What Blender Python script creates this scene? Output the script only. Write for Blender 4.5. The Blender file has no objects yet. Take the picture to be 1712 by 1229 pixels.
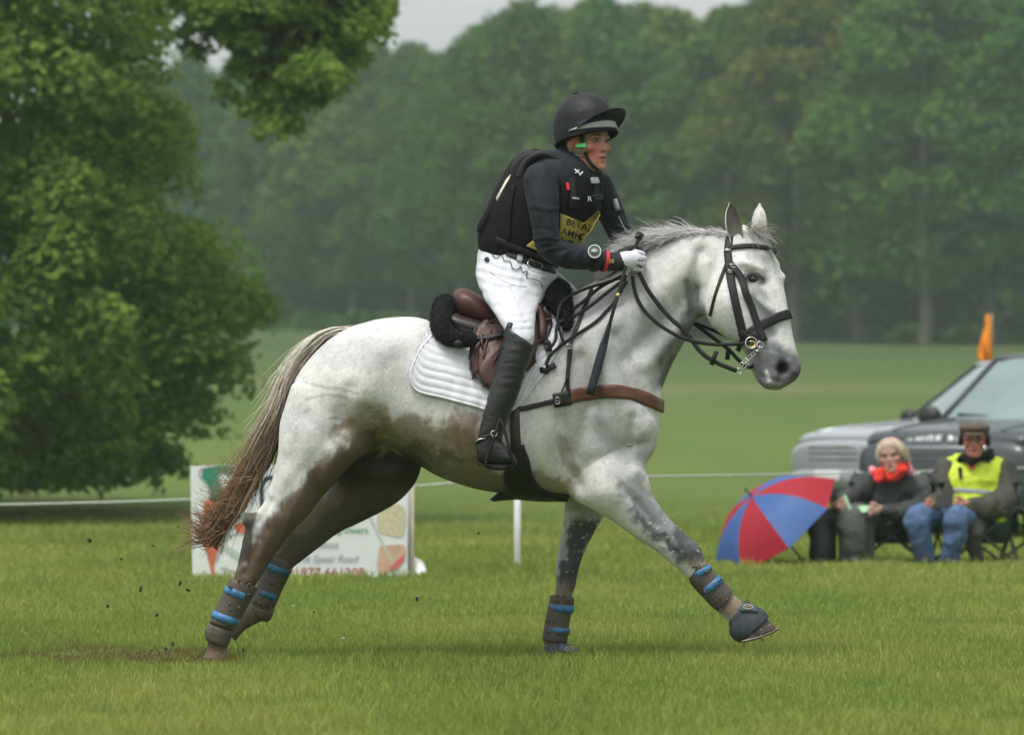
import bpy, math, random
import numpy as np
from mathutils import Vector, Matrix, noise as mnoise
from mathutils.bvhtree import BVHTree

sc = bpy.context.scene
COL = sc.collection
R = math.radians
rng = np.random.default_rng(7)
random.seed(7)

# ---------------------------------------------------------------- camera, sky, sun, exposure
CAM_D, CAM_H, FPX, CX, HY = 20.0, 0.9, 7900.0, 856.0, 745.0   # telephoto held low by the course
cd = bpy.data.cameras.new('camera'); cam = bpy.data.objects.new('camera', cd); COL.objects.link(cam)
cam.location = (0, -CAM_D, CAM_H); cam.rotation_euler = (R(90), 0, 0)
cd.sensor_width = 36; cd.lens = 36 * FPX / 1712; cd.shift_y = (HY - 615.2) / 1712
cd.clip_start = 0.5; cd.clip_end = 5000
cd.dof.use_dof = True; cd.dof.focus_distance = CAM_D - 0.22; cd.dof.aperture_fstop = 4.5
sc.camera = cam

wd = bpy.data.worlds.new('World'); sc.world = wd; wd.use_nodes = True
nt = wd.node_tree; nt.nodes.clear()
SUN_EL, SUN_AZ = R(70), R(215)          # soft daylight from high up, behind the camera's left shoulder
sky = nt.nodes.new('ShaderNodeTexSky'); sky.sky_type = 'NISHITA'; sky.sun_disc = False
sky.sun_elevation = SUN_EL; sky.sun_rotation = SUN_AZ; sky.air_density = 1.0; sky.dust_density = 4.0
hs = nt.nodes.new('ShaderNodeHueSaturation'); hs.inputs['Saturation'].default_value = 0.18
bg = nt.nodes.new('ShaderNodeBackground'); bg.inputs['Strength'].default_value = 0.15
wo = nt.nodes.new('ShaderNodeOutputWorld')
nt.links.new(sky.outputs[0], hs.inputs['Color']); nt.links.new(hs.outputs[0], bg.inputs[0]); nt.links.new(bg.outputs[0], wo.inputs[0])

sd = bpy.data.lights.new('sun', 'SUN'); sd.energy = 1.25; sd.angle = R(16); sd.color = (1.0, 0.965, 0.9)
sun = bpy.data.objects.new('sun', sd); COL.objects.link(sun)
_d = Vector((math.sin(SUN_AZ) * math.cos(SUN_EL), math.cos(SUN_AZ) * math.cos(SUN_EL), math.sin(SUN_EL)))
sun.rotation_euler = _d.to_track_quat('Z', 'Y').to_euler()

sc.view_settings.view_transform = 'Standard'; sc.view_settings.look = 'None'
sc.view_settings.gamma = 1.0; sc.view_settings.use_curve_mapping = False
sc.view_settings.exposure = 0.66
sc.render.engine = 'CYCLES'
sc.cycles.use_denoising = True
sc.cycles.max_bounces = 6; sc.cycles.diffuse_bounces = 3; sc.cycles.transparent_max_bounces = 12
sc.cycles.volume_bounces = 0

# ---------------------------------------------------------------- helpers
def W(px, py, Y=0.0):
    k = (CAM_D + Y) / FPX
    return np.array([(px - CX) * k, Y, CAM_H + (HY - py) * k])

def to_px(V):
    k = (CAM_D + V[:, 1]) / FPX
    return np.stack([V[:, 0] / k + CX, HY - (V[:, 2] - CAM_H) / k], 1)

def tag(o, label=None, cat=None, group=None, kind=None):
    if label: o['label'] = label
    if cat: o['category'] = cat
    if group: o['group'] = group
    if kind: o['kind'] = kind
    return o

def thing(name, label, cat, loc=(0, 0, 0), rz=0.0, group=None):
    o = bpy.data.objects.new(name, None); COL.objects.link(o)
    o.empty_display_size = 0.1
    o.location = loc; o.rotation_euler = (0, 0, rz)
    return tag(o, label, cat, group)

def raw_mesh(name, V, F):
    """F: (n,4) or (n,3) int array, or list of lists"""
    me = bpy.data.meshes.new(name)
    V = np.asarray(V, dtype=np.float32)
    if isinstance(F, np.ndarray):
        k = F.shape[1]
        me.vertices.add(len(V)); me.vertices.foreach_set('co', V.ravel())
        me.loops.add(F.size); me.loops.foreach_set('vertex_index', F.astype(np.int32).ravel())
        me.polygons.add(len(F)); me.polygons.foreach_set('loop_start', np.arange(0, F.size, k, dtype=np.int32))
        me.update(calc_edges=True)
    else:
        me.from_pydata([tuple(map(float, v)) for v in V], [], F); me.update()
    return me

def link(name, me, mats, parent=None, smooth=True, keep_world=True):
    o = bpy.data.objects.new(name, me); COL.objects.link(o)
    for m in (mats if isinstance(mats, (list, tuple)) else [mats]): me.materials.append(m)
    if smooth: me.polygons.foreach_set('use_smooth', np.ones(len(me.polygons), dtype=bool))
    if parent is not None:
        o.parent = parent
        if keep_world:
            pw = parent_world(parent)
            o.matrix_parent_inverse = pw.inverted()
    return o

def local_matrix(o):
    return Matrix.LocRotScale(o.location, o.rotation_euler, o.scale)

def parent_world(o):
    m = local_matrix(o)
    if o.parent is not None:
        m = parent_world(o.parent) @ o.matrix_parent_inverse @ m
    return m

def set_color(me, C, name='Col'):
    a = me.color_attributes.new(name, 'FLOAT_COLOR', 'POINT')
    C4 = np.ones((len(me.vertices), 4), np.float32); C4[:, :3] = C
    a.data.foreach_set('color', C4.ravel())

class MB:
    """collects shapes into one mesh"""
    def __init__(s): s.V = []; s.F = []; s.M = []; s.n = 0
    def add(s, V, F, m=0):
        V = np.asarray(V, float)
        s.V.append(V); s.F += [[i + s.n for i in f] for f in F]; s.M += [m] * len(F); s.n += len(V)
        return s
    def build(s, name, mats, parent=None, smooth=True):
        me = raw_mesh(name, np.concatenate(s.V), s.F)
        o = link(name, me, mats, parent, smooth)
        me.polygons.foreach_set('material_index', np.array(s.M, dtype=np.int32))
        return o
    def box(s, c, size, rot=None, m=0, bevel=0.0):
        x, y, z = [d / 2 for d in size]
        if bevel <= 0:
            P = [(-x,-y,-z),(x,-y,-z),(x,y,-z),(-x,y,-z),(-x,-y,z),(x,-y,z),(x,y,z),(-x,y,z)]
            F = [[0,3,2,1],[4,5,6,7],[0,1,5,4],[1,2,6,5],[2,3,7,6],[3,0,4,7]]
        else:
            b = min(bevel, x*.9, y*.9, z*.9); P = []; F = []
            for (zz, ins) in ((-z, b), (-z + b, 0), (z - b, 0), (z, b)):
                X, Y_ = x - ins, y - ins
                P += [(-X+b*(ins==0),-Y_,zz),(X-b*(ins==0),-Y_,zz),(X,-Y_+b*(ins==0),zz),(X,Y_-b*(ins==0),zz),(X-b*(ins==0),Y_,zz),(-X+b*(ins==0),Y_,zz),(-X,Y_-b*(ins==0),zz),(-X,-Y_+b*(ins==0),zz)]
            for k in range(3):
                for i in range(8):
                    F.append([k*8+i, k*8+(i+1)%8, (k+1)*8+(i+1)%8, (k+1)*8+i])
            F.append([7-i for i in range(8)]); F.append([24+i for i in range(8)])
        P = np.array(P, float)
        if rot is not None: P = P @ np.array(rot).T
        return s.add(P + np.array(c, float), F, m)
    def tube(s, pts, rad, n=8, m=0, caps=True, flat=1.0, up=None):
        V, F = tube_geo(pts, rad, n, caps, flat, up); return s.add(V, F, m)
    def lathe(s, prof, n=24, loc=(0,0,0), rot=None, m=0):
        """prof [(r,z)]"""
        V = []; F = []
        for r, z in prof:
            for i in range(n):
                a = 2*math.pi*i/n; V.append((r*math.cos(a), r*math.sin(a), z))
        for k in range(len(prof)-1):
            for i in range(n):
                F.append([k*n+i, k*n+(i+1)%n, (k+1)*n+(i+1)%n, (k+1)*n+i])
        V = np.array(V)
        if rot is not None: V = V @ np.array(rot).T
        return s.add(V + np.array(loc, float), F, m)
    def poly(s, pts, thick, normal, m=0):
        """closed outline pts (3d) extruded along normal by thick"""
        P = np.asarray(pts, float); nrm = np.asarray(normal, float) * thick; k = len(P)
        V = np.concatenate([P, P + nrm])
        F = [list(range(k))[::-1], list(range(k, 2*k))] + [[i, (i+1)%k, k+(i+1)%k, k+i] for i in range(k)]
        return s.add(V, F, m)

def catmull(P, sub):
    P = np.asarray(P, float)
    if len(P) < 2 or sub <= 1: return P
    Q = np.concatenate([[2*P[0]-P[1]], P, [2*P[-1]-P[-2]]])
    out = []
    for i in range(1, len(Q)-2):
        for t in np.arange(sub)/sub:
            a, b, c, d = Q[i-1], Q[i], Q[i+1], Q[i+2]
            out.append(.5*((2*b)+(c-a)*t+(2*a-5*b+4*c-d)*t*t+(3*b-a-3*c+d)*t**3))
    out.append(P[-1]); return np.array(out)

def nrmz(v):
    v = np.asarray(v, float); l = np.linalg.norm(v, axis=-1, keepdims=True); return v / np.maximum(l, 1e-9)

def tube_geo(pts, rad, n=8, caps=True, flat=1.0, up=None):
    """round or flattened tube; flat<1 squashes along the 'up' axis"""
    P = np.asarray(pts, float); K = len(P)
    rad = np.broadcast_to(np.asarray(rad, float), (K,))
    T = np.gradient(P, axis=0); T = nrmz(T)
    if up is None:
        u = np.array([0,0,1.0]) if abs(T[0][2]) < .9 else np.array([1.0,0,0])
        U = [nrmz(u - T[0]*np.dot(u, T[0]))]
        for i in range(1, K):
            v = U[-1] - T[i]*np.dot(U[-1], T[i]); U.append(nrmz(v))
        U = np.array(U)
    else:
        U = np.broadcast_to(np.asarray(up, float), (K, 3)); U = nrmz(U - T*np.sum(U*T, 1, keepdims=True))
    B = np.cross(T, U)
    a = np.arange(n)*2*math.pi/n
    V = P[:,None,:] + rad[:,None,None]*(np.cos(a)[None,:,None]*B[:,None,:] + flat*np.sin(a)[None,:,None]*U[:,None,:])
    V = V.reshape(-1, 3)
    F = [[k*n+i, k*n+(i+1)%n, (k+1)*n+(i+1)%n, (k+1)*n+i] for k in range(K-1) for i in range(n)]
    if caps: F += [list(range(n))[::-1], [(K-1)*n+i for i in range(n)]]
    return V, F

def limb_geo(pts, rad, n=16, sub=5, flat=1.0, up=None):
    """rounded-end tapered limb"""
    P = catmull(pts, sub); r = catmull(np.asarray(rad, float)[:,None], sub)[:,0]
    t0 = nrmz(P[0]-P[1]); t1 = nrmz(P[-1]-P[-2])
    k = np.array([.35,.7,.95]); 
    head = [P[0]+t0*r[0]*math.sqrt(max(0,1-q*q)) for q in k]; tail = [P[-1]+t1*r[-1]*math.sqrt(max(0,1-q*q)) for q in k[::-1]]
    PP = np.concatenate([head, P, tail]); rr = np.concatenate([r[0]*k, r, r[-1]*k[::-1]])
    return tube_geo(PP, rr, n, True, flat, up)

def ring_loft(st, Y, n=32, sub=4, e=2.0):
    """stations (ax,ay,bx,by,w[,dY[,roll]]): outline edge points in picture pixels at depth Y, half width w in metres"""
    S = np.array([tuple(s) + (0.0,)*(7-len(s)) for s in st], float)
    S = catmull(S, sub)
    V = []
    a = np.arange(n)*2*math.pi/n
    ca, sa = np.cos(a), np.sin(a)
    ca = np.sign(ca)*np.abs(ca)**(2/e); sa = np.sign(sa)*np.abs(sa)**(2/e)
    for ax, ay, bx, by, w, dY, roll in S:
        A = W(ax, ay, Y+dY); B = W(bx, by, Y+dY); c = (A+B)/2; u = (B-A)/2; ul = np.linalg.norm(u)
        un = u/max(ul,1e-6)
        cr, sr = math.cos(roll), math.sin(roll)
        U = u*cr + np.array([0,-1,0])*ul*sr
        Wd = (np.array([0,1,0])*cr + un*sr)*w
        V.append(c[None] + ca[:,None]*U[None] + sa[:,None]*Wd[None])
    K = len(V); V = np.concatenate(V)
    F = [[k*n+i, k*n+(i+1)%n, (k+1)*n+(i+1)%n, (k+1)*n+i] for k in range(K-1) for i in range(n)]
    F += [list(range(n))[::-1], [(K-1)*n+i for i in range(n)]]
    return V, F

def ellipsoid_geo(c, r, rot=None, n=20, m=12):
    V = []; F = []
    for j in range(m+1):
        t = math.pi*j/m
        rr = max(math.sin(t), 1e-3)
        for i in range(n):
            p = 2*math.pi*i/n; V.append((rr*math.cos(p)*r[0], rr*math.sin(p)*r[1], -math.cos(t)*r[2]))
    for j in range(m):
        for i in range(n): F.append([j*n+i, j*n+(i+1)%n, (j+1)*n+(i+1)%n, (j+1)*n+i])
    F += [list(range(n))[::-1], [m*n+i for i in range(n)]]
    V = np.array(V)
    if rot is not None: V = V @ np.array(rot).T
    return V + np.asarray(c, float), F

def fix_winding(V, F):
    """make the closed shape face outward"""
    vol = 0.0
    for f in F:
        a = V[f[0]]
        for k in range(1, len(f)-1): vol += np.dot(a, np.cross(V[f[k]], V[f[k+1]]))
    return F if vol > 0 else [f[::-1] for f in F]

def edges_of(F):
    E = np.concatenate([np.stack([F[:,i], F[:,(i+1)%F.shape[1]]], 1) for i in range(F.shape[1])])
    E = np.unique(np.sort(E, 1), axis=0); return E

def smooth_np(V, F, it=5, lam=.5, mu=None, w=None):
    E = edges_of(F); deg = np.bincount(E.ravel(), minlength=len(V))[:,None].astype(float); deg[deg==0] = 1
    for k in range(it):
        for l in ([lam] if mu is None else [lam, mu]):
            acc = np.zeros_like(V)
            for ax in range(3):
                acc[:,ax] = np.bincount(E[:,0], V[E[:,1],ax], len(V)) + np.bincount(E[:,1], V[E[:,0],ax], len(V))
            d = acc/deg - V
            V = V + (l*d if w is None else l*d*w[:,None])
    return V

def normals_np(V, F):
    n = np.zeros_like(V)
    a, b, c = V[F[:,0]], V[F[:,1]], V[F[:,2]]
    fn = np.cross(b-a, c-a)
    if F.shape[1] == 4:
        d = V[F[:,3]]; fn = fn + np.cross(c-a, d-a)
    for k in range(F.shape[1]):
        for ax in range(3): n[:,ax] += np.bincount(F[:,k], fn[:,ax], len(V))
    return nrmz(n)

def voxel_union(shapes, voxel, it=4, lam=.5, mu=None):
    """closed shapes -> one continuous surface (V, F quads)"""
    Vs = []; Fs = []; n = 0
    for V, F in shapes:
        F = fix_winding(V, F); Vs.append(V); Fs += [[i+n for i in f] for f in F]; n += len(V)
    me = raw_mesh('tmp', np.concatenate(Vs), Fs); o = bpy.data.objects.new('tmp', me); COL.objects.link(o)
    md = o.modifiers.new('r', 'REMESH'); md.mode = 'VOXEL'; md.voxel_size = voxel
    dg = bpy.context.evaluated_depsgraph_get(); ev = o.evaluated_get(dg); m2 = ev.to_mesh()
    nv = len(m2.vertices); V = np.empty(nv*3, np.float32); m2.vertices.foreach_get('co', V); V = V.reshape(-1,3).astype(float)
    L = np.empty(len(m2.loops), np.int32); m2.loops.foreach_get('vertex_index', L); F = L.reshape(-1,4)
    ev.to_mesh_clear(); bpy.data.objects.remove(o); bpy.data.meshes.remove(me)
    V = smooth_np(V, F, it, lam, mu)
    return V, F

# numpy value noise
_perm = np.random.default_rng(3).random((64,64,64))
def vnoise(P, scale):
    Q = np.asarray(P)*scale; I = np.floor(Q).astype(int); f = Q-I; f = f*f*(3-2*f); r = 0
    for dx in (0,1):
        for dy in (0,1):
            for dz in (0,1):
                w = (f[:,0] if dx else 1-f[:,0])*(f[:,1] if dy else 1-f[:,1])*(f[:,2] if dz else 1-f[:,2])
                r = r + w*_perm[(I[:,0]+dx)%64,(I[:,1]+dy)%64,(I[:,2]+dz)%64]
    return r
def fbm(P, scale, oct=4):
    r = 0; a = .5; t = 0
    for k in range(oct):
        r = r + a*vnoise(P + 7.3*k, scale); t += a; a *= .5; scale *= 2.03
    return r/t

def seg_dist(P, path):
    path = np.asarray(path, float)
    if len(path) == 1: return np.linalg.norm(P-path[0], axis=1)
    d = np.full(len(P), 1e9)
    for a, b in zip(path[:-1], path[1:]):
        ab = b-a; t = np.clip(((P-a)@ab)/max(ab@ab,1e-9), 0, 1)
        d = np.minimum(d, np.linalg.norm(P-(a+t[:,None]*ab), axis=1))
    return d

def bulge(V, F, path, rad, amp, near=True, yr=None, N=None):
    """raise (+) or sink (-) the skin along a path given in picture pixels"""
    N = normals_np(V, F) if N is None else N
    w = np.exp(-(seg_dist(to_px(V), path)/rad)**2)*amp
    if near is True: w = w*np.clip(.5-N[:,1]*1.5, 0, 1)
    elif near is None: pass
    else: w = w*np.clip(.5+N[:,1]*1.5, 0, 1)
    if yr: w = w*((V[:,1] > yr[0]) & (V[:,1] < yr[1]))
    return V + N*w[:,None]

def paint(C, V, path, rad, col, k=1.0, yr=None, rough=.5, scale=18, soft=False, N=None, near=None):
    """blend a coat/mud colour along a path, edge broken up by noise"""
    d = seg_dist(to_px(V), path)/rad
    d = d + rough*(fbm(V, scale)-.5)*2
    w0 = np.clip((1.7-d)/1.5, 0, 1); w0 = w0*w0*(3-2*w0)
    hf = np.clip((fbm(V*np.array([1,1,.5]), 85, 4)-.5)*2.6+.5, 0, 1)
    ws = np.clip((1.55-d)/1.0, 0, 1); ws = ws*ws*(3-2*ws); wk = np.clip((w0*1.55-hf*.75)/.7, 0, 1)
    w = k*(ws if soft else (.55*ws+.45*wk*wk*(3-2*wk)))
    if yr: w = w*((V[:,1] > yr[0]) & (V[:,1] < yr[1]))
    if N is not None and near: w = w*np.clip(.6-N[:,1]*1.5, 0, 1)
    return C*(1-w[:,None]) + np.array(col)[None]*w[:,None]

# ---------------------------------------------------------------- materials
def mat(name, col=(.5,.5,.5), rough=.6, var=.12, scale=25, bump=.15, bscale=180, metal=0.0, attr=None,
        sheen=0.0, spec=.4, coat=0.0, trans=0.0, stretch=None, bdist=.004, col2=None):
    m = bpy.data.materials.new(name); m.use_nodes = True; n = m.node_tree; L = n.links
    b = n.nodes['Principled BSDF']
    b.inputs['Roughness'].default_value = rough; b.inputs['Metallic'].default_value = metal
    b.inputs['Specular IOR Level'].default_value = spec
    if sheen: b.inputs['Sheen Weight'].default_value = sheen; b.inputs['Sheen Roughness'].default_value = .5
    if coat: b.inputs['Coat Weight'].default_value = coat; b.inputs['Coat Roughness'].default_value = .08
    if trans: b.inputs['Transmission Weight'].default_value = trans
    tc = n.nodes.new('ShaderNodeTexCoord'); src = tc.outputs['Object']
    if stretch:
        mp = n.nodes.new('ShaderNodeMapping'); mp.inputs['Scale'].default_value = stretch; L.new(src, mp.inputs[0]); src = mp.outputs[0]
    nz = n.nodes.new('ShaderNodeTexNoise'); nz.inputs['Scale'].default_value = scale; nz.inputs['Detail'].default_value = 5
    L.new(src, nz.inputs['Vector'])
    if col2 is None: lo = [c*(1-var) for c in col]; hi = [min(1, c*(1+var)) for c in col]
    else: lo, hi = col, col2
    mx = n.nodes.new('ShaderNodeMix'); mx.data_type = 'RGBA'; mx.inputs['A'].default_value = (*lo,1); mx.inputs['B'].default_value = (*hi,1)
    rp = n.nodes.new('ShaderNodeMapRange'); rp.inputs[1].default_value = .3; rp.inputs[2].default_value = .7
    L.new(nz.outputs['Fac'], rp.inputs[0]); L.new(rp.outputs[0], mx.inputs['Factor']); out = mx.outputs['Result']
    if attr:
        at = n.nodes.new('ShaderNodeAttribute'); at.attribute_name = attr
        m2 = n.nodes.new('ShaderNodeMix'); m2.data_type = 'RGBA'; m2.blend_type = 'MULTIPLY'; m2.inputs['Factor'].default_value = 1
        mx.inputs['A'].default_value = (1-var,)*3+(1,); mx.inputs['B'].default_value = (1+var*.6,)*3+(1,)
        L.new(at.outputs['Color'], m2.inputs['A']); L.new(out, m2.inputs['B']); out = m2.outputs['Result']
    L.new(out, b.inputs['Base Color'])
    if bump:
        n2 = n.nodes.new('ShaderNodeTexNoise'); n2.inputs['Scale'].default_value = bscale; n2.inputs['Detail'].default_value = 4
        L.new(src, n2.inputs['Vector'])
        bp = n.nodes.new('ShaderNodeBump'); bp.inputs['Strength'].default_value = bump; bp.inputs['Distance'].default_value = bdist
        L.new(n2.outputs['Fac'], bp.inputs['Height']); L.new(bp.outputs[0], b.inputs['Normal'])
    return m

def leaf_mat(name, c1, c2, scale, trans=.35):
    m = bpy.data.materials.new(name); m.use_nodes = True; n = m.node_tree; L = n.links; n.nodes.clear()
    o = n.nodes.new('ShaderNodeOutputMaterial'); ge = n.nodes.new('ShaderNodeNewGeometry')
    tc = n.nodes.new('ShaderNodeTexCoord'); nz = n.nodes.new('ShaderNodeTexNoise'); nz.inputs['Scale'].default_value = scale; nz.inputs['Detail'].default_value = 2
    L.new(tc.outputs['Object'], nz.inputs['Vector'])
    ad = n.nodes.new('ShaderNodeMath'); ad.operation = 'MULTIPLY_ADD'; ad.inputs[1].default_value = .5; L.new(ge.outputs['Random Per Island'], ad.inputs[0])
    s = n.nodes.new('ShaderNodeMapRange'); s.inputs[1].default_value = .3; s.inputs[2].default_value = .7; s.inputs[4].default_value = .5
    L.new(nz.outputs['Fac'], s.inputs[0]); L.new(s.outputs[0], ad.inputs[2])
    mx = n.nodes.new('ShaderNodeMix'); mx.data_type = 'RGBA'; mx.inputs['A'].default_value = (*c1,1); mx.inputs['B'].default_value = (*c2,1)
    L.new(ad.outputs[0], mx.inputs['Factor'])
    oi = n.nodes.new('ShaderNodeObjectInfo')
    hv = n.nodes.new('ShaderNodeHueSaturation'); vr = n.nodes.new('ShaderNodeMapRange'); vr.inputs[3].default_value = .8; vr.inputs[4].default_value = 1.2
    hr = n.nodes.new('ShaderNodeMapRange'); hr.inputs[3].default_value = .478; hr.inputs[4].default_value = .515
    L.new(oi.outputs['Random'], vr.inputs[0]); L.new(oi.outputs['Random'], hr.inputs[0])
    L.new(vr.outputs[0], hv.inputs['Value']); L.new(hr.outputs[0], hv.inputs['Hue']); L.new(mx.outputs['Result'], hv.inputs['Color'])
    d = n.nodes.new('ShaderNodeBsdfDiffuse'); t = n.nodes.new('ShaderNodeBsdfTranslucent'); ms = n.nodes.new('ShaderNodeMixShader'); ms.inputs[0].default_value = trans
    L.new(hv.outputs[0], d.inputs[0]); L.new(hv.outputs[0], t.inputs[0]); L.new(d.outputs[0], ms.inputs[1]); L.new(t.outputs[0], ms.inputs[2])
    L.new(ms.outputs[0], o.inputs[0])
    return m

M_bark = mat('bark', (.09,.07,.05), .9, .4, 6, .8, 30, bdist=.02)
# ---------------------------------------------------------------- the field
def ground_z(x, y):
    """flat course in front, then the park rises towards the wood"""
    D = np.asarray(y) + CAM_D
    t = np.clip((D-52)/178.0, 0, None)
    z = 6.3*np.where(t < 1, t**1.25, 1+(t-1)*.55)
    return z - 0.0022*np.clip(D-60, 0, 300)*np.tanh(np.asarray(x)/12)*.9

def make_ground():
    ys = np.concatenate([np.linspace(-22, 30, 70), np.linspace(31, 260, 120), np.linspace(270, 430, 20)])
    xs = np.concatenate([np.linspace(-420, -40, 24), np.linspace(-38, 38, 90), np.linspace(40, 420, 24)])
    X, Yg = np.meshgrid(xs, ys); Z = ground_z(X, Yg)
    P = np.stack([X.ravel(), Yg.ravel(), np.zeros(X.size)], 1)
    Z = Z.ravel() + .05*(fbm(P, .12, 3)-.5)*np.clip((P[:,1]-12)/15, 0, 1)
    V = np.stack([X.ravel(), Yg.ravel(), Z], 1); nx = len(xs)
    i = np.arange(len(ys)-1)[:,None]*nx + np.arange(nx-1)[None]; i = i.ravel()
    F = np.stack([i, i+1, i+nx+1, i+nx], 1)
    m = bpy.data.materials.new('meadow_turf'); m.use_nodes = True; n = m.node_tree; L = n.links; b = n.nodes['Principled BSDF']
    b.inputs['Roughness'].default_value = .9; b.inputs['Specular IOR Level'].default_value = .15
    tc = n.nodes.new('ShaderNodeTexCoord')
    def nz(scale, st, det=5):
        mp = n.nodes.new('ShaderNodeMapping'); mp.inputs['Scale'].default_value = st; L.new(tc.outputs['Object'], mp.inputs[0])
        q = n.nodes.new('ShaderNodeTexNoise'); q.inputs['Scale'].default_value = scale; q.inputs['Detail'].default_value = det; L.new(mp.outputs[0], q.inputs['Vector']); return q.outputs['Fac']
    def mixc(fac, A, B):
        x = n.nodes.new('ShaderNodeMix'); x.data_type = 'RGBA'
        for s, v in (('A', A), ('B', B)):
            if isinstance(v, tuple): x.inputs[s].default_value = (*v, 1)
            else: L.new(v, x.inputs[s])
        if isinstance(fac, float): x.inputs['Factor'].default_value = fac
        else: L.new(fac, x.inputs['Factor'])
        return x.outputs['Result']
    def rmp(v, a, b_, lo=0., hi=1.):
        x = n.nodes.new('ShaderNodeMapRange'); x.inputs[1].default_value = a; x.inputs[2].default_value = b_; x.inputs[3].default_value = lo; x.inputs[4].default_value = hi; L.new(v, x.inputs[0]); return x.outputs[0]
    c = mixc(rmp(nz(.35, (.5,.14,1)), .35, .65), (.076,.116,.018), (.108,.145,.026))
    c = mixc(rmp(nz(3.0, (1,.35,1)), .4, .7, 0, .55), c, (.060,.102,.017))
    c = mixc(rmp(nz(.16, (.25,.5,1), 3), .5, .72, 0, .55), c, (.112,.132,.032))
    c = mixc(rmp(nz(40, (1,1,1), 3), .35, .7, 0, .5), c, (.085,.135,.033))
    # worn earth track crossing the slope
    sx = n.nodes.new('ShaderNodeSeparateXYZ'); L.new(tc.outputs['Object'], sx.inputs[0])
    def mul(a_, b_):
        q = n.nodes.new('ShaderNodeMath'); q.operation = 'MULTIPLY'; L.new(a_, q.inputs[0])
        if isinstance(b_, float): q.inputs[1].default_value = b_
        else: L.new(b_, q.inputs[1])
        return q.outputs[0]
    c = mixc(rmp(sx.outputs['Y'], 60, 200, 0, .9), c, (.034,.062,.015))  # tree shade near the wood, put into the turf colour
    w1 = mul(rmp(sx.outputs['Y'], 112, 117), rmp(sx.outputs['Y'], 132, 121)); w1 = mul(w1, rmp(nz(.15, (1,1,1)), .3, .6))
    c = mixc(mul(w1, .4), c, (.19,.15,.085))
    w2 = mul(rmp(sx.outputs['Y'], 186, 190), rmp(sx.outputs['Y'], 200, 194))
    c = mixc(mul(w2, .12), c, (.2,.17,.10))
    # churned soil where hooves have cut the turf
    w3 = n.nodes.new('ShaderNodeVectorMath'); w3.operation = 'DISTANCE'; w3.inputs[1].default_value = (0,0,0)
    mp = n.nodes.new('ShaderNodeMapping'); mp.inputs['Scale'].default_value = (1.7,.8,1); mp.inputs['Location'].default_value = (2.85,-.05,0); L.new(tc.outputs['Object'], mp.inputs[0]); L.new(mp.outputs[0], w3.inputs[0])
    c = mixc(mul(rmp(w3.outputs['Value'], .55, .1), rmp(nz(4, (1,1,1)), .4, .6)), c, (.07,.05,.03))
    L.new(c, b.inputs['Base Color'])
    bp = n.nodes.new('ShaderNodeBump'); bp.inputs['Strength'].default_value = .6; bp.inputs['Distance'].default_value = .03; L.new(nz(22, (1,1,1)), bp.inputs['Height']); L.new(bp.outputs[0], b.inputs['Normal'])
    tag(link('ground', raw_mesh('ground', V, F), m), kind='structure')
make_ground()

def grass_mat():
    m = bpy.data.materials.new('grass_blades'); m.use_nodes = True; n = m.node_tree; L = n.links; n.nodes.clear()
    o = n.nodes.new('ShaderNodeOutputMaterial'); at = n.nodes.new('ShaderNodeAttribute'); at.attribute_name = 'Col'
    d = n.nodes.new('ShaderNodeBsdfDiffuse'); t = n.nodes.new('ShaderNodeBsdfTranslucent'); ms = n.nodes.new('ShaderNodeMixShader'); ms.inputs[0].default_value = .4
    L.new(at.outputs['Color'], d.inputs[0]); L.new(at.outputs['Color'], t.inputs[0]); L.new(d.outputs[0], ms.inputs[1]); L.new(t.outputs[0], ms.inputs[2]); L.new(ms.outputs[0], o.inputs[0])
    return m

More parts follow.
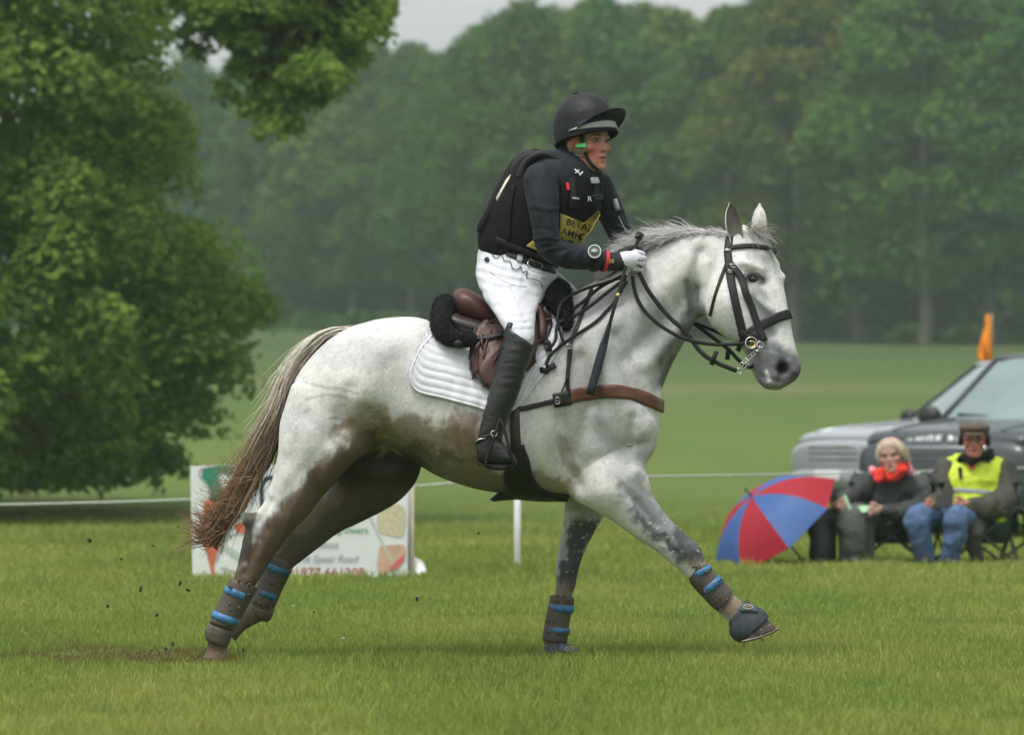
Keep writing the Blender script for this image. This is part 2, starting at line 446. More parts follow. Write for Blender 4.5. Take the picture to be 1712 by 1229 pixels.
def make_grass():
    """short uneven turf: each blade is a bent two-piece leaf"""
    g = np.random.default_rng(11)
    P = []; H = []; Wd = []
    for y0, y1, dens, h, w in ((-7,-1.5,3600,.034,.0036), (-1.5,4,3000,.034,.0038), (4,10,1600,.038,.0055), (10,18,800,.05,.009), (18,30,420,.052,.014), (30,44,150,.042,.018)):
        ya, yb = y0+CAM_D, y1+CAM_D
        n = int(dens*(yb-ya)*(ya+yb)/2*1712/FPX*1.12)
        D = np.sqrt(g.random(n)*(yb**2-ya**2)+ya**2); x = (g.random(n)-.5)*D*1712/FPX*1.12
        P.append(np.stack([x, D-CAM_D, np.zeros(n)], 1)); H.append(np.full(n, h)); Wd.append(np.full(n, w))
    P = np.concatenate(P); H = np.concatenate(H); Wd = np.concatenate(Wd); n = len(P)
    cl = fbm(P, 2.3, 3); cl2 = fbm(P*np.array([1,.45,1]), .8, 3)
    H = H*(.35+1.3*cl)*g.uniform(.5,1.35,n)*(1+.9*(g.random(n) > .985))
    sp_ = fbm(P*np.array([1,.5,1])+3, 5, 3)
    bare = np.minimum(np.minimum(np.hypot((P[:,0]+1.92)/.22, (P[:,1]-.1)/1.0), np.hypot((P[:,0]+1.50)/.30, (P[:,1]+.0)/1.0)), np.hypot((P[:,0]+1.27)/.16, (P[:,1]+.25)/.6))+(sp_-.5)*1.6; worn = np.clip(bare+.05, .28, 1); H = H*worn
    H = H*np.clip((44-P[:,1])/16, .12, 1)
    P[:,2] = ground_z(P[:,0], P[:,1]) - .002
    a = g.random(n)*2*math.pi; dirx, diry = np.cos(a), np.sin(a)
    lean = g.uniform(.1,.9,n)*H; b = g.random(n)*2*math.pi
    lx, ly = np.cos(b)*lean, np.sin(b)*lean
    s = np.stack([dirx*Wd/2, diry*Wd/2, np.zeros(n)], 1)
    mid = P + np.stack([lx*.35, ly*.35, H*.62], 1); tip = P + np.stack([lx, ly, H], 1)
    V = np.stack([P-s, P+s, mid-s*.8, mid+s*.8, tip], 1).reshape(-1,3)
    i = np.arange(n)*5
    F = np.concatenate([np.stack([i, i+1, i+3], 1), np.stack([i, i+3, i+2], 1), np.stack([i+2, i+3, i+4], 1)])
    c = np.array([.235,.306,.068])[None]*(.7+.6*cl2[:,None])*g.uniform(.7,1.3,(n,1))
    yel = np.clip((cl2-.48)*4, 0, 1)[:,None]*.5 + (g.random((n,1)) > .93)*.4
    c = c*(1-yel) + np.array([.33,.31,.095])*yel
    so = np.clip((1.1-bare)*1.3, 0, 1)[:,None]; c = c*(1-so)+np.array([.15,.085,.045])*so
    dk = np.clip((.45-cl)*4, 0, 1)[:,None]*.5; c = c*(1-dk)+np.array([.115,.195,.042])*dk
    me = raw_mesh('grass', V, F); set_color(me, np.repeat(c, 5, 0))
    tag(link('grass', me, grass_mat(), smooth=False), 'short green turf grass covering the course in front of the spectators', 'grass', kind='stuff')
make_grass()

# ---------------------------------------------------------------- trees
def leaf_cards(C, Nn, size, g, aspect=.62):
    """C centres, Nn facing directions -> folded leaf-shaped faces"""
    n = len(C); s = size*g.uniform(.6,1.35,n)
    Nn = nrmz(Nn + g.normal(0,.55,(n,3)))
    t = nrmz(np.cross(Nn, g.normal(0,1,(n,3)))); b = np.cross(Nn, t)
    t = t*s[:,None]*.5; b = b*s[:,None]*.5*aspect; fold = Nn*s[:,None]*.12
    V = np.stack([C-t, C+b-fold*.5+t*.15, C+t, C-b-fold*.5+t*.15], 1).reshape(-1,3)
    i = np.arange(n)*4
    return V, np.stack([i, i+1, i+2, i+3], 1)

def clump_leaves(cent, rad, per, size, g, droop=.3):
    """leaves on the outer, upper shell of each clump"""
    K = len(cent); d = nrmz(g.normal(0,1,(K*per,3))); d[:,2] = np.where(d[:,2] < -.35, -d[:,2], d[:,2])
    r = np.repeat(rad, per)*g.uniform(.55,1.08,K*per)**.6
    C = np.repeat(cent, per, 0) + d*r[:,None]*np.array([1,1,.72])
    C[:,2] -= droop*np.repeat(rad, per)*(np.hypot(d[:,0], d[:,1])**2)*.6
    return C, nrmz(d*np.array([.8,.8,1])+np.array([0,0,.5]))

M_oak = leaf_mat('oak_leaves', (.095,.162,.030), (.235,.32,.066), .55, .5)
M_wood = [leaf_mat('wood_leaves', (.042,.105,.022), (.110,.195,.036), .25), leaf_mat('wood_leaves_olive', (.068,.112,.022), (.145,.19,.034), .25), leaf_mat('wood_leaves_deep', (.032,.088,.022), (.080,.152,.036), .25)]

def near_tree():
    g = np.random.default_rng(21)
    ax, ay = -10.2, 36.5                                  # trunk axis, D about 56 m
    k = (CAM_D+ay)/FPX
    prof = [(838,60),(832,130),(815,250),(770,320),(720,365),(650,415),(590,440),(540,466),(485,480),(430,456),(380,430),(320,408),(260,386),(200,358),(130,338),(60,322),(0,318),(-120,300),(-260,240),(-400,120),(-500,-40),(-580,-240),(-620,-500)]
    zz = np.array([CAM_H+(HY-y)*k for y, x in prof]); rr = np.array([(x-CX)*k-ax for y, x in prof])
    cents = []; rads = []
    for q in range(1500):
        z = g.uniform(zz[0], zz[-1]); a = g.random()*2*math.pi
        Rz = np.interp(z, zz, rr)
        front = math.cos(a-R(-60)) > -.25
        if not front and g.random() > .35: continue
        rad = g.uniform(.3,.75); depth = abs(g.normal(0,.9)) if g.random() < .85 else g.uniform(.5,3)
        lump = 1+.03*math.sin(5*a+z)
        r = max(.2, Rz*lump - rad*.85 - depth)
        cents.append((ax+r*math.cos(a), ay+r*math.sin(a), max(z, .45+rad*.3))); rads.append(rad)
    # the bough that hangs into the top of the picture
    for px, py, rd, cnt in ((600,-40,.5,10),(590,20,.38,12),(560,60,.36,12),(500,50,.34,12),(470,10,.38,12),(420,-10,.36,10),(520,110,.34,12),(545,140,.26,8),(490,130,.3,10),(300,-30,.4,8),(345,-5,.3,6),(395,8,.28,7),(430,20,.26,6),(520,-20,.4,9),(600,45,.22,5),(610,5,.3,6),(360,25,.16,3),(450,60,.2,5),(420,110,.14,3),(440,185,.22,6),(415,70,.24,4),(470,200,.2,5),(430,100,.2,5),(360,10,.38,8),(330,-20,.45,8),(340,60,.2,3),(540,-90,.5,10),(450,-100,.5,10),(380,-110,.6,10),(500,90,.34,8),(555,95,.34,8),(470,165,.22,4)):
        for q in range(cnt+2):
            c = W(px+g.normal(0,24), py+g.normal(0,17), 33.5+g.normal(0,.7)); cents.append(tuple(c)); rads.append(rd*g.uniform(.3,.75))
    cents = np.array(cents); rads = np.array(rads)
    per = 240; C, N = clump_leaves(cents, rads, per, .13, g); keep = g.random(len(C)) < np.clip(np.repeat(rads, per)/.36, .22, 1)**1.3; C = C[keep]+g.normal(0,.05,(keep.sum(),3)); N = N[keep]
    V, F = leaf_cards(C, N, .125, g)
    t = thing('oak_tree', 'large spreading green oak with drooping boughs filling the left of the picture', 'tree', (ax, ay, float(ground_z(ax, ay))))
    link('crown', raw_mesh('crown', V, F), M_oak, t, smooth=False)
    b = MB(); b.tube(catmull([(ax,ay,-.2),(ax+.05,ay,1),(ax-.05,ay,2.6),(ax+.1,ay,5),(ax,ay,9)], 5), catmull([[.75],[.5],[.45],[.33],[.1]], 5)[:,0], 14); b.build('trunk', M_bark, t)
    for q in range(14):
        a = g.random()*6.28; z0 = g.uniform(1.8,6); r = g.uniform(3.5,6); lz = z0+g.uniform(.2,2)
        b = MB(); b.tube(catmull([(ax,ay,z0),(ax+r*.5*math.cos(a),ay+r*.5*math.sin(a),lz),(ax+r*math.cos(a),ay+r*math.sin(a),lz+g.uniform(-1,.4))], 5), np.linspace(.16,.03,11), 7); b.build('limb', M_bark, t)
    b = MB(); b.tube(catmull([(ax+.1,ay,4.6),tuple(W(200,-160,35)),tuple(W(380,-40,33.8)),tuple(W(470,40,33.5)),tuple(W(440,150,33.5))], 5), np.linspace(.16,.02,21), 7)
    b.tube(catmull([tuple(W(380,-40,33.8)),tuple(W(480,-50,33.5)),tuple(W(590,0,33.5))], 5), np.linspace(.07,.015,11), 6); b.build('limb', M_bark, t)
near_tree()

def wood_tree_mesh(seed, h, r, base, m, size=.44):
    """crown and trunk of one parkland tree, built round the origin"""
    g = np.random.default_rng(seed); cents = []; rads = []
    K = 190
    for q in range(K):
        t = g.random(); z = base+(h-base)*t
        Rz = r*(math.sin(math.pi*min(1, .12+.88*t**.8))**.6)*(1 if t < .9 else .8)
        a = g.random()*6.283; rad = g.uniform(.9,1.9); rr = max(0, Rz-rad*.6)*g.random()**.3
        cents.append((rr*math.cos(a), rr*math.sin(a), z)); rads.append(rad)
    C, N = clump_leaves(np.array(cents), np.array(rads), 80, size, g, .5)
    V, F = leaf_cards(C, N, size, g, .75)
    cm = raw_mesh('crown', V, F); cm.materials.append(m)
    b = MB(); b.tube(catmull([(0,0,-.4),(.1,0,base*.6),(-.1,.1,base+2),(0,0,h*.75)], 4), catmull([[.42],[.3],[.25],[.06]], 4)[:,0], 8)
    for q in range(5):
        a = g.random()*6.28; z0 = base*g.uniform(.7,1.3); b.tube(catmull([(0,0,z0),(r*.35*math.cos(a),r*.35*math.sin(a),z0+1.5),(r*.8*math.cos(a),r*.8*math.sin(a),z0+g.uniform(1.5,4))], 3), np.linspace(.14,.03,7), 5)
    tm = raw_mesh('trunk', np.concatenate(b.V), b.F); tm.materials.append(M_trunk); 
    return cm, tm
M_trunk = mat('grey_trunk', (.16,.145,.12), .9, .3, 3, .5, 12)

SKYX = [200,300,420,560,620,650,700,765,800,850,900,1000,1090,1135,1200,1260,1330,1712,1900]; SKYY = [80,85,70,66,46,62,70,78,40,6,-8,-12,0,16,14,-8,-60,-110,-110]
def place_wood():
    g = np.random.default_rng(5)
    kinds = [(wood_tree_mesh(31, 21, 7.2, 3.6, M_wood[0]), 21), (wood_tree_mesh(32, 19, 6.4, 3.4, M_wood[1]), 19), (wood_tree_mesh(33, 23, 7.6, 4.0, M_wood[2]), 23), (wood_tree_mesh(34, 16, 5.6, 1.6, M_wood[0]), 16), (wood_tree_mesh(35, 22, 6.8, 4.6, M_wood[1]), 22)]
    spots = []
    # front edge: pixel x, D, kind, scale, label
    front = [(505,292,3,1.0,'hazy low round tree at the far left end of the wood'),(590,286,1,.95,'pale hazy tree left of the rider at the wood edge'),(690,280,0,.86,'hazy tree whose crown shows between the sky gap and the rider'),
        (770,250,2,.97,'tall crown rising left of the rider where the sky ends'),(880,238,0,1.08,'big domed tree directly behind the rider'),(1010,240,2,1.02,'tall domed tree just right of the rider helmet'),
        (1120,246,1,.90,'olive tinted tree above the grey horse neck'),(1215,236,0,1.0,'green tree standing behind the grey horse head'),(1330,228,4,1.06,'tall tree with high bare trunk right of the horse head'),
        (1435,232,2,1.05,'dark leafy tree above the blonde woman'),(1545,222,0,1.12,'broad leafy tree in the wood left of the orange flag'),(1655,226,4,1.05,'tree with pale bare trunk rising above the orange flag'),(1760,222,2,1.05,'leafy tree cut by the right picture edge'),(1880,230,0,1.0,'leafy tree outside the right end of the wood'),
        (420,300,0,.85,'hazy tree partly behind the near oak boughs'),(320,300,2,.8,'hazy tree seen through the oak boughs on the left'),(210,300,1,.85,'hazy tree hidden behind the near oak')]
    for px, D, kd, s, lab in front: spots.append((px, D, kd, s, lab, None))
    for row, (D0, n, lab) in enumerate(((258,14,0),(280,14,0),(305,15,0))):
        for q in range(n):
            px = 780+(1000/n)*(q+g.uniform(-.3,.3)) if row < 2 else 560+(1250/n)*(q+g.uniform(-.3,.3))
            spots.append((px, D0+g.uniform(-7,7), int(g.integers(0,5)), g.uniform(.82,.98)*(1 if px > 1230 or 800 < px < 1060 else .86), 'leafy tree deep in the hazy wood behind its front edge', 'trees deep in the wood'))
    for q in range(11):
        spots.append((300+q*52+g.uniform(-15,15), 318+g.uniform(-8,8), int(g.integers(0,4)), g.uniform(.78,.86), 'faint blue green tree at the far back of the wood', 'trees at the back of the wood'))
    for q in range(9):
        spots.append((470+q*40+g.uniform(-15,15), 300+g.uniform(-5,5), 3, g.uniform(.62,.75), 'faint blue green bushy tree at the foot of the far wood', 'low trees at the foot of the wood'))
    for px, D, kd, s, lab, grp in spots:
        (cm, tm), h = kinds[kd]
        x = (px-CX)*D/FPX; y = D-CAM_D
        want = np.interp(px, SKYX, SKYY) + (0 if grp is None else g.uniform(0, 45)); s = ((HY-want)*D/FPX+CAM_H-float(ground_z(x, y)))/(h+.9)*(1 if grp != 'low trees at the foot of the wood' else .7)
        t = thing('parkland_tree', lab, 'tree', (x, y, float(ground_z(x, y))), g.random()*6.28, grp); t.scale = (s*1.05, s*1.05, s)
        for nm, me in (('crown', cm), ('trunk', tm)):
            o = bpy.data.objects.new(nm, me); COL.objects.link(o); o.parent = t
place_wood()

def undergrowth():
    g = np.random.default_rng(77); n = 1000; x = g.uniform(-60, 80, n); y = 285+g.uniform(-20,30,n); r = g.uniform(1.4,3.0,n)
    xf = g.uniform(-60, 80, 420); yf = 222+.10*xf+g.uniform(-14,14,420); zf = g.uniform(.0,.5,420); x = np.concatenate([x, xf]); y = np.concatenate([y, yf]); r = np.concatenate([r, g.uniform(.4,.9,420)])
    c = np.stack([x, y, ground_z(x, y)+np.concatenate([5.5*g.random(n)**1.7, zf])], 1); C, N = clump_leaves(c, r, 45, .6, g, .3); V, F = leaf_cards(C, N, .62, g, .75)
    tag(link('undergrowth', raw_mesh('undergrowth', V, F), M_wood[2], smooth=False), 'dark tangled undergrowth filling the far side of the wood between the trunks', 'undergrowth', kind='stuff')
undergrowth()

def make_haze():
    b = MB(); top = 60.0; b.box((0, 203, (top-3)/2), (1000, 474, top+3))
    o = b.build('haze', [], smooth=False)
    m = bpy.data.materials.new('haze'); m.use_nodes = True; n = m.node_tree; n.nodes.clear()
    v = n.nodes.new('ShaderNodeVolumePrincipled'); v.inputs['Color'].default_value = (.76,.95,.80,1); v.inputs['Density'].default_value = .00060; v.inputs['Anisotropy'].default_value = .2
    out = n.nodes.new('ShaderNodeOutputMaterial'); n.links.new(v.outputs[0], out.inputs['Volume'])
    o.data.materials.append(m); tag(o, 'thin pale damp haze hanging over the field and the wood', 'haze', kind='stuff')
make_haze()
# ---------------------------------------------------------------- the grey horse
YN, YF = -.17, .16       # near (right) and far (left) leg planes
horse = thing('horse', 'muddy dappled grey horse cantering across the grass under its rider', 'horse', (float(W(760, 1100)[0]), 0, 0))

def horse_body():
    S = []
    torso = [(484,660,480,735,.07),(500,626,494,772,.15),(530,588,528,790,.215),(570,555,572,785,.25),(620,537,622,762,.27),(662,531,662,765,.28),(702,533,702,782,.288),(742,542,742,802,.295),
             (800,550,800,820,.30),(860,545,860,828,.30),(915,520,915,832,.285),(965,496,968,834,.265),(1015,486,1015,826,.25),(1055,505,1052,800,.235),(1085,570,1080,775,.19),(1106,650,1095,745,.12)]
    S.append(ring_loft(torso, 0, 48, 4, 2.25))
    neck = [(935,500,1030,800,.20),(968,484,1088,720,.185),(1002,466,1106,655,.155),(1040,438,1121,617,.13),(1080,413,1138,584,.112),(1122,397,1152,558,.102),(1166,389,1166,536,.094),(1206,388,1198,512,.085),(1230,392,1215,500,.07)]
    S.append(ring_loft(neck, 0, 36, 4, 2.1))
    ro = .28
    head = [(1243,374,1196,430,.062,-.005,ro),(1278,398,1184,474,.088,-.02,ro),(1298,428,1180,516,.10,-.035,ro),(1308,460,1190,547,.102,-.05,ro),(1315,492,1214,567,.09,-.07,ro),(1320,522,1235,580,.076,-.09,ro),(1326,555,1248,600,.066,-.105,ro),(1333,586,1256,622,.062,-.12,ro),(1340,606,1266,640,.062,-.13,ro),(1340,622,1280,651,.055,-.135,ro),(1331,637,1300,655,.04,-.14,ro)]
    S.append(ring_loft(head, 0, 32, 4, 2.5))
    chin = [(1250,612,1268,628,.03,-.11),(1266,632,1284,640,.04,-.13),(1278,645,1296,650,.035,-.135),(1290,650,1302,655,.02,-.14)]
    S.append(ring_loft(chin, 0, 16, 3))
    # near hind leg
    S.append(ring_loft([(488,640,650,680,.10,.05),(470,705,628,745,.115,.03),(465,755,588,778,.10),(455,800,548,822,.08),(441,838,514,866,.066),(420,866,487,893,.056),(408,892,467,922,.047),(401,925,450,946,.041),(392,962,430,978,.036),(385,985,417,996,.03),(366,1028,398,1038,.029)], YN, 28, 4))
    S.append(ring_loft([(368,1018,398,1030,.03),(345,1048,390,1062,.038),(344,1066,384,1076,.034),(347,1082,379,1088,.031),(343,1094,380,1096,.036),(337,1108,386,1108,.048)], YN, 24, 4))
    S.append(ellipsoid_geo(W(424,880,YN), (.03,.03,.055), Matrix.Rotation(R(-20),3,'Y'), 14, 10))
    # far hind leg
    S.append(ring_loft([(560,690,705,735,.10,-.05),(558,765,704,790,.105,-.03),(552,808,672,836,.092),(522,838,618,868,.076),(486,862,568,892,.062),(462,888,528,922,.053),(456,915,500,944,.045),(450,938,488,954,.037),(444,962,476,972,.03),(424,1002,456,1014,.029)], YF, 28, 4))
    S.append(ring_loft([(432,990,462,1002,.03),(414,1010,458,1030,.037),(404,1018,436,1042,.033),(392,1026,416,1052,.031),(380,1034,404,1062,.036),(366,1040,394,1076,.045)], YF, 24, 4))
    # near fore leg, stretched forward
    S.append(ring_loft([(1070,690,940,790,.08,.07),(1084,745,950,830,.10,.03),(1080,790,985,850,.092),(1088,828,1022,872,.078),(1112,860,1062,901,.066),(1138,886,1098,925,.057),(1160,904,1120,943,.053),(1173,922,1138,957,.051),(1180,944,1152,970,.043),(1192,962,1166,985,.033),(1218,992,1192,1013,.031)], YN, 28, 4))
    S.append(ring_loft([(1212,984,1186,1006,.031),(1236,1002,1206,1032,.038),(1246,1014,1216,1040,.034),(1258,1020,1222,1048,.036),(1272,1024,1228,1056,.044),(1303,1055,1240,1077,.057)], YN, 24, 4))
    # far fore leg, upright under the body
    S.append(ring_loft([(940,780,1030,810,.08,-.04),(944,830,1016,850,.085),(942,862,1002,878,.07),(937,895,988,903,.06),(932,928,974,934,.053),(929,952,967,958,.05),(929,975,963,982,.044),(926,998,956,1003,.032),(917,1052,945,1056,.03)], YF, 28, 4))
    S.append(ring_loft([(920,1042,946,1046,.03),(906,1066,946,1072,.037),(908,1078,950,1082,.034),(910,1086,956,1088,.038),(906,1103,972,1103,.052)], YF, 24, 4))
    V, F = voxel_union(S, .0085, 10, .5)
    # ---- muscles and hollows
    def bu(path, rad, amp, near=True, yr=None):
        nonlocal V
        V = bulge(V, F, path, rad*.92, amp*1.9, near, yr)
    bu([(560,640),(520,720)], 45, .016); bu([(640,600),(600,660)], 40, .014); bu([(690,560),(640,580)], 25, .008)     # croup, thigh
    bu([(585,650),(560,730)], 14, -.007); bu([(505,700),(488,770)], 16, -.006)
    bu([(620,700),(650,760)], 22, -.018); bu([(640,735),(700,770)], 20, -.008)                                     # flank fold
    bu([(560,760),(545,800)], 18, .010, yr=(-1,.0)); bu([(500,790),(470,850)], 14, -.006, yr=(-1,0))
    bu([(450,840),(432,872)], 8, -.008, yr=(-1,0)); bu([(418,872)], 12, .010, None, (-1,0)); bu([(448,900),(436,930)], 9, .006, True, (-1,0))
    bu([(430,905),(410,960)], 7, -.006, True, (-1,0))
    for k in range(6): bu([(760+26*k,640),(742+26*k,720),(752+24*k,775)], 7, -.0032)                                # ribs
    bu([(780,700),(860,740)], 60, .012)
    bu([(985,560),(1020,640),(1060,720)], 26, .017); bu([(965,600),(985,680),(960,760)], 16, -.013)               # shoulder blade
    bu([(1030,560),(1062,650),(1085,690)], 14, -.012); bu([(1010,700),(1050,745)], 22, .010)
    bu([(940,700),(950,780),(965,810)], 14, -.012); bu([(1000,760),(1010,820)], 30, .014)                          # triceps
    bu([(1080,690),(1078,750)], 20, .011); bu([(1060,700),(1052,750)], 9, -.006)
    bu([(1062,790),(1110,845)], 12, .008, True, (-1,0)); bu([(1040,815),(1100,880)], 7, -.006, True, (-1,0))
    bu([(1155,925)], 16, .008, True, (-1,0)); bu([(1130,925),(1108,905)], 7, -.005, True, (-1,0))
    bu([(952,948)], 14, .006, True, (.0,1))
    bu([(1030,540),(1090,500),(1150,440)], 28, .012); bu([(1050,600),(1120,530),(1160,490)], 16, -.010); bu([(1080,610),(1130,560)], 14, .008)   # neck
    bu([(1172,420),(1166,470),(1160,525)], 11, -.014)                                                                # gullet behind the jaw
    bu([(1208,505)], 34, .012); bu([(1182,440),(1176,500),(1192,546)], 6, .004)                                        # cheek
    bu([(1240,440),(1275,452)], 9, .010); bu([(1246,487),(1285,520)], 8, .009); bu([(1258,466)], 11, -.012)
    bu([(1262,500),(1290,560)], 9, -.007); bu([(1285,440),(1290,470)], 10, -.005)
    bu([(1313,462)], 9, .016, None); bu([(1306,440)], 10, .004, None)
    bu([(1308,616)], 11, -.026); bu([(1320,606),(1326,622)], 6, .007); bu([(1296,610),(1298,628)], 6, .006)            # nostril
    bu([(1272,630),(1304,640)], 4, -.004); bu([(1283,646)], 8, .004)
    bu([(1262,560),(1290,590)], 5, .0035); bu([(1266,575),(1300,590)], 4, -.003)
    for k in range(3): bu([(1150+8*k,470+6*k),(1148+6*k,505+8*k)], 3, -.0035)
    bu([(1085,800),(1120,850),(1140,890)], 3, .0022, True, (-1,0)); bu([(500,830),(470,900)], 3, .002, True, (-1,0))
    V = V + normals_np(V, F)*((fbm(V, 9, 3)-.5)*.004)[:,None]
    V = smooth_np(V, F, 1, .35)
    N = normals_np(V, F)
    # ---- coat: pale grey with dapples, dark skin at the muzzle, knees, hocks; soaked mud
    base = np.array([.60,.60,.575])
    dap = fbm(V, 14, 3); big = fbm(V, 3.2, 3)
    C = base[None]*(1-.22*np.clip((dap-.48)*4,0,1)[:,None]*np.clip((big-.4)*4,.1,1)[:,None])*(.92+.16*big[:,None])
    P = lambda path, rad, col, k=1., **kw: paint(C, V, path, rad, col, k, **kw)
    PS = lambda path, rad, col, k=1., **kw: paint(C, V, path, rad, col, k, soft=True, **kw)
    gr = (.26,.275,.28); dk = (.05,.052,.056); mud = (.20,.145,.095); mud2 = (.088,.063,.042); wet_shade = (.028,.022,.017)
    C = PS([(1000,560),(1060,600),(1100,560)], 45, gr, .55, scale=9, rough=.9)
    C = PS([(1118,606),(1146,566),(1158,540)], 20, dk, .95, scale=20)
    C = PS([(1100,640),(1140,580)], 14, gr, .7)
    C = PS([(1150,470),(1158,540)], 14, gr, .6, scale=25, rough=.8); C = PS([(980,650),(1000,720),(1060,740)], 40, gr, .4, scale=10, rough=.9)
    C = PS([(1010,700),(1070,690)], 22, gr, .35, scale=14, rough=.9); C = PS([(1060,720),(1084,770)], 14, gr, .4)
    C = PS([(640,585),(560,600)], 26, gr, .4, scale=18, rough=1.); C = PS([(500,690),(540,760)], 32, gr, .35, scale=16, rough=1.)
    C = PS([(760,600),(800,690)], 50, (.56,.56,.53), .5)
    C = PS([(935,740),(955,760)], 20, gr, .4)
    C = PS([(1040,470),(1075,510),(1095,560)], 34, (.36,.37,.37), .65, scale=10, rough=.9); C = PS([(1000,520),(990,600),(1010,660)], 44, (.40,.41,.40), .6, scale=9, rough=1.0)
    C = PS([(1080,450),(1130,430),(1170,410)], 22, (.44,.44,.43), .5, scale=14, rough=1.); C = PS([(960,620),(940,700)], 34, (.42,.42,.41), .5, scale=12, rough=1.)
    C = PS([(990,700),(1040,760)], 40, (.36,.37,.37), .6, scale=12, rough=1.1); C = PS([(560,580),(640,560)], 40, (.46,.47,.46), .4, scale=16, rough=1.2)
    for sc_ in ([(508,640),(560,652)],[(512,668),(548,660),(590,668)],[(560,648),(600,660)],[(510,690),(520,684)],[(548,700),(610,704)],[(560,712),(625,712)]): C = P(sc_, 2.2, (.30,.29,.28), .6, rough=.5)
    # head
    C = PS([(1272,588),(1296,604),(1330,622)], 24, (.085,.088,.094), .96, scale=30, rough=.4); C = PS([(1300,640),(1330,635)], 14, dk, .75)
    C = PS([(1262,545),(1285,580)], 14, gr, .6, scale=30); C = PS([(1266,615),(1280,640)], 12, (.13,.13,.14), .9)
    C = PS([(1308,616)], 11, (.010,.008,.008), 1., rough=.15); C = PS([(1246,468),(1272,470)], 9, (.045,.044,.045), .95, rough=.4)
    C = PS([(1256,478),(1268,500),(1288,545)], 13, (.21,.22,.225), .75, scale=30, rough=.7); C = PS([(1262,428),(1285,440)], 12, gr, .45, scale=30); C = PS([(1148,470),(1154,510),(1158,545)], 6, (.12,.125,.13), .8, scale=25); C = PS([(1165,480),(1166,520)], 4, (.16,.165,.17), .7); C = PS([(1110,640),(1128,602)], 9, dk, .7); C = PS([(1281,622),(1286,636)], 3, (.62,.60,.58), .9, rough=.3)
    C = PS([(1225,520),(1235,560)], 12, gr, .35)
    # mud on belly, flank, legs
    C = P([(600,735),(640,720),(700,735),(770,740)], 30, mud, .85, scale=16, rough=1.1)
    C = P([(640,700),(600,690)], 22, mud, .45, scale=16, rough=1.2)
    C = P([(690,775),(760,800),(830,815)], 32, mud2, .85, scale=12, rough=.9)
    C = P([(780,720),(800,765)], 30, mud, .8, scale=18, rough=1.1)
    C = P([(890,805),(945,822)], 20, mud, .75, scale=15, rough=.9); C = P([(938,735),(950,765),(962,792)], 8, mud, .45, rough=1.1)
    hind = (-1,.03)
    C = P([(590,770),(540,810),(500,860),(470,915)], 30, mud, .9, yr=hind, scale=14, rough=.8)
    C = P([(545,800),(490,850)], 20, mud2, .8, yr=hind, rough=.9); C = P([(470,880),(425,970)], 30, mud2, .92, yr=hind, rough=.6)
    C = P([(418,868),(404,930)], 14, wet_shade, .95, yr=hind, rough=.5); C = P([(436,868),(430,890)], 7, (.40,.40,.39), .8, yr=hind, rough=.7)
    C = P([(415,975),(360,1060)], 34, mud2, .95, yr=hind, rough=.3); C = PS([(362,1080),(362,1112)], 26, (.115,.072,.048), .95, yr=hind, rough=.4)
    C = P([(620,745),(560,790),(515,850),(480,905)], 24, mud2, .9, yr=hind, rough=.9); C = P([(455,900),(425,960)], 22, mud2, .95, yr=hind)
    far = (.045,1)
    C = PS([(640,760),(640,810)], 90, wet_shade, .97, yr=far, rough=.2); C = P([(600,840),(500,920)], 50, (.060,.047,.037), .96, yr=far, rough=.3)  # far thigh near black: soaked mud with its shade put into the colour
    C = P([(560,830),(500,880)], 14, mud, .7, yr=far, rough=.9); C = P([(460,960),(400,1050)], 46, mud2, .95, yr=far, rough=.3)
    C = P([(690,800),(670,830)], 14, (.11,.09,.06), .6, yr=far, rough=.6)
    C = PS([(590,785),(640,786),(690,790)], 26, wet_shade, .97, rough=.3, yr=(-.14,1))  # inner thigh under the belly darkened likewise, shade in the colour
    # forelegs
    C = P([(1075,850),(1110,890),(1150,930)], 20, (.065,.07,.078), .98, yr=hind, scale=22, rough=.9)
    C = P([(1060,815),(1100,860),(1130,890)], 20, gr, .75, yr=hind, scale=22, rough=1.2); C = P([(1135,895),(1172,932)], 15, dk, .85, yr=hind, rough=.8)
    C = P([(1165,945),(1180,965)], 14, (.30,.25,.20), .85, yr=hind, rough=.8); C = PS([(1205,1000),(1245,1030)], 24, (.21,.148,.10), .9, yr=hind, rough=.4)
    C = PS([(1262,1045),(1290,1060)], 26, (.065,.048,.037), .98, yr=hind, rough=.3)
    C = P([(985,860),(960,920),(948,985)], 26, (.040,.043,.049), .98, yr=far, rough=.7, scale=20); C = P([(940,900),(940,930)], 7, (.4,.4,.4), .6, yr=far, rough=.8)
    C = P([(950,830),(990,850)], 26, (.44,.43,.41), .7, yr=far, rough=.8)
    C = P([(940,1000),(930,1060)], 26, (.20,.16,.12), .9, yr=far, rough=.5); C = PS([(940,1080),(940,1103)], 40, (.10,.08,.065), .95, yr=far, rough=.2)
    # splashed dried flecks over the dark forelegs, fleabites over the rest
    fl = vnoise(V, 150); legs = ((to_px(V)[:,1] > 860) & (to_px(V)[:,0] > 900))
    w = (np.clip((fl-.80)*12, 0, 1)*legs)[:,None]*.8; C = C*(1-w)+np.array([.52,.5,.47])*w
    w = (np.clip((vnoise(V, 115)-.78)*7, 0, 1)*(C.mean(1) > .3))[:,None]*.42; C = C*(1-w)+np.array([.22,.2,.18])*w
    strk = vnoise(V*np.array([.35,1,1]), 130); C = C*(.90+.20*strk[:,None])
    return V, F, np.clip(C, .004, .95)
HV, HF, HC = horse_body()
hb = raw_mesh('body', HV, HF); set_color(hb, HC)
M_coat = mat('horse_coat', attr='Col', rough=.55, var=.10, scale=60, bump=.6, bscale=130, spec=.22, bdist=.005, stretch=(1,1,.35))
link('body', hb, M_coat, horse)
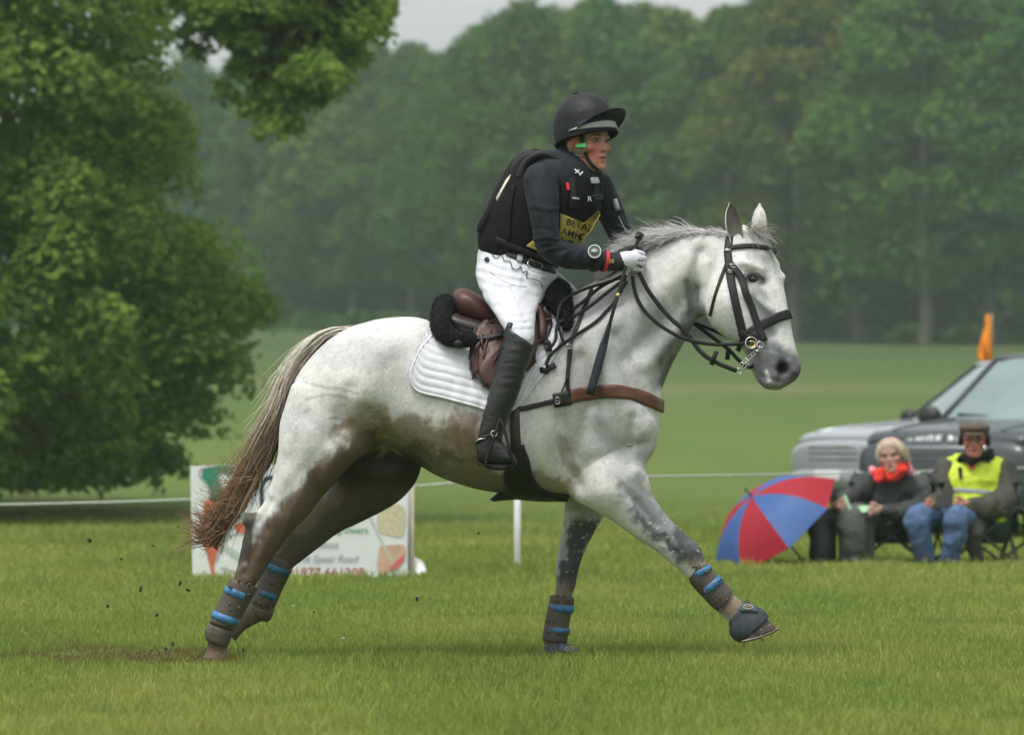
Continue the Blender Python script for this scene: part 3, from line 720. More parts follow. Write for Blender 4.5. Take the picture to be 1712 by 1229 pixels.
HB = BVHTree.FromPolygons([Vector(v) for v in HV], [tuple(f) for f in HF])

EYE = Vector((0, -CAM_D, CAM_H))
def on(tree, px, py, off=.004, side='near', maxd=60):
    """point on a surface seen at a picture pixel, lifted off along its normal"""
    q = Vector(W(px, py, 0))
    if side == 'near': o = EYE; d = (q-EYE).normalized()
    else: o = q + Vector((0, 3, 0)); d = Vector((0, -1, 0))
    h, n, i, t = tree.ray_cast(o, d, maxd)
    if h is None: return None, None
    if n.dot(d) > 0: n = -n
    return np.array(h + n*off), np.array(n)

def strap_geo(pts, nrm, width, thick):
    """flat band: pts on a surface, nrm = surface normals"""
    P = np.asarray(pts, float); N = nrmz(np.asarray(nrm, float)); K = len(P)
    T = nrmz(np.gradient(P, axis=0)); B = nrmz(np.cross(T, N)); w = np.broadcast_to(np.asarray(width, float), (K,))[:,None]/2
    t = thick
    prof = [(-1,0),(-.92,.8),(-.5,1),(.5,1),(.92,.8),(1,0),(.9,-.6),(-.9,-.6)]
    V = np.stack([P + B*w*a + N*t*b for a, b in prof], 1).reshape(-1,3); n = len(prof)
    F = [[k*n+i, k*n+(i+1)%n, (k+1)*n+(i+1)%n, (k+1)*n+i] for k in range(K-1) for i in range(n)] + [list(range(n))[::-1], [(K-1)*n+i for i in range(n)]]
    return V, F

def px_path(tree, path, off=.004, sub=5, side='near', smooth=2, fallback=None):
    Q = catmull(np.array(path, float), sub); P = []; N = []
    for x, y in Q:
        p, n = on(tree, x, y, off, side)
        if p is None:
            if fallback is None: continue
            p = W(x, y, fallback); n = np.array([0,-1.,0])
        P.append(p); N.append(n)
    P = np.array(P); N = np.array(N)
    for _ in range(smooth):
        if len(P) > 2:
            N[1:-1] = nrmz(N[:-2]+2*N[1:-1]+N[2:]); P[1:-1] = .25*P[:-2]+.5*P[1:-1]+.25*P[2:]
    return P, N

# ---- ears, eyes
M_ear = mat('ear_skin', (.16,.145,.14), .7, .25, 40, .2, 300)
M_coat2 = mat('pale_hair', (.52,.51,.48), .7, .2, 60, .3, 300, sheen=.2)
def ear(base, tip, w, y0, lean, opening):
    """leaf-shaped cupped ear, hollow towards 'opening'"""
    A = W(*base, y0); B = W(*tip, y0+lean); ax_ = B-A; L_ = np.linalg.norm(ax_); ax_ = ax_/L_
    o = nrmz(np.array(opening, float) - ax_*np.dot(opening, ax_)); s = np.cross(ax_, o)
    def sheet(off, wf):
        V = []
        for t in np.linspace(-.12,1,12):
            ww = w*wf*(math.sin(math.pi*min(1,(.22+.78*max(t,0))))**.8)*(1 if t < .85 else max(.02,(1-t)/.15)) if t > 0 else w*.8*wf
            for a in np.linspace(-1,1,9):
                V.append(A+ax_*L_*t + s*ww*math.sin(a*1.45) - o*(ww*(math.cos(a*1.45)-.25)*.9+off))
        return V
    V1 = sheet(.006, 1.06); V2 = sheet(-.001, 1.0)
    F = []; n = 9; K = 12
    for k in range(K-1):
        for i in range(n-1): F.append([k*n+i, k*n+i+1, (k+1)*n+i+1, (k+1)*n+i])
    F2 = [[j+n*K for j in f[::-1]] for f in F]
    rim = [[k*n, (k+1)*n, (k+1)*n+n*K, k*n+n*K] for k in range(K-1)] + [[k*n+n-1, k*n+n-1+n*K, (k+1)*n+n-1+n*K, (k+1)*n+n-1] for k in range(K-1)]
    b = MB(); b.V = [np.array(V1+V2)]; b.n = len(V1)*2; b.F = F + F2 + rim; b.M = [0]*len(F)+[1]*len(F2)+[0]*len(rim)
    b.build('ear', [M_coat2, M_ear], horse)
ear((1231,398), (1220,338), .036, -.075, -.01, (.35,-1,.1)); ear((1271,398), (1271,340), .040, .045, .0, (.8,.6,.1))
M_eye = mat('eye_gloss', (.012,.008,.006), .12, .2, 30, 0, spec=.5)
p, n_ = on(HB, 1259, 467, -.0095)
b = MB(); b.add(*ellipsoid_geo(p, (.031,.022,.020), None, 20, 14)); b.build('eye', M_eye, horse)
M_lid = mat('eye_lid', (.12,.12,.12), .6, .2, 60, .2, 300)
for pts, r_ in (([(1242,468),(1250,459),(1260,456),(1270,459),(1276,466)], .005),):
    P, N = px_path(HB, pts, .001, 4); b = MB(); P = P*1.0; b.tube(P, r_, 8); b.build('eyelid', M_lid, horse)

# ---- hair: mane, forelock, tail
def hair_geo(roots, dirs, length, g, seg=6, width=.0016, droop=.0, curl=.3, spread=.15, bend=None):
    """thin three-sided strands"""
    n = len(roots); P = roots.copy(); D = nrmz(dirs + g.normal(0, spread, (n,3))); L_ = np.asarray(length)[:,None]/seg
    pts = [P.copy()]
    for k in range(seg):
        D = D + g.normal(0, curl/seg, (n,3)) + np.array([0,0,-droop/seg])
        if bend is not None: D = D + bend(P, k/seg)/seg
        D = nrmz(D); P = P + D*L_; pts.append(P.copy())
    pts = np.stack(pts, 1); K = seg+1
    T = nrmz(np.gradient(pts, axis=1)); A = nrmz(np.cross(T, np.array([.1,-1.,.2]))); B = np.cross(T, A)
    w = (width*g.uniform(.6,1.4,n))[:,None,None]*np.linspace(1,.25,K)[None,:,None]
    ring = np.stack([pts+A*w, pts-A*w*.5+B*w*.87, pts-A*w*.5-B*w*.87], 2)
    V = ring.reshape(-1,3); F = []
    base = np.arange(n)[:,None]*K*3
    for k in range(K-1):
        for i in range(3):
            F.append(np.stack([base[:,0]+k*3+i, base[:,0]+k*3+(i+1)%3, base[:,0]+(k+1)*3+(i+1)%3, base[:,0]+(k+1)*3+i], 1))
    return V, np.concatenate(F), K*3

def hair_obj(name, parts, m, parent):
    Vs = []; Fs = []; Cs = []; n = 0
    for (V, F, per), col in parts:
        Vs.append(V); Fs.append(F+n); n += len(V); Cs.append(np.repeat(col, per, 0) if len(col)*per == len(V) else col)
    me = raw_mesh(name, np.concatenate(Vs), np.concatenate(Fs)); set_color(me, np.concatenate(Cs))
    return link(name, me, m, parent)
M_hair = mat('hair', attr='Col', rough=.5, var=.15, scale=90, bump=0, spec=.35)

def make_mane():
    g = np.random.default_rng(4)
    crest = catmull([(1012,462),(1032,447),(1055,428),(1080,414),(1120,397),(1160,388),(1200,387),(1222,391)], 30)
    parts = []
    n = 3800; idx = g.integers(0, len(crest), n); q = crest[idx] + g.normal(0, 2.0, (n,2))
    Y = g.normal(0, .022, n); r0 = np.array([W(x, y+4, yy) for (x, y), yy in zip(q, Y)])
    t = (q[:,0]-1012)/213
    ln = np.where(t < .78, g.uniform(.05,.18,n)*np.clip(.35+t*2.2,0,1)*np.clip((1.05-t)*2,.4,1), g.uniform(.025,.055,n))
    dirs = np.stack([-.80-.2*(t < .6), np.where(Y < .0, -.35, .4), .80-.30*t], 1) + g.normal(0,.12,(n,3))
    V = hair_geo(r0, dirs, ln, g, 6, .0014, .9, .5, .12)
    col = np.where(g.random((n,1)) > .22, np.array([[.70,.69,.66]]), np.array([[.30,.30,.30]]))*g.uniform(.75,1.15,(n,1))
    parts.append((V, col))
    # locks combed over the near side of the neck and lifted by the wind
    n = 1800; idx = g.integers(0, int(len(crest)*.62), n); q = crest[idx] + g.normal(0, 2, (n,2)) + np.array([0,3])
    r0 = np.array([W(x, y, -abs(g.normal(.03,.015))) for x, y in q]); lock = np.sin(q[:,0]*.21)+np.sin(q[:,0]*.083)
    dirs = np.stack([-1.0-.15*lock, -.25+0*lock, .18+.18*lock], 1)
    V = hair_geo(r0, dirs, g.uniform(.05,.15,n)*np.clip((q[:,0]-1000)/60,.35,1), g, 7, .0014, .75, .5, .10)
    col = np.where(g.random((n,1)) > .30, np.array([[.64,.63,.60]]), np.array([[.20,.20,.205]]))*g.uniform(.75,1.15,(n,1)); parts.append((V, col))
    hair_obj('mane', parts, M_hair, horse)
    n = 420; t = g.random(n); r0 = np.array([W(1236+32*a, 388+6*b, -.03+.05*c) for a, b, c in zip(t, g.random(n), g.random(n))])
    V = hair_geo(r0, np.stack([.35+0*t, -.35+0*t, .55-1.0*g.random(n)], 1), g.uniform(.05,.13,n), g, 6, .0013, 1.1, .7, .2)
    hair_obj('forelock', [(V, np.array([[.52,.5,.47]])*g.uniform(.5,1.1,(n,1)))], M_hair, horse)
make_mane()

def make_tail():
    g = np.random.default_rng(9)
    sp = catmull([(588,552),(548,560),(510,592),(482,640),(462,700),(432,765),(398,830),(366,880),(344,905)], 8)
    wd = catmull(np.array([[10],[16],[21],[21],[22],[25],[22],[17],[22]], float), 8)[:,0]
    b = MB(); core = np.array([W(x, y, 0) for x, y in catmull([(596,556),(552,564),(514,596),(488,645),(470,700),(444,760)], 6)])
    b.tube(core, np.linspace(.034,.02,len(core)), 12)
    o = b.build('dock', mat('tail_dock', (.15,.11,.08), .8, .35, 30, .4, 120), horse)
    parts = []; n = 5200; K = 10
    nl = 34; lk = g.integers(0, nl, n); t0 = g.random(n)**1.3*.62; lane = (np.linspace(-.95,.95,nl)[lk]*.8+g.normal(0,.09,n)).clip(-1,1); ly = (g.normal(0,.5,nl)[lk]+g.normal(0,.12,n)).clip(-1,1); lw = g.normal(0,.20,nl)[lk][:,None]; lp = g.uniform(0,6.3,nl)[lk][:,None]
    ln = g.uniform(.3,.75,n); ts = t0[:,None] + (np.minimum(1-t0, ln))[:,None]*np.linspace(0,1,K)[None]
    ii = ts*(len(sp)-1); i0 = np.clip(ii.astype(int), 0, len(sp)-2); f = (ii-i0)[...,None]
    ctr = sp[i0]*(1-f)+sp[i0+1]*f; tan = nrmz(sp[i0+1]-sp[i0]); nor = np.stack([-tan[...,1], tan[...,0]], -1)
    wv = wd[np.clip(i0,0,len(wd)-1)]
    fl = g.random((n,1)) > .90
    lane_t = lane[:,None]*(.55+.5*np.linspace(0,1,K)[None]) + lw*np.sin(ts*11+lp)*(.3+ts) + g.normal(0,.035,(n,K)) + fl*g.normal(0,.75,(n,1))*np.linspace(0,1,K)[None]**1.7
    xy = ctr + nor*(lane_t*wv*1.05)[...,None]
    yy = ly[:,None]*.045*(1-.25*ts) + .012*np.sin(ts*17+lane[:,None]*11)
    kk = (CAM_D+yy)/FPX
    pts = np.stack([(xy[...,0]-CX)*kk, yy, CAM_H+(HY-xy[...,1])*kk], -1)
    T = nrmz(np.gradient(pts, axis=1)); A = nrmz(np.cross(T, np.array([.1,-1.,.2]))); B = np.cross(T, A)
    w = (.0017*g.uniform(.6,1.5,n))[:,None,None]*np.linspace(1,.3,K)[None,:,None]
    V = np.stack([pts+A*w, pts-A*w*.5+B*w*.87, pts-A*w*.5-B*w*.87], 2).reshape(-1,3)
    base = np.arange(n)*K*3; F = np.concatenate([np.stack([base+k*3+i, base+k*3+(i+1)%3, base+(k+1)*3+(i+1)%3, base+(k+1)*3+i], 1) for k in range(K-1) for i in range(3)])
    # white top hair on the outer side, brown and muddy below and inside
    out = (nor[...,0]*lane_t < 0)*1.0
    outer = np.clip(-np.sign(nor[...,0])*lane_t*1.5+.62+g.normal(0,.25,(n,1)), 0, 1); up = np.clip((.60-ts+g.normal(0,.09,(n,1)))*4.5, 0, 1)
    k = (outer*up)[...,None]; brown = np.array([.20,.132,.075])*g.choice([.45,.75,1.0,1.5],nl)[lk][:,None,None]*g.uniform(.8,1.2,(n,1,1)) + np.array([.14,.075,.035])*np.clip(ts-.6,0,1)[...,None]
    c = brown*g.uniform(.55,1.35,(n,1,1))*(1-k) + np.array([.74,.70,.61])*k*g.uniform(.8,1.1,(n,1,1))
    parts.append(((V, F, K*3), np.repeat(c.reshape(-1,3), 3, 0)))
    # flying ends
    n = 480; a = g.random(n); src = sp[-1-g.integers(0,22,n)] + g.normal(0,9,(n,2)); r0 = np.array([W(x, y, g.normal(0,.03)) for x, y in src])
    ang = R(150)+g.choice([-1.0,-.62,-.3,.0,.25,.7,1.3], n)+g.normal(0,.10,n); dirs = np.stack([np.cos(ang), .0*ang+g.normal(0,.25,n), np.sin(ang)*.8-.1], 1)
    V = hair_geo(r0, dirs, g.uniform(.06,.19,n), g, 7, .0018, .0, .9, .05)
    parts.append((V, np.array([[.22,.125,.068]])*g.uniform(.5,1.3,(n,1))))
    hair_obj('tail', parts, M_hair, horse)
    b = MB(); b.add(*ellipsoid_geo(W(421,806,-.02), (.022,.014,.012), None, 10, 7)); b.add(*ellipsoid_geo(W(411,804,-.02), (.012,.012,.01), None, 8, 6))
    b.tube([W(410,790,-.01), W(418,806,-.02), W(426,830,-.02), W(431,852,-.02)], [.0012,.0012,.001,.0006], 5); b.build('mud_lump', mat('wet_soil', (.05,.034,.022), .8, .4, 60, .8, 90), horse)
make_tail()

# hooves' iron shoes and studs
M_iron = mat('worn_iron', (.22,.17,.13), .5, .3, 60, .3, 200, metal=.6)
b = MB()
shoe = catmull([(1240,1074),(1262,1069),(1285,1061),(1300,1053)], 5)
b.tube([W(x, y, YN-.05+.05*(i/len(shoe))**3) for i, (x, y) in enumerate(shoe)], .007, 8, flat=.6); b.tube([W(x, y, YN+.05-.05*(i/len(shoe))**3) for i, (x, y) in enumerate(shoe)], .007, 8)
b.build('horseshoe', M_iron, horse)
for x, y in ((1243,1076),(1274,1066)):
    b = MB(); b.tube([W(x, y-2, YN-.045), W(x+1, y+8, YN-.045)], [.006,.004], 8); b.build('stud', M_iron, horse)
# ---------------------------------------------------------------- tack
M_pad = mat('white_cotton', (.62,.63,.66), .85, .06, 30, .35, 500)
M_fleece = mat('black_sheepskin', (.012,.012,.013), .95, .4, 60, 1.0, 120, bdist=.012, spec=.1)
M_leather = mat('brown_leather', (.060,.021,.016), .45, .35, 22, .3, 160, spec=.4)
M_leather_dk = mat('dark_panel_leather', (.035,.026,.024), .42, .25, 30, .2, 220)
M_tan = mat('chestnut_strap_leather', (.10,.040,.022), .45, .25, 30, .2, 220)
M_black = mat('black_leather', (.011,.0105,.011), .5, .3, 40, .25, 220, spec=.3)
M_rein = mat('black_rubber_rein', (.012,.012,.013), .65, .3, 60, .4, 300, spec=.25)
M_steel = mat('bright_steel', (.38,.38,.37), .3, .1, 40, 0, metal=1.0)
M_brass = mat('brass', (.62,.45,.17), .3, .1, 40, 0, metal=1.0)
SURF = [HB]

def on_any(px, py, off=.004):
    best = None
    for t in SURF:
        p, n = on(t, px, py, off)
        if p is not None and (best is None or p[1] < best[0][1]): best = (p, n)
    return best if best else (None, None)

def any_path(path, off=.004, sub=5, smooth=2, fallback=-.2, push=0.0):
    Q = catmull(np.array(path, float), sub); P = []; N = []
    for x, y in Q:
        p, n = on_any(x, y, off)
        if p is None: p = W(x, y, fallback); n = np.array([0,-1.,0])
        P.append(p); N.append(n)
    P = np.array(P); N = np.array(N)
    for _ in range(smooth):
        N[1:-1] = nrmz(N[:-2]+2*N[1:-1]+N[2:]); P[1:-1] = .25*P[:-2]+.5*P[1:-1]+.25*P[2:]
    return P, N

def around(x, zc, th, off):
    """skin of the trunk in the slice X = x, direction th (0 = away from camera, 90 = up, 180 = near side)"""
    d = np.array([0, math.cos(th), math.sin(th)]); o = np.array([x, 0, zc])
    h, n, i, t = HB.ray_cast(Vector(o), Vector(d), .45)
    if h is None: return np.array([x, 0, zc]) + d*(.28+off), d
    n = np.array(n); n = n if n@d > 0 else -n
    return np.array(h) + nrmz(n*.4+d*.6)*off, nrmz(n*.4+d*.6)
ZC = W(0, 690)[2]
def theta_of(px, py):
    p, n = on(HB, px, py, 0)
    if p is None: return math.pi
    return math.atan2(p[2]-ZC, p[1]), p[0]

def wrapped_sheet(bottom, top_x, nu, nv, off, thick, pattern=None, both=True):
    """cloth lying over the back: bottom edge on the near side in pixels, top_x = x pixels along the spine"""
    B = catmull(np.array(bottom, float), max(2, nu//(len(bottom)-1))); K = len(B)
    TX = np.interp(np.linspace(0,1,K), np.linspace(0,1,len(top_x)), top_x)
    outer = []; inner = []
    for k in range(K):
        th, xb = theta_of(*B[k]); th = th if th > 0 else th+2*math.pi
        xt = W(TX[k], 0, 0)[0]; row_o = []; row_i = []
        for v in np.linspace(0, 1, nv):
            a = th + (math.pi/2-th)*v; x = xb + (xt-xb)*v**1.2
            p, n = around(x, ZC, a, off); q = thick + (pattern(k/(K-1), v) if pattern else 0)
            row_i.append(p); row_o.append(p+n*q)
        if both:
            row_o += [r*np.array([1,-1,1]) for r in row_o[-2::-1]]; row_i += [r*np.array([1,-1,1]) for r in row_i[-2::-1]]
        outer.append(row_o); inner.append(row_i)
    m = len(outer[0]); V = np.array(outer+inner).reshape(-1,3); F = []; o2 = K*m
    for k in range(K-1):
        for j in range(m-1):
            F.append([k*m+j, (k+1)*m+j, (k+1)*m+j+1, k*m+j+1]); F.append([o2+k*m+j+1, o2+(k+1)*m+j+1, o2+(k+1)*m+j, o2+k*m+j])
    for k in range(K-1):
        F.append([k*m, o2+k*m, o2+(k+1)*m, (k+1)*m]); F.append([k*m+m-1, (k+1)*m+m-1, o2+(k+1)*m+m-1, o2+k*m+m-1])
    for j in range(m-1):
        F.append([j, j+1, o2+j+1, o2+j]); F.append([(K-1)*m+j, o2+(K-1)*m+j, o2+(K-1)*m+j+1, (K-1)*m+j+1])
    return V, F, np.array(outer)

HX = float(horse.location.x)
pad = thing('saddle_cloth', 'white quilted saddle cloth spread under the brown saddle', 'saddle cloth', (float(W(800,0)[0]), 0, 1.3))
def quilt(u, v):
    if u < .02 or u > .98 or v < .02: return .004
    if u < .55:
        return .009*abs(math.sin(v*math.pi*14))**.35
    return .009*(abs(math.sin((v*11+u*9)*math.pi))**.4)*(abs(math.sin((v*11-u*22)*math.pi))**.4)
padB = [(722,566),(700,592),(687,628),(697,654),(740,666),(790,679),(830,690),(860,684),(888,652),(914,618),(933,580),(941,545)]
Vp, Fp, Op = wrapped_sheet(padB, [742,745,750,760,790,815,840,868,895,915,930,940], 110, 90, .004, .006, quilt)
b = MB(); b.add(Vp, Fp); b.build('quilted_cloth', M_pad, pad)
SURF.append(BVHTree.FromPolygons([Vector(v) for v in Vp], Fp))
edge = Op[:,0,:]
for sgn in (1,-1): b = MB(); b.tube(edge*np.array([1,sgn,1]), .006, 8); b.build('binding', M_pad, pad)

M_fur = mat('black_fleece_fibres', (.008,.008,.009), .9, .3, 60, 0, spec=.1)
def fleece_hair(curve, rad, n, g, ln=.014):
    P = catmull(curve, 8); i = g.integers(0, len(P)-1, n); t = nrmz(np.gradient(P, axis=0))[i]
    d = nrmz(g.normal(0,1,(n,3))); d = nrmz(d - t*np.sum(d*t, 1, keepdims=True)*.7)
    r = catmull(np.asarray(rad, float)[:,None], 8)[:,0][i]
    root = P[i] + t*g.uniform(-.01,.01,(n,1)) + d*r[:,None]*.97
    return hair_geo(root, d, g.uniform(.5,1.2,n)*ln, g, 3, .0016, .1, 1.2, .5)
fl = thing('sheepskin_half_pad', 'black sheepskin half pad showing behind and in front of the saddle', 'half pad', (float(W(800,0)[0]), 0, 1.35))
g_ = np.random.default_rng(2); parts = []
for nm, cv, rd in (('fleece_roll', [W(788,570,-.315),W(752,563,-.27),W(738,546,-.20),W(742,524,-.10),W(745,514,0),W(742,524,.10),W(738,546,.20)], [.028,.040,.047,.05,.052,.05,.047]),
                   ('fleece_roll', [W(948,545,-.235),W(940,516,-.18),W(931,497,-.11),W(928,491,0),W(930,498,.10),W(938,516,.18)], [.022,.045,.062,.066,.06,.045])):
    b = MB(); b.add(*limb_geo(cv, rd, 16, 5)); b.build(nm, M_fleece, fl)
    G = fleece_hair(cv, rd, 2600, g_); parts.append((G, np.full((2600,3), .016)))
me = raw_mesh('fleece', np.concatenate([p[0][0] for p in parts]), np.concatenate([parts[0][0][1], parts[1][0][1]+len(parts[0][0][0])])); link('fleece', me, M_fur, fl)

saddle = thing('saddle', 'brown leather jumping saddle on the white cloth under the rider', 'saddle', (float(W(840,0)[0]), 0, 1.35))
# seat with raised cantle and pommel: lofted across
def seat_geo():
    st = [(757,500,766,528,.10),(760,487,776,536,.155),(778,483,800,545,.172),(805,497,820,552,.165),(835,518,845,556,.135),(865,522,868,555,.10),(890,508,888,545,.085),(906,500,900,535,.07),(914,508,906,530,.05)]
    return ring_loft(st, 0, 32, 5, 2.6)
b = MB(); b.add(*seat_geo()); b.build('seat', M_leather, saddle)
b = MB(); b.add(*ring_loft([(748,528,752,548,.16),(752,521,768,562,.19),(790,530,800,572,.20),(840,545,845,580,.2),(890,530,895,570,.17)], 0, 28, 4, 2.4)); b.build('panel', M_leather_dk, saddle)
def flap(outline, off, thick, nm, m):
    """leather flap following the horse's side"""
    O = catmull(np.array(outline+[outline[0]], float), 4)[:-1]; c = O.mean(0); rings = []; 
    for s in np.linspace(0, 1, 7):
        ring = []
        for q in O:
            x, y = c+(q-c)*s; p, n = on_any(x, y, off + (thick if s < .97 else thick*.4)); 
            if p is None or p[1] > -.12: p = W(x, y, -.24)
            ring.append(p)
        rings.append(np.array(ring))
    for _ in range(14):
        for a in range(1, 7):
            q = rings[a]; up_ = rings[a-1]; dn = rings[min(a+1, 6)]
            y = (np.roll(q[:,1],1)+np.roll(q[:,1],-1)+up_[:,1]+dn[:,1])/4; q[:,1] = .4*q[:,1]+.6*y
        rings[0][:,1] = rings[1][:,1].mean()
    K = len(O); V = [rings[0].mean(0)]; F = []
    for r in rings[1:]: V += list(r)
    last = rings[-1] + np.array([0, thick*1.6, 0]); V += list(last)
    F += [[0, 1+(i+1)%K, 1+i] for i in range(K)]
    for k in range(6): F += [[1+k*K+i, 1+k*K+(i+1)%K, 1+(k+1)*K+(i+1)%K, 1+(k+1)*K+i] for i in range(K)]
    V = np.array(V); b = MB(); b.add(V, F); b.build(nm, m, saddle)
    SURF.append(BVHTree.FromPolygons([Vector(v) for v in V], F)); return rings[-1]
e1 = flap([(800,546),(788,580),(785,612),(797,640),(826,655),(856,648),(888,606),(908,570),(918,538),(908,512),(880,508),(838,530)], .030, .010, 'flap', M_leather)
b = MB(); b.tube(np.concatenate([e1, e1[:1]]), .004, 6); b.build('flap_piping', M_leather_dk, saddle)
for p0, r_, m_ in (([(884,512),(893,545),(892,585),(880,618)], .017, M_leather), ([(897,506),(907,540),(903,575)], .018, M_leather), ([(908,512),(919,540),(912,572)], .012, M_leather_dk), ([(808,560),(797,590),(800,625)], .006, M_leather), ([(822,552),(812,580),(808,600)], .006, M_leather)):
    P, N = any_path(p0, .005, 6); b = MB(); b.add(*tube_geo(P, r_*np.sin(np.linspace(.25,math.pi-.25,len(P)))**.5, 10, True)); b.build('knee_roll', m_, saddle)
P, N = any_path([(764,577),(780,574),(800,570),(826,565),(850,559)], .014, 5, 3, -.33); b = MB(); b.add(*strap_geo(P, N, [.030]*3+[.026]*(len(P)-3), .005)); b.add(*ellipsoid_geo(W(766,576,-.345), (.02,.007,.016))); b.build('stirrup_leather', M_black, saddle)
b = MB(); P, N = any_path([(803,557),(806,582)], .012, 4, 1, -.34); b.add(*strap_geo(P, N, .010, .006)); b.build('keeper', M_leather, saddle)

# girth with a broad belly guard
girth = thing('girth', 'dark girth with a broad belly guard strapped round the horse', 'girth', (float(W(865,0)[0]), 0, .75))
def girth_sheet(rows, off, thick, nm, m):
    """rows of (angle deg, x0 px, x1 px) running round under the belly"""
    V = []; F = []; n = 9
    R_ = catmull(np.array(rows, float), 6); K = len(R_)
    for th, x0, x1 in R_:
        for s in np.linspace(0,1,n):
            x = W(x0+(x1-x0)*s, 0, 0)[0]; p, nn = around(x, ZC, R(th), off); V.append(p+nn*thick*math.sin(math.pi*(.08+.84*s))**.5)
    for k in range(K-1):
        for j in range(n-1): F.append([k*n+j, (k+1)*n+j, (k+1)*n+j+1, k*n+j+1])
    V = np.array(V); V2 = V*1.0
    for k in range(K):
        d = nrmz(V[k*n:(k+1)*n]-np.array([0,0,ZC])*[1,1,1]); 
    inner = V - nrmz(np.stack([0*V[:,0], V[:,1], V[:,2]-ZC], 1))*(thick+.003); o = len(V)
    F2 = [[i+o for i in f[::-1]] for f in F]; b = MB(); b.add(np.concatenate([V, inner]), F+F2+[[k*n, o+k*n, o+(k+1)*n, (k+1)*n] for k in range(K-1)]+[[k*n+n-1, (k+1)*n+n-1, o+(k+1)*n+n-1, o+k*n+n-1] for k in range(K-1)]); b.build(nm, m, girth)
girth_sheet([(178,852,868),(195,853,869),(212,856,872)], .008, .007, 'girth_strap', M_leather_dk)
girth_sheet([(205,850,876),(218,850,885),(230,842,890),(245,846,905),(258,840,935),(270,836,950),(285,840,935),(300,850,900),(320,850,880)], .010, .012, 'belly_guard', M_black)
b = MB(); b.add(*ring_loft([(818,836,826,840,.05),(842,820,846,838,.10),(875,815,880,836,.12),(915,822,915,836,.12),(945,824,945,834,.10),(962,828,962,834,.05)], 0, 20, 4, 2.2)); b.build('stud_guard', M_black, girth)

# breastplate
bp_ = thing('breastplate', 'brown leather breastplate band buckled across the horse chest', 'breastplate', (float(W(1000,0)[0]), 0, 1.1))
P, N = any_path([(926,672),(955,664),(985,658),(1025,655),(1060,661),(1085,670),(1099,677)], .005, 7)
far = P[::-1]*np.array([1,-1,1]); farn = N[::-1]*np.array([1,-1,1]); mid = W(1108,680,0)
PP = np.concatenate([P, [mid+[0,-.05,.0], mid, mid+[0,.05,.0]], far]); NN = np.concatenate([N, [[.9,-.4,0],[1,0,0],[.9,.4,0]], farn])
b = MB(); b.add(*strap_geo(PP, NN, .058, .006)); b.build('chest_band', M_tan, bp_)
P, N = any_path([(858,687),(885,682),(908,676),(932,670)], .007, 6); b = MB(); b.add(*strap_geo(P, N, .022, .005)); b.build('side_strap', M_black, bp_)
P, N = any_path([(925,671),(938,669),(952,666)], .012, 6); b = MB(); b.add(*strap_geo(P, N, .060, .005)); b.build('buckle_guard', M_black, bp_)
def buckle(px, py, w, h, m, parent, off=.012, rot=0.):
    p, n = on_any(px, py, off)
    if p is None: p = W(px, py, -.2)
    b = MB(); c, s = math.cos(rot), math.sin(rot); pts = []
    for a in np.linspace(0, 2*math.pi, 17):
        x, z = abs(math.cos(a))**.5*np.sign(math.cos(a))*w/2, abs(math.sin(a))**.5*np.sign(math.sin(a))*h/2
        pts.append(p+np.array([x*c-z*s, 0, x*s+z*c]))
    b.tube(pts, .0022, 6); b.tube([p+np.array([-w/2*c,-.001,-w/2*s]), p+np.array([w/2*c,-.002,w/2*s])], .0015, 5); b.build('buckle', m, parent)
buckle(931,671,.018,.026,M_steel,bp_,.018)
P, N = any_path([(990,486),(978,515),(966,548),(954,576),(950,600),(948,640),(951,664)], .007, 6, 2, -.2); b = MB(); b.add(*strap_geo(P, N, .016, .005)); b.build('neck_strap', M_black, bp_)
P, N = any_path([(953,580),(949,610),(947,640)], .013, 5); b = MB(); b.add(*strap_geo(P, N, .018, .005)); b.build('neck_strap', M_black, bp_)
P, N = any_path([(947,636),(943,646),(938,656)], .012, 5); b = MB(); b.add(*strap_geo(P, N, [.012]*5+[.007]*6, .004)); b.build('strap_tail', M_black, bp_)
buckle(951,581,.022,.016,M_steel,bp_,.018)

# bridle
br = thing('bridle', 'black leather bridle with a curb bit on the grey horse head', 'bridle', (float(W(1250,0)[0]), 0, 1.5))
def head_strap(nm, path, width, thick=.005, m=None, off=.004, wrap=None):
    P, N = px_path(HB, path, off, 6, 'near', 3, -.13)
    if wrap == 'far':
        Pf, Nf = px_path(HB, path[::-1], off, 6, 'far', 3, .03); k = 3
        P = np.concatenate([P, (P[-1:]*.5+Pf[:1]*.5)+N[-1:]*.0, Pf]); N = np.concatenate([N, nrmz(N[-1:]+Nf[:1]), Nf])
        P = np.array(P); 
        for _ in range(2): P[1:-1] = .25*P[:-2]+.5*P[1:-1]+.25*P[2:]; N[1:-1] = nrmz(N[:-2]+2*N[1:-1]+N[2:])
    b = MB(); b.add(*strap_geo(P, N, width, thick)); b.build(nm, m or M_black, br)
head_strap('headpiece', [(1222,391),(1219,405),(1217,422),(1219,442)], .034, .006)
head_strap('browband', [(1219,416),(1240,413),(1265,413),(1290,418),(1299,421)], .022, .007, wrap='far')
head_strap('cheekpiece', [(1219,440),(1222,470),(1230,510),(1240,550),(1246,572)], .036, .006, off=.005)
head_strap('cheekpiece', [(1222,444),(1238,465),(1250,500),(1264,540),(1277,572)], .031, .006, off=.010)
head_strap('throatlatch', [(1217,436),(1206,466),(1196,496),(1188,528)], .013, .005)
head_strap('noseband', [(1243,566),(1262,552),(1285,538),(1308,529),(1323,525)], .042, .008, off=.008, wrap='far')
head_strap('flash_strap', [(1246,556),(1240,574),(1233,588)], .022, .006, off=.008)
head_strap('flash_strap', [(1238,556),(1252,566),(1266,560)], .03, .006, off=.012)
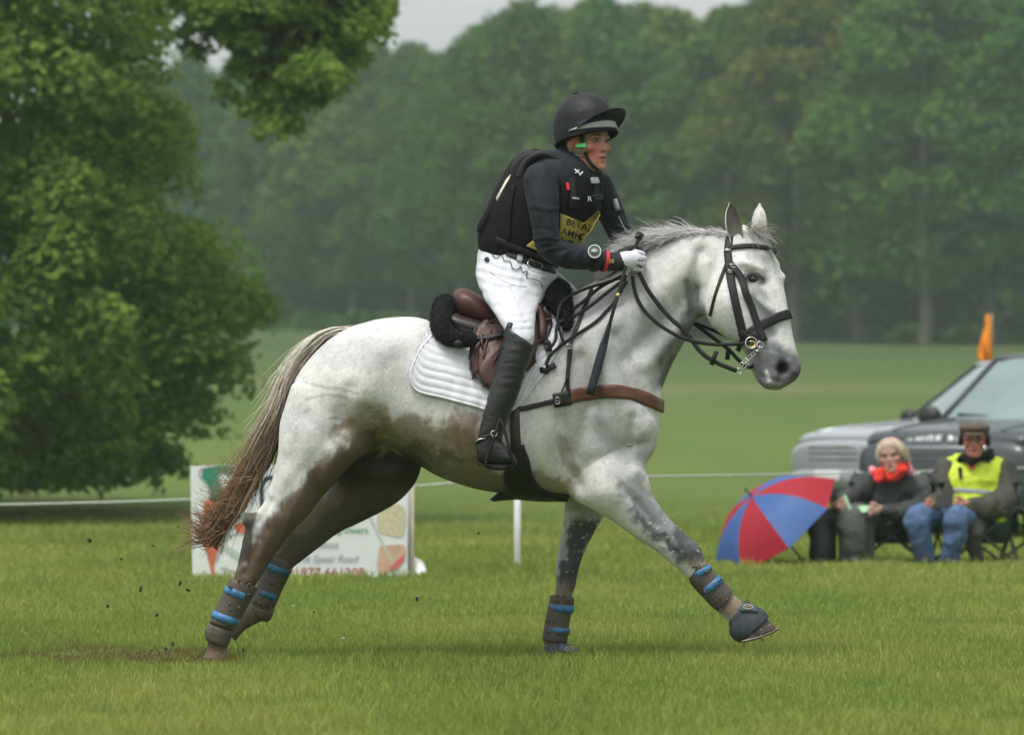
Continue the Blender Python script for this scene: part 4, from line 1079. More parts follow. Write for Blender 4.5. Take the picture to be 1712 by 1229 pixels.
b = MB(); b.box(on(HB,1218,421,.012)[0], (.028,.006,.014), None, 0, .003); b.build('name_plate', M_steel, br)
buckle(1226,447,.022,.014,M_steel,br,.018); buckle(1221,457,.016,.012,M_steel,br,.018)
def ring_px(px, py, r, Y, tr=.003, tilt=.3):
    c = W(px, py, Y); return [c+np.array([r*math.cos(a), r*tilt*math.sin(a), r*math.sin(a)]) for a in np.linspace(0, 2*math.pi, 25)]
BY = -.215
b = MB(); b.tube(ring_px(1256,574,.024,BY), .003, 8); b.tube(ring_px(1271,577,.013,BY-.01), .0025, 8); b.build('bit_ring', M_steel, br)
b = MB(); b.tube(ring_px(1257,576,.013,BY+.006), .003, 8); b.build('bit_ring', M_brass, br)
b = MB(); b.tube([W(1272,575,BY),W(1266,590,BY-.005),W(1254,602,BY),W(1245,617,BY),W(1240,621,BY)], [.0035,.0032,.0035,.003,.003], 8); b.tube(ring_px(1236,621,.012,BY), .0022, 8)
b.add(*ellipsoid_geo(W(1266,588,BY-.008), (.010,.008,.008))); b.build('bit_shank', M_steel, br)
b = MB()
for k in range(7): b.tube(ring_px(1262-4*k*.9, 590+3.6*k*.9, .0075, BY+.012, .0, .8 if k % 2 else .1), .0022, 6)
b.build('curb_chain', M_steel, br)
def rein(nm, pts, r=.006, flat=.5, parent=br, m=M_rein, width=None):
    P = catmull(np.array([W(x, y, Y) for x, y, Y in pts]), 7)
    # keep the strap outside the neck
    for i, p in enumerate(P):
        x, y = to_px(p[None])[0]; q, n = on_any(x, y, .010)
        if q is not None and p[1] < 0.02 and q[1] < p[1]+.005: P[i] = q
    for _ in range(2): P[1:-1] = .25*P[:-2]+.5*P[1:-1]+.25*P[2:]
    b = MB(); b.tube(P, r*.82, 8, flat=flat, up=(0,-1,0)); return b.build(nm, m, parent)
rein('rein', [(1057,462,-.15),(1062,490,-.16),(1075,518,-.165),(1108,548,-.175),(1150,569,-.19),(1200,577,-.20),(1254,574,BY)], .0095)
rein('rein', [(1068,456,-.16),(1086,490,-.165),(1118,530,-.17),(1147,556,-.18),(1172,590,-.20),(1200,608,-.21),(1232,621,BY)], .0115)
rein('rein', [(1150,535,.12),(1180,548,.10),(1225,566,.05),(1250,575,.03)], .009)
rein('rein', [(1152,535,.13),(1185,560,.11),(1218,585,.06),(1232,600,.02),(1250,615,.0),(1262,612,-.02)], .010)
b = MB(); b.tube([W(1198,588,-.215), W(1189,611,-.215)], .010, 8); b.build('rein_stop', M_rein, br)
b = MB(); b.tube([W(1218,582,.05), W(1216,602,.05)], .010, 8); b.build('rein_stop', M_rein, br)
rein('rein', [(1048,462,-.14),(1010,474,-.17),(975,485,-.2),(942,503,-.23),(932,530,-.26),(936,555,-.27),(944,578,-.27)], .0075)
rein('rein', [(1046,466,-.15),(1015,490,-.18),(985,514,-.20),(955,532,-.23),(934,540,-.26),(930,552,-.28),(929,568,-.29),(921,580,-.3),(914,572,-.3)], .0085)
rein('rein', [(1040,462,-.13),(1005,480,-.16),(975,505,-.19),(945,528,-.22),(936,545,-.25)], .009)
rein('rein', [(1048,470,-.16),(1028,505,-.18),(1000,538,-.20),(960,565,-.23),(925,588,-.27),(914,608,-.28),(916,620,-.28)], .0085)
P, N = any_path([(908,621),(918,617),(928,612)], .012, 5, 1, -.3); b = MB(); b.add(*strap_geo(P, N, .026, .007)); b.build('rein_billet', M_black, br)
P, N = any_path([(908,570),(915,578),(914,588)], .012, 5, 1, -.3); b = MB(); b.add(*strap_geo(P, N, .03, .008)); b.build('rein_billet', M_black, br)

# horse boots
M_boot_shell = mat('muddy_boot_shell', (.050,.045,.04), .55, .5, 22, .6, 60, col2=(.085,.066,.048))
M_blue = mat('blue_tape', (.035,.07,.11), .5, .35, 26, .3, 120, col2=(.045,.21,.42))
M_bluegreen = mat('muddied_blue_tape', (.03,.065,.075), .6, .35, 30, .3, 120, col2=(.03,.16,.30))
def px_ring(st, Y, n=20, sub=3): return ring_loft(st, Y, n, sub, 2.1)
def leg_boot(label, shell, bands, Y, blues, extra=()):
    c = W(*shell[len(shell)//2][:2], Y); t = thing('brushing_boot', label, 'horse boot', tuple(c))
    b = MB(); b.add(*px_ring(shell, Y)); b.build('shell', M_boot_shell, t)
    for st, m_ in zip(bands, blues): b = MB(); b.add(*px_ring(st, Y, 20, 2)); b.build('strap', m_, t)
    for st in extra: b = MB(); b.add(*px_ring(st, Y)); b.build('fetlock_cup', M_boot_shell, t)
    g = np.random.default_rng(int(abs(c[0]*1000))); b = MB()
    for k in range(16):
        s = shell[int(g.integers(0, len(shell)))]; u = g.random(); b.add(*ellipsoid_geo(W(s[0]+(s[2]-s[0])*u, s[1]+(s[3]-s[1])*u, Y-.05), (g.uniform(.003,.009),.006,g.uniform(.003,.008)), None, 7, 5))
    b.build('dried_mud', M_mudbits, t)['kind'] = 'stuff'
M_mudbits = mat('dried_mud_lumps', (.075,.052,.034), .9, .4, 60, .8, 90)
leg_boot('muddy brushing boot with two bright blue straps on the near hind leg', [(384,968,432,984,.05),(378,980,424,998,.052),(366,1004,411,1022,.05),(354,1030,397,1046,.052),(349,1040,391,1056,.05)],
    [[(378,979,421,997,.055),(373,990,415,1008,.0555)],[(357,1021,402,1038,.056),(352,1032,396,1049,.0565)]], YN, (M_blue, M_blue), [[(350,1044,390,1058,.046),(342,1056,386,1070,.048),(345,1072,380,1084,.044)]])
leg_boot('mud caked brushing boot with dull blue straps on the far hind leg', [(448,930,490,942,.048),(444,940,487,958,.05),(433,970,474,984,.048),(422,998,463,1010,.05),(418,1006,458,1018,.048)],
    [[(445,940,487,956,.054),(441,950,483,967,.0545)],[(430,984,467,998,.053),(426,993,463,1007,.053)]], YF, (M_bluegreen, M_bluegreen), [[(416,1012,458,1026,.045),(418,1024,452,1038,.044),(428,1034,446,1042,.03)]])
leg_boot('brushing boot with two blue straps on the outstretched near foreleg', [(1184,944,1148,952,.046),(1190,952,1154,976,.05),(1206,970,1172,997,.05),(1222,984,1190,1016,.05),(1226,990,1202,1026,.048)],
    [[(1186,944,1152,962,.053),(1191,952,1158,972,.053)],[(1203,962,1168,990,.0545),(1211,972,1176,1000,.0545)]], YN, (M_blue, M_blue))
leg_boot('brushing boot with two blue straps on the upright far foreleg', [(920,996,960,1000,.046),(918,1006,960,1010,.048),(911,1040,952,1044,.048),(908,1058,950,1062,.05),(907,1072,948,1078,.046)],
    [[(917,1010,961,1014,.051),(916,1022,959,1026,.051)],[(911,1048,954,1052,.052),(910,1057,953,1061,.052)]], YF, (M_blue, M_blue))
M_bell = mat('grey_neoprene', (.032,.042,.050), .6, .3, 40, .4, 160)
def bell_boot(label, st, Y, tab, logo):
    t = thing('overreach_boot', label, 'horse boot', tuple(W(*st[0][:2], Y))); b = MB(); V, F = px_ring(st, Y, 28, 4); b.add(V, F); b.build('bell', M_bell, t)
    tr = BVHTree.FromPolygons([Vector(v) for v in V], F)
    P, N = px_path(tr, tab, .004, 5, 'near', 1, Y-.05); b = MB(); b.add(*strap_geo(P, N, .036, .006)); b.build('closing_tab', mat('blue_grey_tab', (.045,.085,.115), .6, .2, 60, .3, 200), t)
    p = P[len(P)//2]+N[len(P)//2]*.008; b = MB(); rot = N[len(P)//2]
    u = nrmz(np.cross(rot, [0,0,1])); w = np.cross(u, rot)
    b.tube([p+u*.020*math.cos(a)+w*.010*math.sin(a) for a in np.linspace(0,2*math.pi,21)], .0022, 6); b.tube([p-u*.012-w*.003, p-u*.004+w*.004, p+u*.004-w*.002, p+u*.012+w*.004], .0025, 5); b.build('badge', mat('worn_badge', (.42,.36,.26), .4, .4, 90, .2, 200), t)
bell_boot('grey overreach boot with an oval badge on the raised fore hoof', [(1248,1004,1218,1040,.040),(1256,1010,1219,1050,.046),(1268,1016,1220,1062,.053),(1278,1022,1228,1072,.058),(1286,1032,1238,1076,.058)], YN, [(1236,1018),(1250,1018),(1266,1021)], 1)
bell_boot('mud covered overreach boot on the grounded far fore hoof', [(914,1074,952,1078,.042),(910,1084,962,1086,.050),(907,1096,974,1098,.060)], YF, [(935,1085),(950,1088),(966,1092)], 0)
# ---------------------------------------------------------------- people
SKIN = dict(rough=.5, var=.06, scale=40, bump=.1, bscale=400, spec=.35)
M_skin = mat('skin', attr='Col', **SKIN)
def head_shapes(M, s=1.0, jaw=1.0):
    """a head facing local -Y, about 0.235 m tall, as closed shapes moved by M"""
    sh = []
    st = [(-.119,-.080,-.035,.022),(-.108,-.096,.0,.040),(-.088,-.099,.022,.051*jaw),(-.062,-.097,.048,.059*jaw),(-.032,-.094,.073,.067),(0,-.091,.091,.072),(.03,-.094,.098,.076),(.06,-.090,.098,.076),(.09,-.072,.084,.067),(.11,-.038,.056,.045),(.119,-.008,.02,.014)]
    S = catmull(np.array(st), 4); a = np.arange(28)*2*math.pi/28; V = []
    for z, f, b, w in S:
        V.append(np.stack([w*np.sign(np.cos(a))*np.abs(np.cos(a))**.92, (f+b)/2-(b-f)/2*np.sin(a), np.full(28, z)], 1))
    K = len(V); F = [[k*28+i, k*28+(i+1)%28, (k+1)*28+(i+1)%28, (k+1)*28+i] for k in range(K-1) for i in range(28)] + [list(range(28))[::-1], [(K-1)*28+i for i in range(28)]]
    sh.append((np.concatenate(V), F))
    sh.append(limb_geo([(0,-.086,.014),(0,-.0985,-.012),(0,-.1065,-.031)], [.0065,.0073,.0086], 12, 4))
    for x in (-1, 1):
        sh.append(ellipsoid_geo((x*.0115,-.099,-.033), (.007,.009,.0065), None, 12, 8))
        sh.append(limb_geo([(x*.015,-.094,.019),(x*.046,-.081,.018)], [.0085,.0075], 10, 3))
        sh.append(ellipsoid_geo((x*.046,-.066,-.026), (.023,.021,.020), None, 14, 10))
        sh.append(ellipsoid_geo((x*.077,.012,-.008), (.009,.020,.032), None, 12, 8))
    sh.append(limb_geo([(-.022,-.091,-.060),(0,-.103,-.056),(.022,-.091,-.060)], [.004,.0065,.004], 10, 4))
    sh.append(limb_geo([(-.018,-.092,-.071),(0,-.103,-.073),(.018,-.092,-.071)], [.004,.007,.004], 10, 4))
    sh.append(ellipsoid_geo((0,-.092,-.100), (.022,.014,.015), None, 12, 8))
    return [(np.array([list(M @ Vector(v*s)) for v in V]), F) for V, F in sh]

def face_finish(V, F, M, s, skin, flush, lips, brow, k=1.0):
    """sculpt and colour the face in head space"""
    Mi = M.inverted(); L = np.array([list(Mi @ Vector(v)) for v in V])/s
    N = normals_np(V, F); h = (np.abs(L) < .16).all(1)
    def g_(c, r): return np.exp(-(((L-np.array(c))/np.array(r))**2).sum(1))*h
    dsp = np.zeros(len(V))
    for x in (-1, 1):
        dsp -= .013*g_((x*.031,-.092,.002), (.014,.03,.010)); dsp -= .004*g_((x*.020,-.10,-.040), (.006,.03,.02))
        dsp -= .005*g_((x*.045,-.085,-.055), (.016,.03,.02))
        dsp += .004*g_((x*.031,-.09,.004), (.013,.02,.006))
    dsp -= .007*g_((0,-.10,-.0655), (.017,.03,.0035))*k
    V = V + N*(dsp*s)[:,None]
    C = np.tile(np.array(skin), (len(V),1)).astype(float)
    def tint(w, col): 
        nonlocal C; w = np.clip(w,0,1)[:,None]; C = C*(1-w)+np.array(col)*w
    for x in (-1, 1):
        tint(.7*g_((x*.048,-.070,-.048), (.040,.06,.048)), flush); tint(.5*g_((x*.077,.01,-.008), (.02,.03,.03)), flush)
        tint(1.5*g_((x*.031,-.098,.024), (.020,.03,.0045)), brow); tint(.75*g_((x*.031,-.09,.004), (.018,.03,.008)), (skin[0]*.35, skin[1]*.28, skin[2]*.25))
        tint(1.6*g_((x*.0085,-.107,-.041), (.0045,.01,.004)), (.05,.02,.015))
    tint(.3*g_((0,-.108,-.028), (.015,.02,.016)), flush); tint(.35*g_((0,-.09,-.095), (.04,.03,.03)), flush)
    tint(1.3*g_((0,-.105,-.059), (.021,.02,.006)), lips); tint(1.3*g_((0,-.105,-.073), (.018,.02,.007)), lips)
    tint(1.5*g_((0,-.10,-.0655), (.017,.02,.0036)), (.03,.008,.007))
    C *= (.93+.14*fbm(V, 60, 2))[:,None]
    return V, C, L

M_white_eye = mat('eye_white', (.22,.19,.175), .3, .05, 40, 0); M_iris = mat('iris', (.03,.025,.02), .15, .1, 40, 0)
def eyes(M, s, parent):
    for x in (-1, 1):
        b = MB(); Q = lambda v: np.array(list(M @ Vector(np.array(v)*s)))
        b.add(*ellipsoid_geo(Q((x*.031,-.0745,.002)), (.0105*s,.0105*s,.0070*s), None, 14, 10)); b.add(*ellipsoid_geo(Q((x*.031+.001,-.0808,.0025)), (.0060*s,)*3, None, 10, 8), 1)
        b.build('eye', [M_white_eye, M_iris], parent)

def px3(P): return [W(x, y, Y) for x, y, Y in P]

def finger_set(knuckles, mids, tips, r):
    return [limb_geo([a, b, c], [r, r*.95, r*.8], 8, 4) for a, b, c in zip(knuckles, mids, tips)]

def cloth_obj(name, shapes, voxel, m, parent, it=4, folds=0.0, fscale=9, post=None, stretch=(1,1,1)):
    V, F = voxel_union(shapes, voxel, it)
    if folds:
        f = fbm(V*np.array(stretch), fscale, 4); rid = 1-np.abs(f-.5)*4
        V = V + normals_np(V, F)*((rid-.5)*folds)[:,None]
    if post: V = post(V, F)
    o = link(name, raw_mesh(name, V, F), m, parent)
    return V, F, BVHTree.FromPolygons([Vector(v) for v in V], [tuple(f) for f in F])

def patch(tree, outline, off, thick, name, m, parent, sub=1):
    """thin piece lying on a surface, outline in picture pixels"""
    O = np.array(outline, float); n = len(O)
    pts = [];
    for a, b in zip(O, np.roll(O, -1, 0)):
        for t in np.arange(4)/4: pts.append(a+(b-a)*t)
    pts = np.array(pts); c = O.mean(0); K = len(pts); V = []; Nn = []; F = []
    for s in (0.0, .35, .7, 1.0):
        for q in (pts if s > 0 else pts[:1]):
            x, y = c+(q-c)*s; p, nn = on(tree, x, y, 0)
            V.append(p); Nn.append(nn)
    ok = [v for v in V if v is not None]
    if not ok: return None
    ym = np.mean([v[1] for v in ok])
    full = [c]+[c+(q-c)*s for s in (.35,.7,1.) for q in pts]
    for i in range(len(V)):
        if V[i] is None: V[i] = W(full[i][0], full[i][1], ym); Nn[i] = np.array([0,-1.,0])
    V = np.array(V); Nn = nrmz(np.array(Nn)*.5+nrmz(np.array(Nn).mean(0))*.5)
    T = V+Nn*(off+thick); B_ = V+Nn*off*.2; o = len(V)
    F = [[0, 1+i, 1+(i+1)%K] for i in range(K)] + [[1+k*K+i, 1+(k+1)*K+i, 1+(k+1)*K+(i+1)%K, 1+k*K+(i+1)%K] for k in range(2) for i in range(K)]
    F += [[1+2*K+i, o+1+2*K+i, o+1+2*K+(i+1)%K, 1+2*K+(i+1)%K] for i in range(K)]
    b = MB(); b.add(np.concatenate([T, B_]), F); return b.build(name, m, parent)

def text_geo(txt, size, bold=0.0, sp=1.0):
    cu = bpy.data.curves.new('t', 'FONT'); cu.body = txt; cu.size = size; cu.align_x = 'CENTER'; cu.align_y = 'CENTER'; cu.offset = bold; cu.space_character = sp; cu.resolution_u = 3
    o = bpy.data.objects.new('t', cu); COL.objects.link(o); dg = bpy.context.evaluated_depsgraph_get(); me = o.evaluated_get(dg).to_mesh()
    V = np.array([tuple(v.co) for v in me.vertices]).reshape(-1,3); F = [list(p.vertices) for p in me.polygons]
    o.evaluated_get(dg).to_mesh_clear(); bpy.data.objects.remove(o); bpy.data.curves.remove(cu); return V, F
def text_on(tree, txt, px, py, h, rot, m, parent, name='lettering', off=.004, xs=1.0, shear=0.0, Y=0.0):
    """printed letters laid on a surface at a picture pixel; h = letter height in pixels"""
    V, F = text_geo(txt, 1.0, .012); V = V/.7*h; c, s = math.cos(rot), math.sin(rot); out = []
    for x, y, z in V:
        x = x*xs + shear*y; X, Y_ = px+x*c-y*s, py-(x*s+y*c); p, n = on(tree, X, Y_, off) if tree is not None else (None, None)
        out.append(p if p is not None else W(X, Y_, out[-1][1] if out else Y))
    b = MB(); b.add(np.array(out), F); return b.build(name, m, parent, smooth=False)

# ================= the rider
RS = 1.07
RM = Matrix.Translation(Vector(W(979,236,-.045))) @ Matrix.Rotation(R(47),4,'Z') @ Matrix.Rotation(R(4),4,'X')
rider = thing('person', 'rider in black helmet, body protector and white breeches, leaning forward on the grey horse', 'person', (float(W(850,0)[0]), 0, 1.5))
M_navy = mat('navy_shirt', (.010,.0135,.019), .7, .25, 12, .3, 60, spec=.2, sheen=.04)
M_vest = mat('black_vest', (.0065,.007,.0075), .8, .3, 25, .5, 140, spec=.15)
M_nylon = mat('black_nylon', (.012,.0125,.014), .6, .25, 30, .35, 90, spec=.25)
M_white_br = mat('white_breeches', (.55,.56,.60), .75, .05, 12, .5, 45, bdist=.006)
M_glove = mat('white_glove', (.58,.57,.63), .7, .08, 40, .3, 200); M_gblack = mat('black_glove', (.012,.012,.013), .7, .3, 40, .3, 200)
M_yellow = mat('yellow_bib', (.48,.39,.085), .7, .08, 30, .2, 200); M_ink = mat('black_print', (.012,.012,.012), .6, .1, 30, 0); M_whitep = mat('white_print', (.7,.7,.7), .6, .1, 30, 0)
M_grey = mat('reflective_grey', (.32,.34,.34), .4, .1, 30, .1, 200); M_red = mat('red_band', (.55,.02,.035), .5, .1, 30, 0); M_green = mat('green_tag', (.12,.6,.16), .5, .1, 30, 0); M_tanpad = mat('tan_harness', (.20,.145,.085), .7, .2, 40, .3, 200)

torso_st = [(803,420,930,458,.150),(800,396,946,434,.165),(811,362,968,404,.178),(827,325,986,374,.188),(845,292,1000,340,.195),(864,266,1009,306,.185),(893,252,1005,284,.15),(930,248,990,268,.085)]
def shrink(st, k): return [((a+c)/2+(a-c)/2*k, (b+d)/2+(b-d)/2*k, (a+c)/2-(a-c)/2*k, (b+d)/2-(b-d)/2*k, w*k)+tuple(r) for a, b, c, d, w, *r in st]
arm_near = [(904,300,-.185),(908,340,-.225),(912,380,-.25),(918,414,-.25),(950,428,-.235),(985,434,-.205),(1012,437,-.18),(1032,437,-.165)]; arm_near_r = [.073,.069,.057,.054,.055,.047,.039,.033]
arm_far = [(1000,312,.155),(1020,352,.18),(1036,390,.17),(1050,416,.12),(1060,428,.06)]; arm_far_r = [.066,.060,.052,.042,.033]
thigh_near = [(801,420,932,456,.165,0),(796,446,930,472,.175,-.03),(797,470,914,492,.145,-.10),(812,504,899,515,.10,-.22),(831,532,894,541,.076,-.32),(843,552,893,566,.07,-.37),(849,568,888,586,.058,-.385)]
thigh_far = [(860,432,936,458,.12,.10),(890,455,962,482,.10,.19),(925,490,975,502,.085,.29),(935,530,978,540,.07,.35),(935,560,972,575,.06,.37)]
boot_near = [(845,547,894,580,.070,-.385),(838,580,886,600,.068,-.39),(826,625,876,634,.064,-.395),(815,665,862,673,.056,-.40),(806,700,848,709,.047,-.40),(801,725,839,738,.043,-.40),(800,742,838,750,.042,-.40)]
foot_near = [(797,742,799,772,.030,-.40),(806,728,806,777,.040,-.40),(822,724,822,778,.042,-.40),(838,737,838,779,.044,-.402),(852,752,852,779,.042,-.405),(862,764,864,777,.026,-.405)]
def far_of(st, dx=45): return [(a+dx,b,c+dx,d,w,-Y) for a,b,c,d,w,Y in st]

# one continuous body under the clothes, with head, neck and hands
S = head_shapes(RM, RS)
S.append(limb_geo(px3([(950,276,-.02),(966,256,-.035),(972,240,-.03)]), [.066,.060,.055], 18, 4))
S.append(ring_loft(shrink(torso_st, .90), 0, 32, 4)); S.append(limb_geo(px3(arm_near), np.array(arm_near_r)*.86, 14, 4)); S.append(limb_geo(px3(arm_far), np.array(arm_far_r)*.86, 14, 4))
for q in (thigh_near, boot_near, foot_near, thigh_far, far_of(boot_near), far_of(foot_near)): S.append(ring_loft(shrink(q, .86), 0, 24, 3))
hand = limb_geo(px3([(1030,437,-.165),(1046,436,-.165),(1060,435,-.155)]), [.030,.036,.034], 14, 4); S.append(hand)
kn = px3([(1062,423,-.160),(1066,431,-.172),(1066,440,-.172),(1062,449,-.162)]); mi = px3([(1074,426,-.125),(1077,434,-.13),(1076,442,-.13),(1071,451,-.125)]); ti = px3([(1062,429,-.085),(1064,436,-.085),(1063,444,-.087),(1059,452,-.09)])
fing = finger_set(kn, mi, ti, .0125); S += fing
thumb = limb_geo(px3([(1040,424,-.135),(1056,417,-.115),(1070,420,-.10)]), [.016,.0135,.011], 10, 4); S.append(thumb)
fhand = [limb_geo(px3([(1056,424,.07),(1064,432,.03),(1070,440,.0)]), [.03,.036,.032], 12, 4)] + finger_set(px3([(1066,430,.02),(1072,437,.02),(1074,445,.02),(1070,452,.02)]), px3([(1080,432,-.01),(1084,440,-.012),(1083,448,-.01),(1078,455,-.01)]), px3([(1070,436,-.045),(1074,443,-.05),(1072,451,-.05),(1068,457,-.05)]), .012); S += fhand
V, F = voxel_union(S, .0055, 3, .45)
V, C, L_ = face_finish(V, F, RM, RS, (.40,.215,.15), (.47,.105,.075), (.38,.10,.09), (.16,.09,.05), 1.5)
me = raw_mesh('body', V, F); set_color(me, C); link('body', me, M_skin, rider); eyes(RM, RS, rider)
SK = BVHTree.FromPolygons([Vector(v) for v in V], [tuple(f) for f in F])

# clothes
def creases(V, F, L):
    for path, rad, amp in L:
        V = bulge(V, F, path, rad, amp); off = [(x+rad*1.1, y+rad*1.3) for x, y in path]; V = bulge(V, F, off, rad*1.2, -amp*.7)
    return smooth_np(V, F, 1, .3)
def shirt_creases(V, F):
    return creases(V, F, [([(890,402),(912,398),(932,402)], 3.2, 0.0096),([(893,412),(915,407),(938,410)], 3, 0.0096),([(900,425),(925,416),(945,414)], 3, 0.0080),([(884,385),(905,383),(922,388)], 3, -.005),
        ([(930,440),(950,420)], 4, 0.0064),([(960,445),(972,418)], 4, 0.0048),([(985,447),(992,424)], 3, 0.0048),([(880,300),(900,330),(905,360)], 6, 0.0048),([(925,300),(930,335)], 5, 0.0064),([(890,345),(915,352),(935,348)], 4, 0.0048),([(1030,375),(1048,380)], 3, 0.0080),([(1032,388),(1052,396)], 3, 0.0080),([(1015,345),(1038,352)], 4, 0.0048)])
def breech_creases(V, F):
    return creases(V, F, [([(806,432),(835,446),(862,450)], 3.5, .004),([(800,448),(830,458),(870,466)], 3.5, .004),([(798,462),(822,474),(850,478)], 4, .004),([(802,482),(830,490)], 4, .003),([(880,456),(910,466)], 3.5, .004),([(870,466),(905,478)], 3.5, .003),([(866,478),(896,492)], 4, .003),([(815,505),(850,505)], 5, .002),
        ([(845,538),(880,535)], 3, .003),([(848,548),(886,546)], 3, .003),([(855,525),(890,520)], 4, .002),([(850,560),(884,568)], 3, .002),([(835,470),(850,515),(870,545)], 9, .003)])
Vs_, Fs_, T_shirt = cloth_obj('shirt', [limb_geo(px3(arm_near), arm_near_r, 20, 5), limb_geo(px3(arm_far), arm_far_r, 18, 5), ring_loft(shrink(torso_st, .955), 0, 36, 4), limb_geo(px3([(945,284,-.02),(960,264,-.034),(967,252,-.034)]), [.085,.070,.064], 18, 4)], .008, M_navy, rider, 4, .003, 8, shirt_creases, stretch=(1.4,1,.8))
def vest_cut(V, F): return V
vest_st = [(802,424,925,456,.152),(798,398,944,434,.172),(808,362,968,406,.187),(824,324,987,376,.196),(842,290,1002,342,.188),(862,262,1010,308,.155),(892,248,1006,286,.115)]
Vv, Fv, T_vest = cloth_obj('body_protector', [ring_loft(vest_st, 0, 40, 4, 2.3)], .009, M_vest, rider, 3, .002, 12)
b = MB(); b.add(*ring_loft([(806,402,830,412,.10),(812,372,842,385,.125),(826,335,858,348,.135),(842,300,878,316,.13),(856,270,898,290,.11),(874,253,915,268,.09),(900,250,930,262,.07)], 0, 24, 4, 2.6)); b.build('back_panel', M_nylon, rider)
b = MB(); b.add(*ring_loft([(797,385,806,400,.08),(800,372,816,392,.10),(816,345,830,360,.11),(838,312,846,325,.10)], 0, 18, 4, 2.6)); b.build('lumbar_pad', M_vest, rider)
for Y0, pts in ((-.13,[(868,300),(880,272),(905,258),(935,268),(955,290),(962,325)]), (.11,[(930,252),(975,268),(1000,290),(1004,330)])):
    P = []; 
    for x, y in catmull(np.array(pts, float), 5):
        P.append(W(x, y, Y0))
    P = np.array(P); b = MB(); b.tube(P, .026, 10, flat=.7); b.build('shoulder_strap', M_nylon, rider)
TV = [T_vest]
def vst(nm, path, width, m, thick=.006, off=.004, tree=None):
    P, N = px_path(tree or T_vest, path, off, 5, 'near', 2, -.1); b = MB(); b.add(*strap_geo(P, N, width, thick)); return b.build(nm, m, rider)
vst('webbing', [(955,292),(958,325),(956,352)], .030, M_nylon); vst('webbing', [(993,292),(995,318),(992,345)], .028, M_nylon)
vst('webbing', [(940,300),(944,330),(940,356)], .024, M_vest, .010); vst('webbing', [(860,310),(852,360),(850,405)], .02, M_vest, .006)
vst('webbing', [(830,400),(870,418),(910,432)], .022, M_nylon, .005)
patch(T_vest, [(986,298),(996,298),(999,307),(988,308)], .012, .003, 'reflective_tab', M_grey, rider)
patch(T_vest, [(955,330),(966,331),(966,334),(955,333)], .012, .003, 'buckle', M_grey, rider); patch(T_vest, [(988,326),(1000,324),(1002,333),(989,335)], .012, .006, 'buckle', M_black, rider); patch(T_vest, [(953,336),(967,338),(966,350),(952,348)], .010, .008, 'pouch', M_vest, rider); patch(T_vest, [(988,336),(1000,335),(998,350),(987,351)], .010, .008, 'pouch', M_vest, rider)
patch(T_vest, [(945,307),(950,308),(951,320),(946,319)], .014, .002, 'red_tag', M_red, rider)
patch(T_vest, [(936,356),(958,366),(976,373),(1000,352),(1003,357),(986,388),(962,411),(954,407),(934,397),(936,380)], .006, .003, 'number_bib', M_yellow, rider)
patch(T_vest, [(880,411),(893,401),(898,419)], .006, .003, 'bib_corner', M_yellow, rider)
for y_, x_, t_, h_ in ((376,967,'BETA20',11),(389,951,'AMH',11)): text_on(T_vest, t_, x_, y_, h_, R(-16), M_ink, rider, off=.019, xs=.9, Y=-.2)
patch(T_vest, [(964,394),(974,388),(975,391),(966,400)], .0105, .001, 'emblem', M_ink, rider); patch(T_vest, [(945,402),(952,400),(957,403),(953,406)], .0105, .001, 'emblem', M_ink, rider)
b = MB(); b.poly([W(833,341,-.12),W(829,331,-.12),W(846,300,-.12),W(854,291,-.12),W(846,318,-.12)], .01, (0,1,0)); b.build('number_bib', mat('pale_bib', (.62,.58,.44), .7, .08, 30, .2, 200), rider)
for (p0, p1) in (((960,284),(967,289)),((961,290),(967,285)),((965,289),(971,292)),((968,294),(973,288))):
    P, N = px_path(T_shirt, [p0, p1], .005, 4, 'near', 0, -.1); b = MB(); b.tube(P, .0032, 5); b.build('collar_emblem', M_whitep, rider)
text_on(T_vest, 'R', 983, 333, 8, 0, M_whitep, rider, 'emblem', .011)

Vb, Fb, T_br = cloth_obj('breeches', [ring_loft(thigh_near, 0, 32, 5), ring_loft(thigh_far, 0, 28, 5), ring_loft([(803,412,930,446,.155),(798,430,930,462,.17),(800,455,915,478,.16)], 0, 32, 4)], .008, M_white_br, rider, 3, .006, 7, breech_creases, stretch=(2.0,1,1.0))
P, N = px_path(T_br, [(848,424),(866,431),(886,440),(908,448),(926,452)], .004, 5, 'near', 2, -.15); b = MB(); b.add(*strap_geo(P, N, .034, .006)); b.build('belt', M_black, rider)
patch(T_br, [(866,426),(874,430),(871,441),(863,437)], .009, .003, 'belt_clip', M_grey, rider); buck = [(884,436),(903,444),(900,453),(881,446)]
P, N = px_path(T_br, buck+[buck[0]], .012, 3, 'near', 0, -.15); b = MB(); b.tube(P, .0025, 6); b.build('belt_buckle', M_steel, rider)
cord = [(823,420),(825,430),(832,433),(840,427),(843,437),(853,438),(856,449),(866,452),(870,446),(873,458),(881,454),(879,466),(890,468),(902,472),(905,480)]
P, N = px_path(T_br, cord, .006, 4, 'near', 1, -.2); b = MB(); b.tube(P, .0019, 6); b.build('coiled_lanyard', M_black, rider)
patch(T_br, [(812,432),(817,431),(819,436),(815,439),(811,437)], .004, .002, 'pocket_badge', M_ink, rider)
for seam in ([(850,470),(862,505),(878,540)], [(820,455),(850,475),(880,480)]):
    P, N = px_path(T_br, seam, .001, 5, 'near', 1, -.2); b = MB(); b.tube(P, .002, 5); b.build('seam', M_white_br, rider)

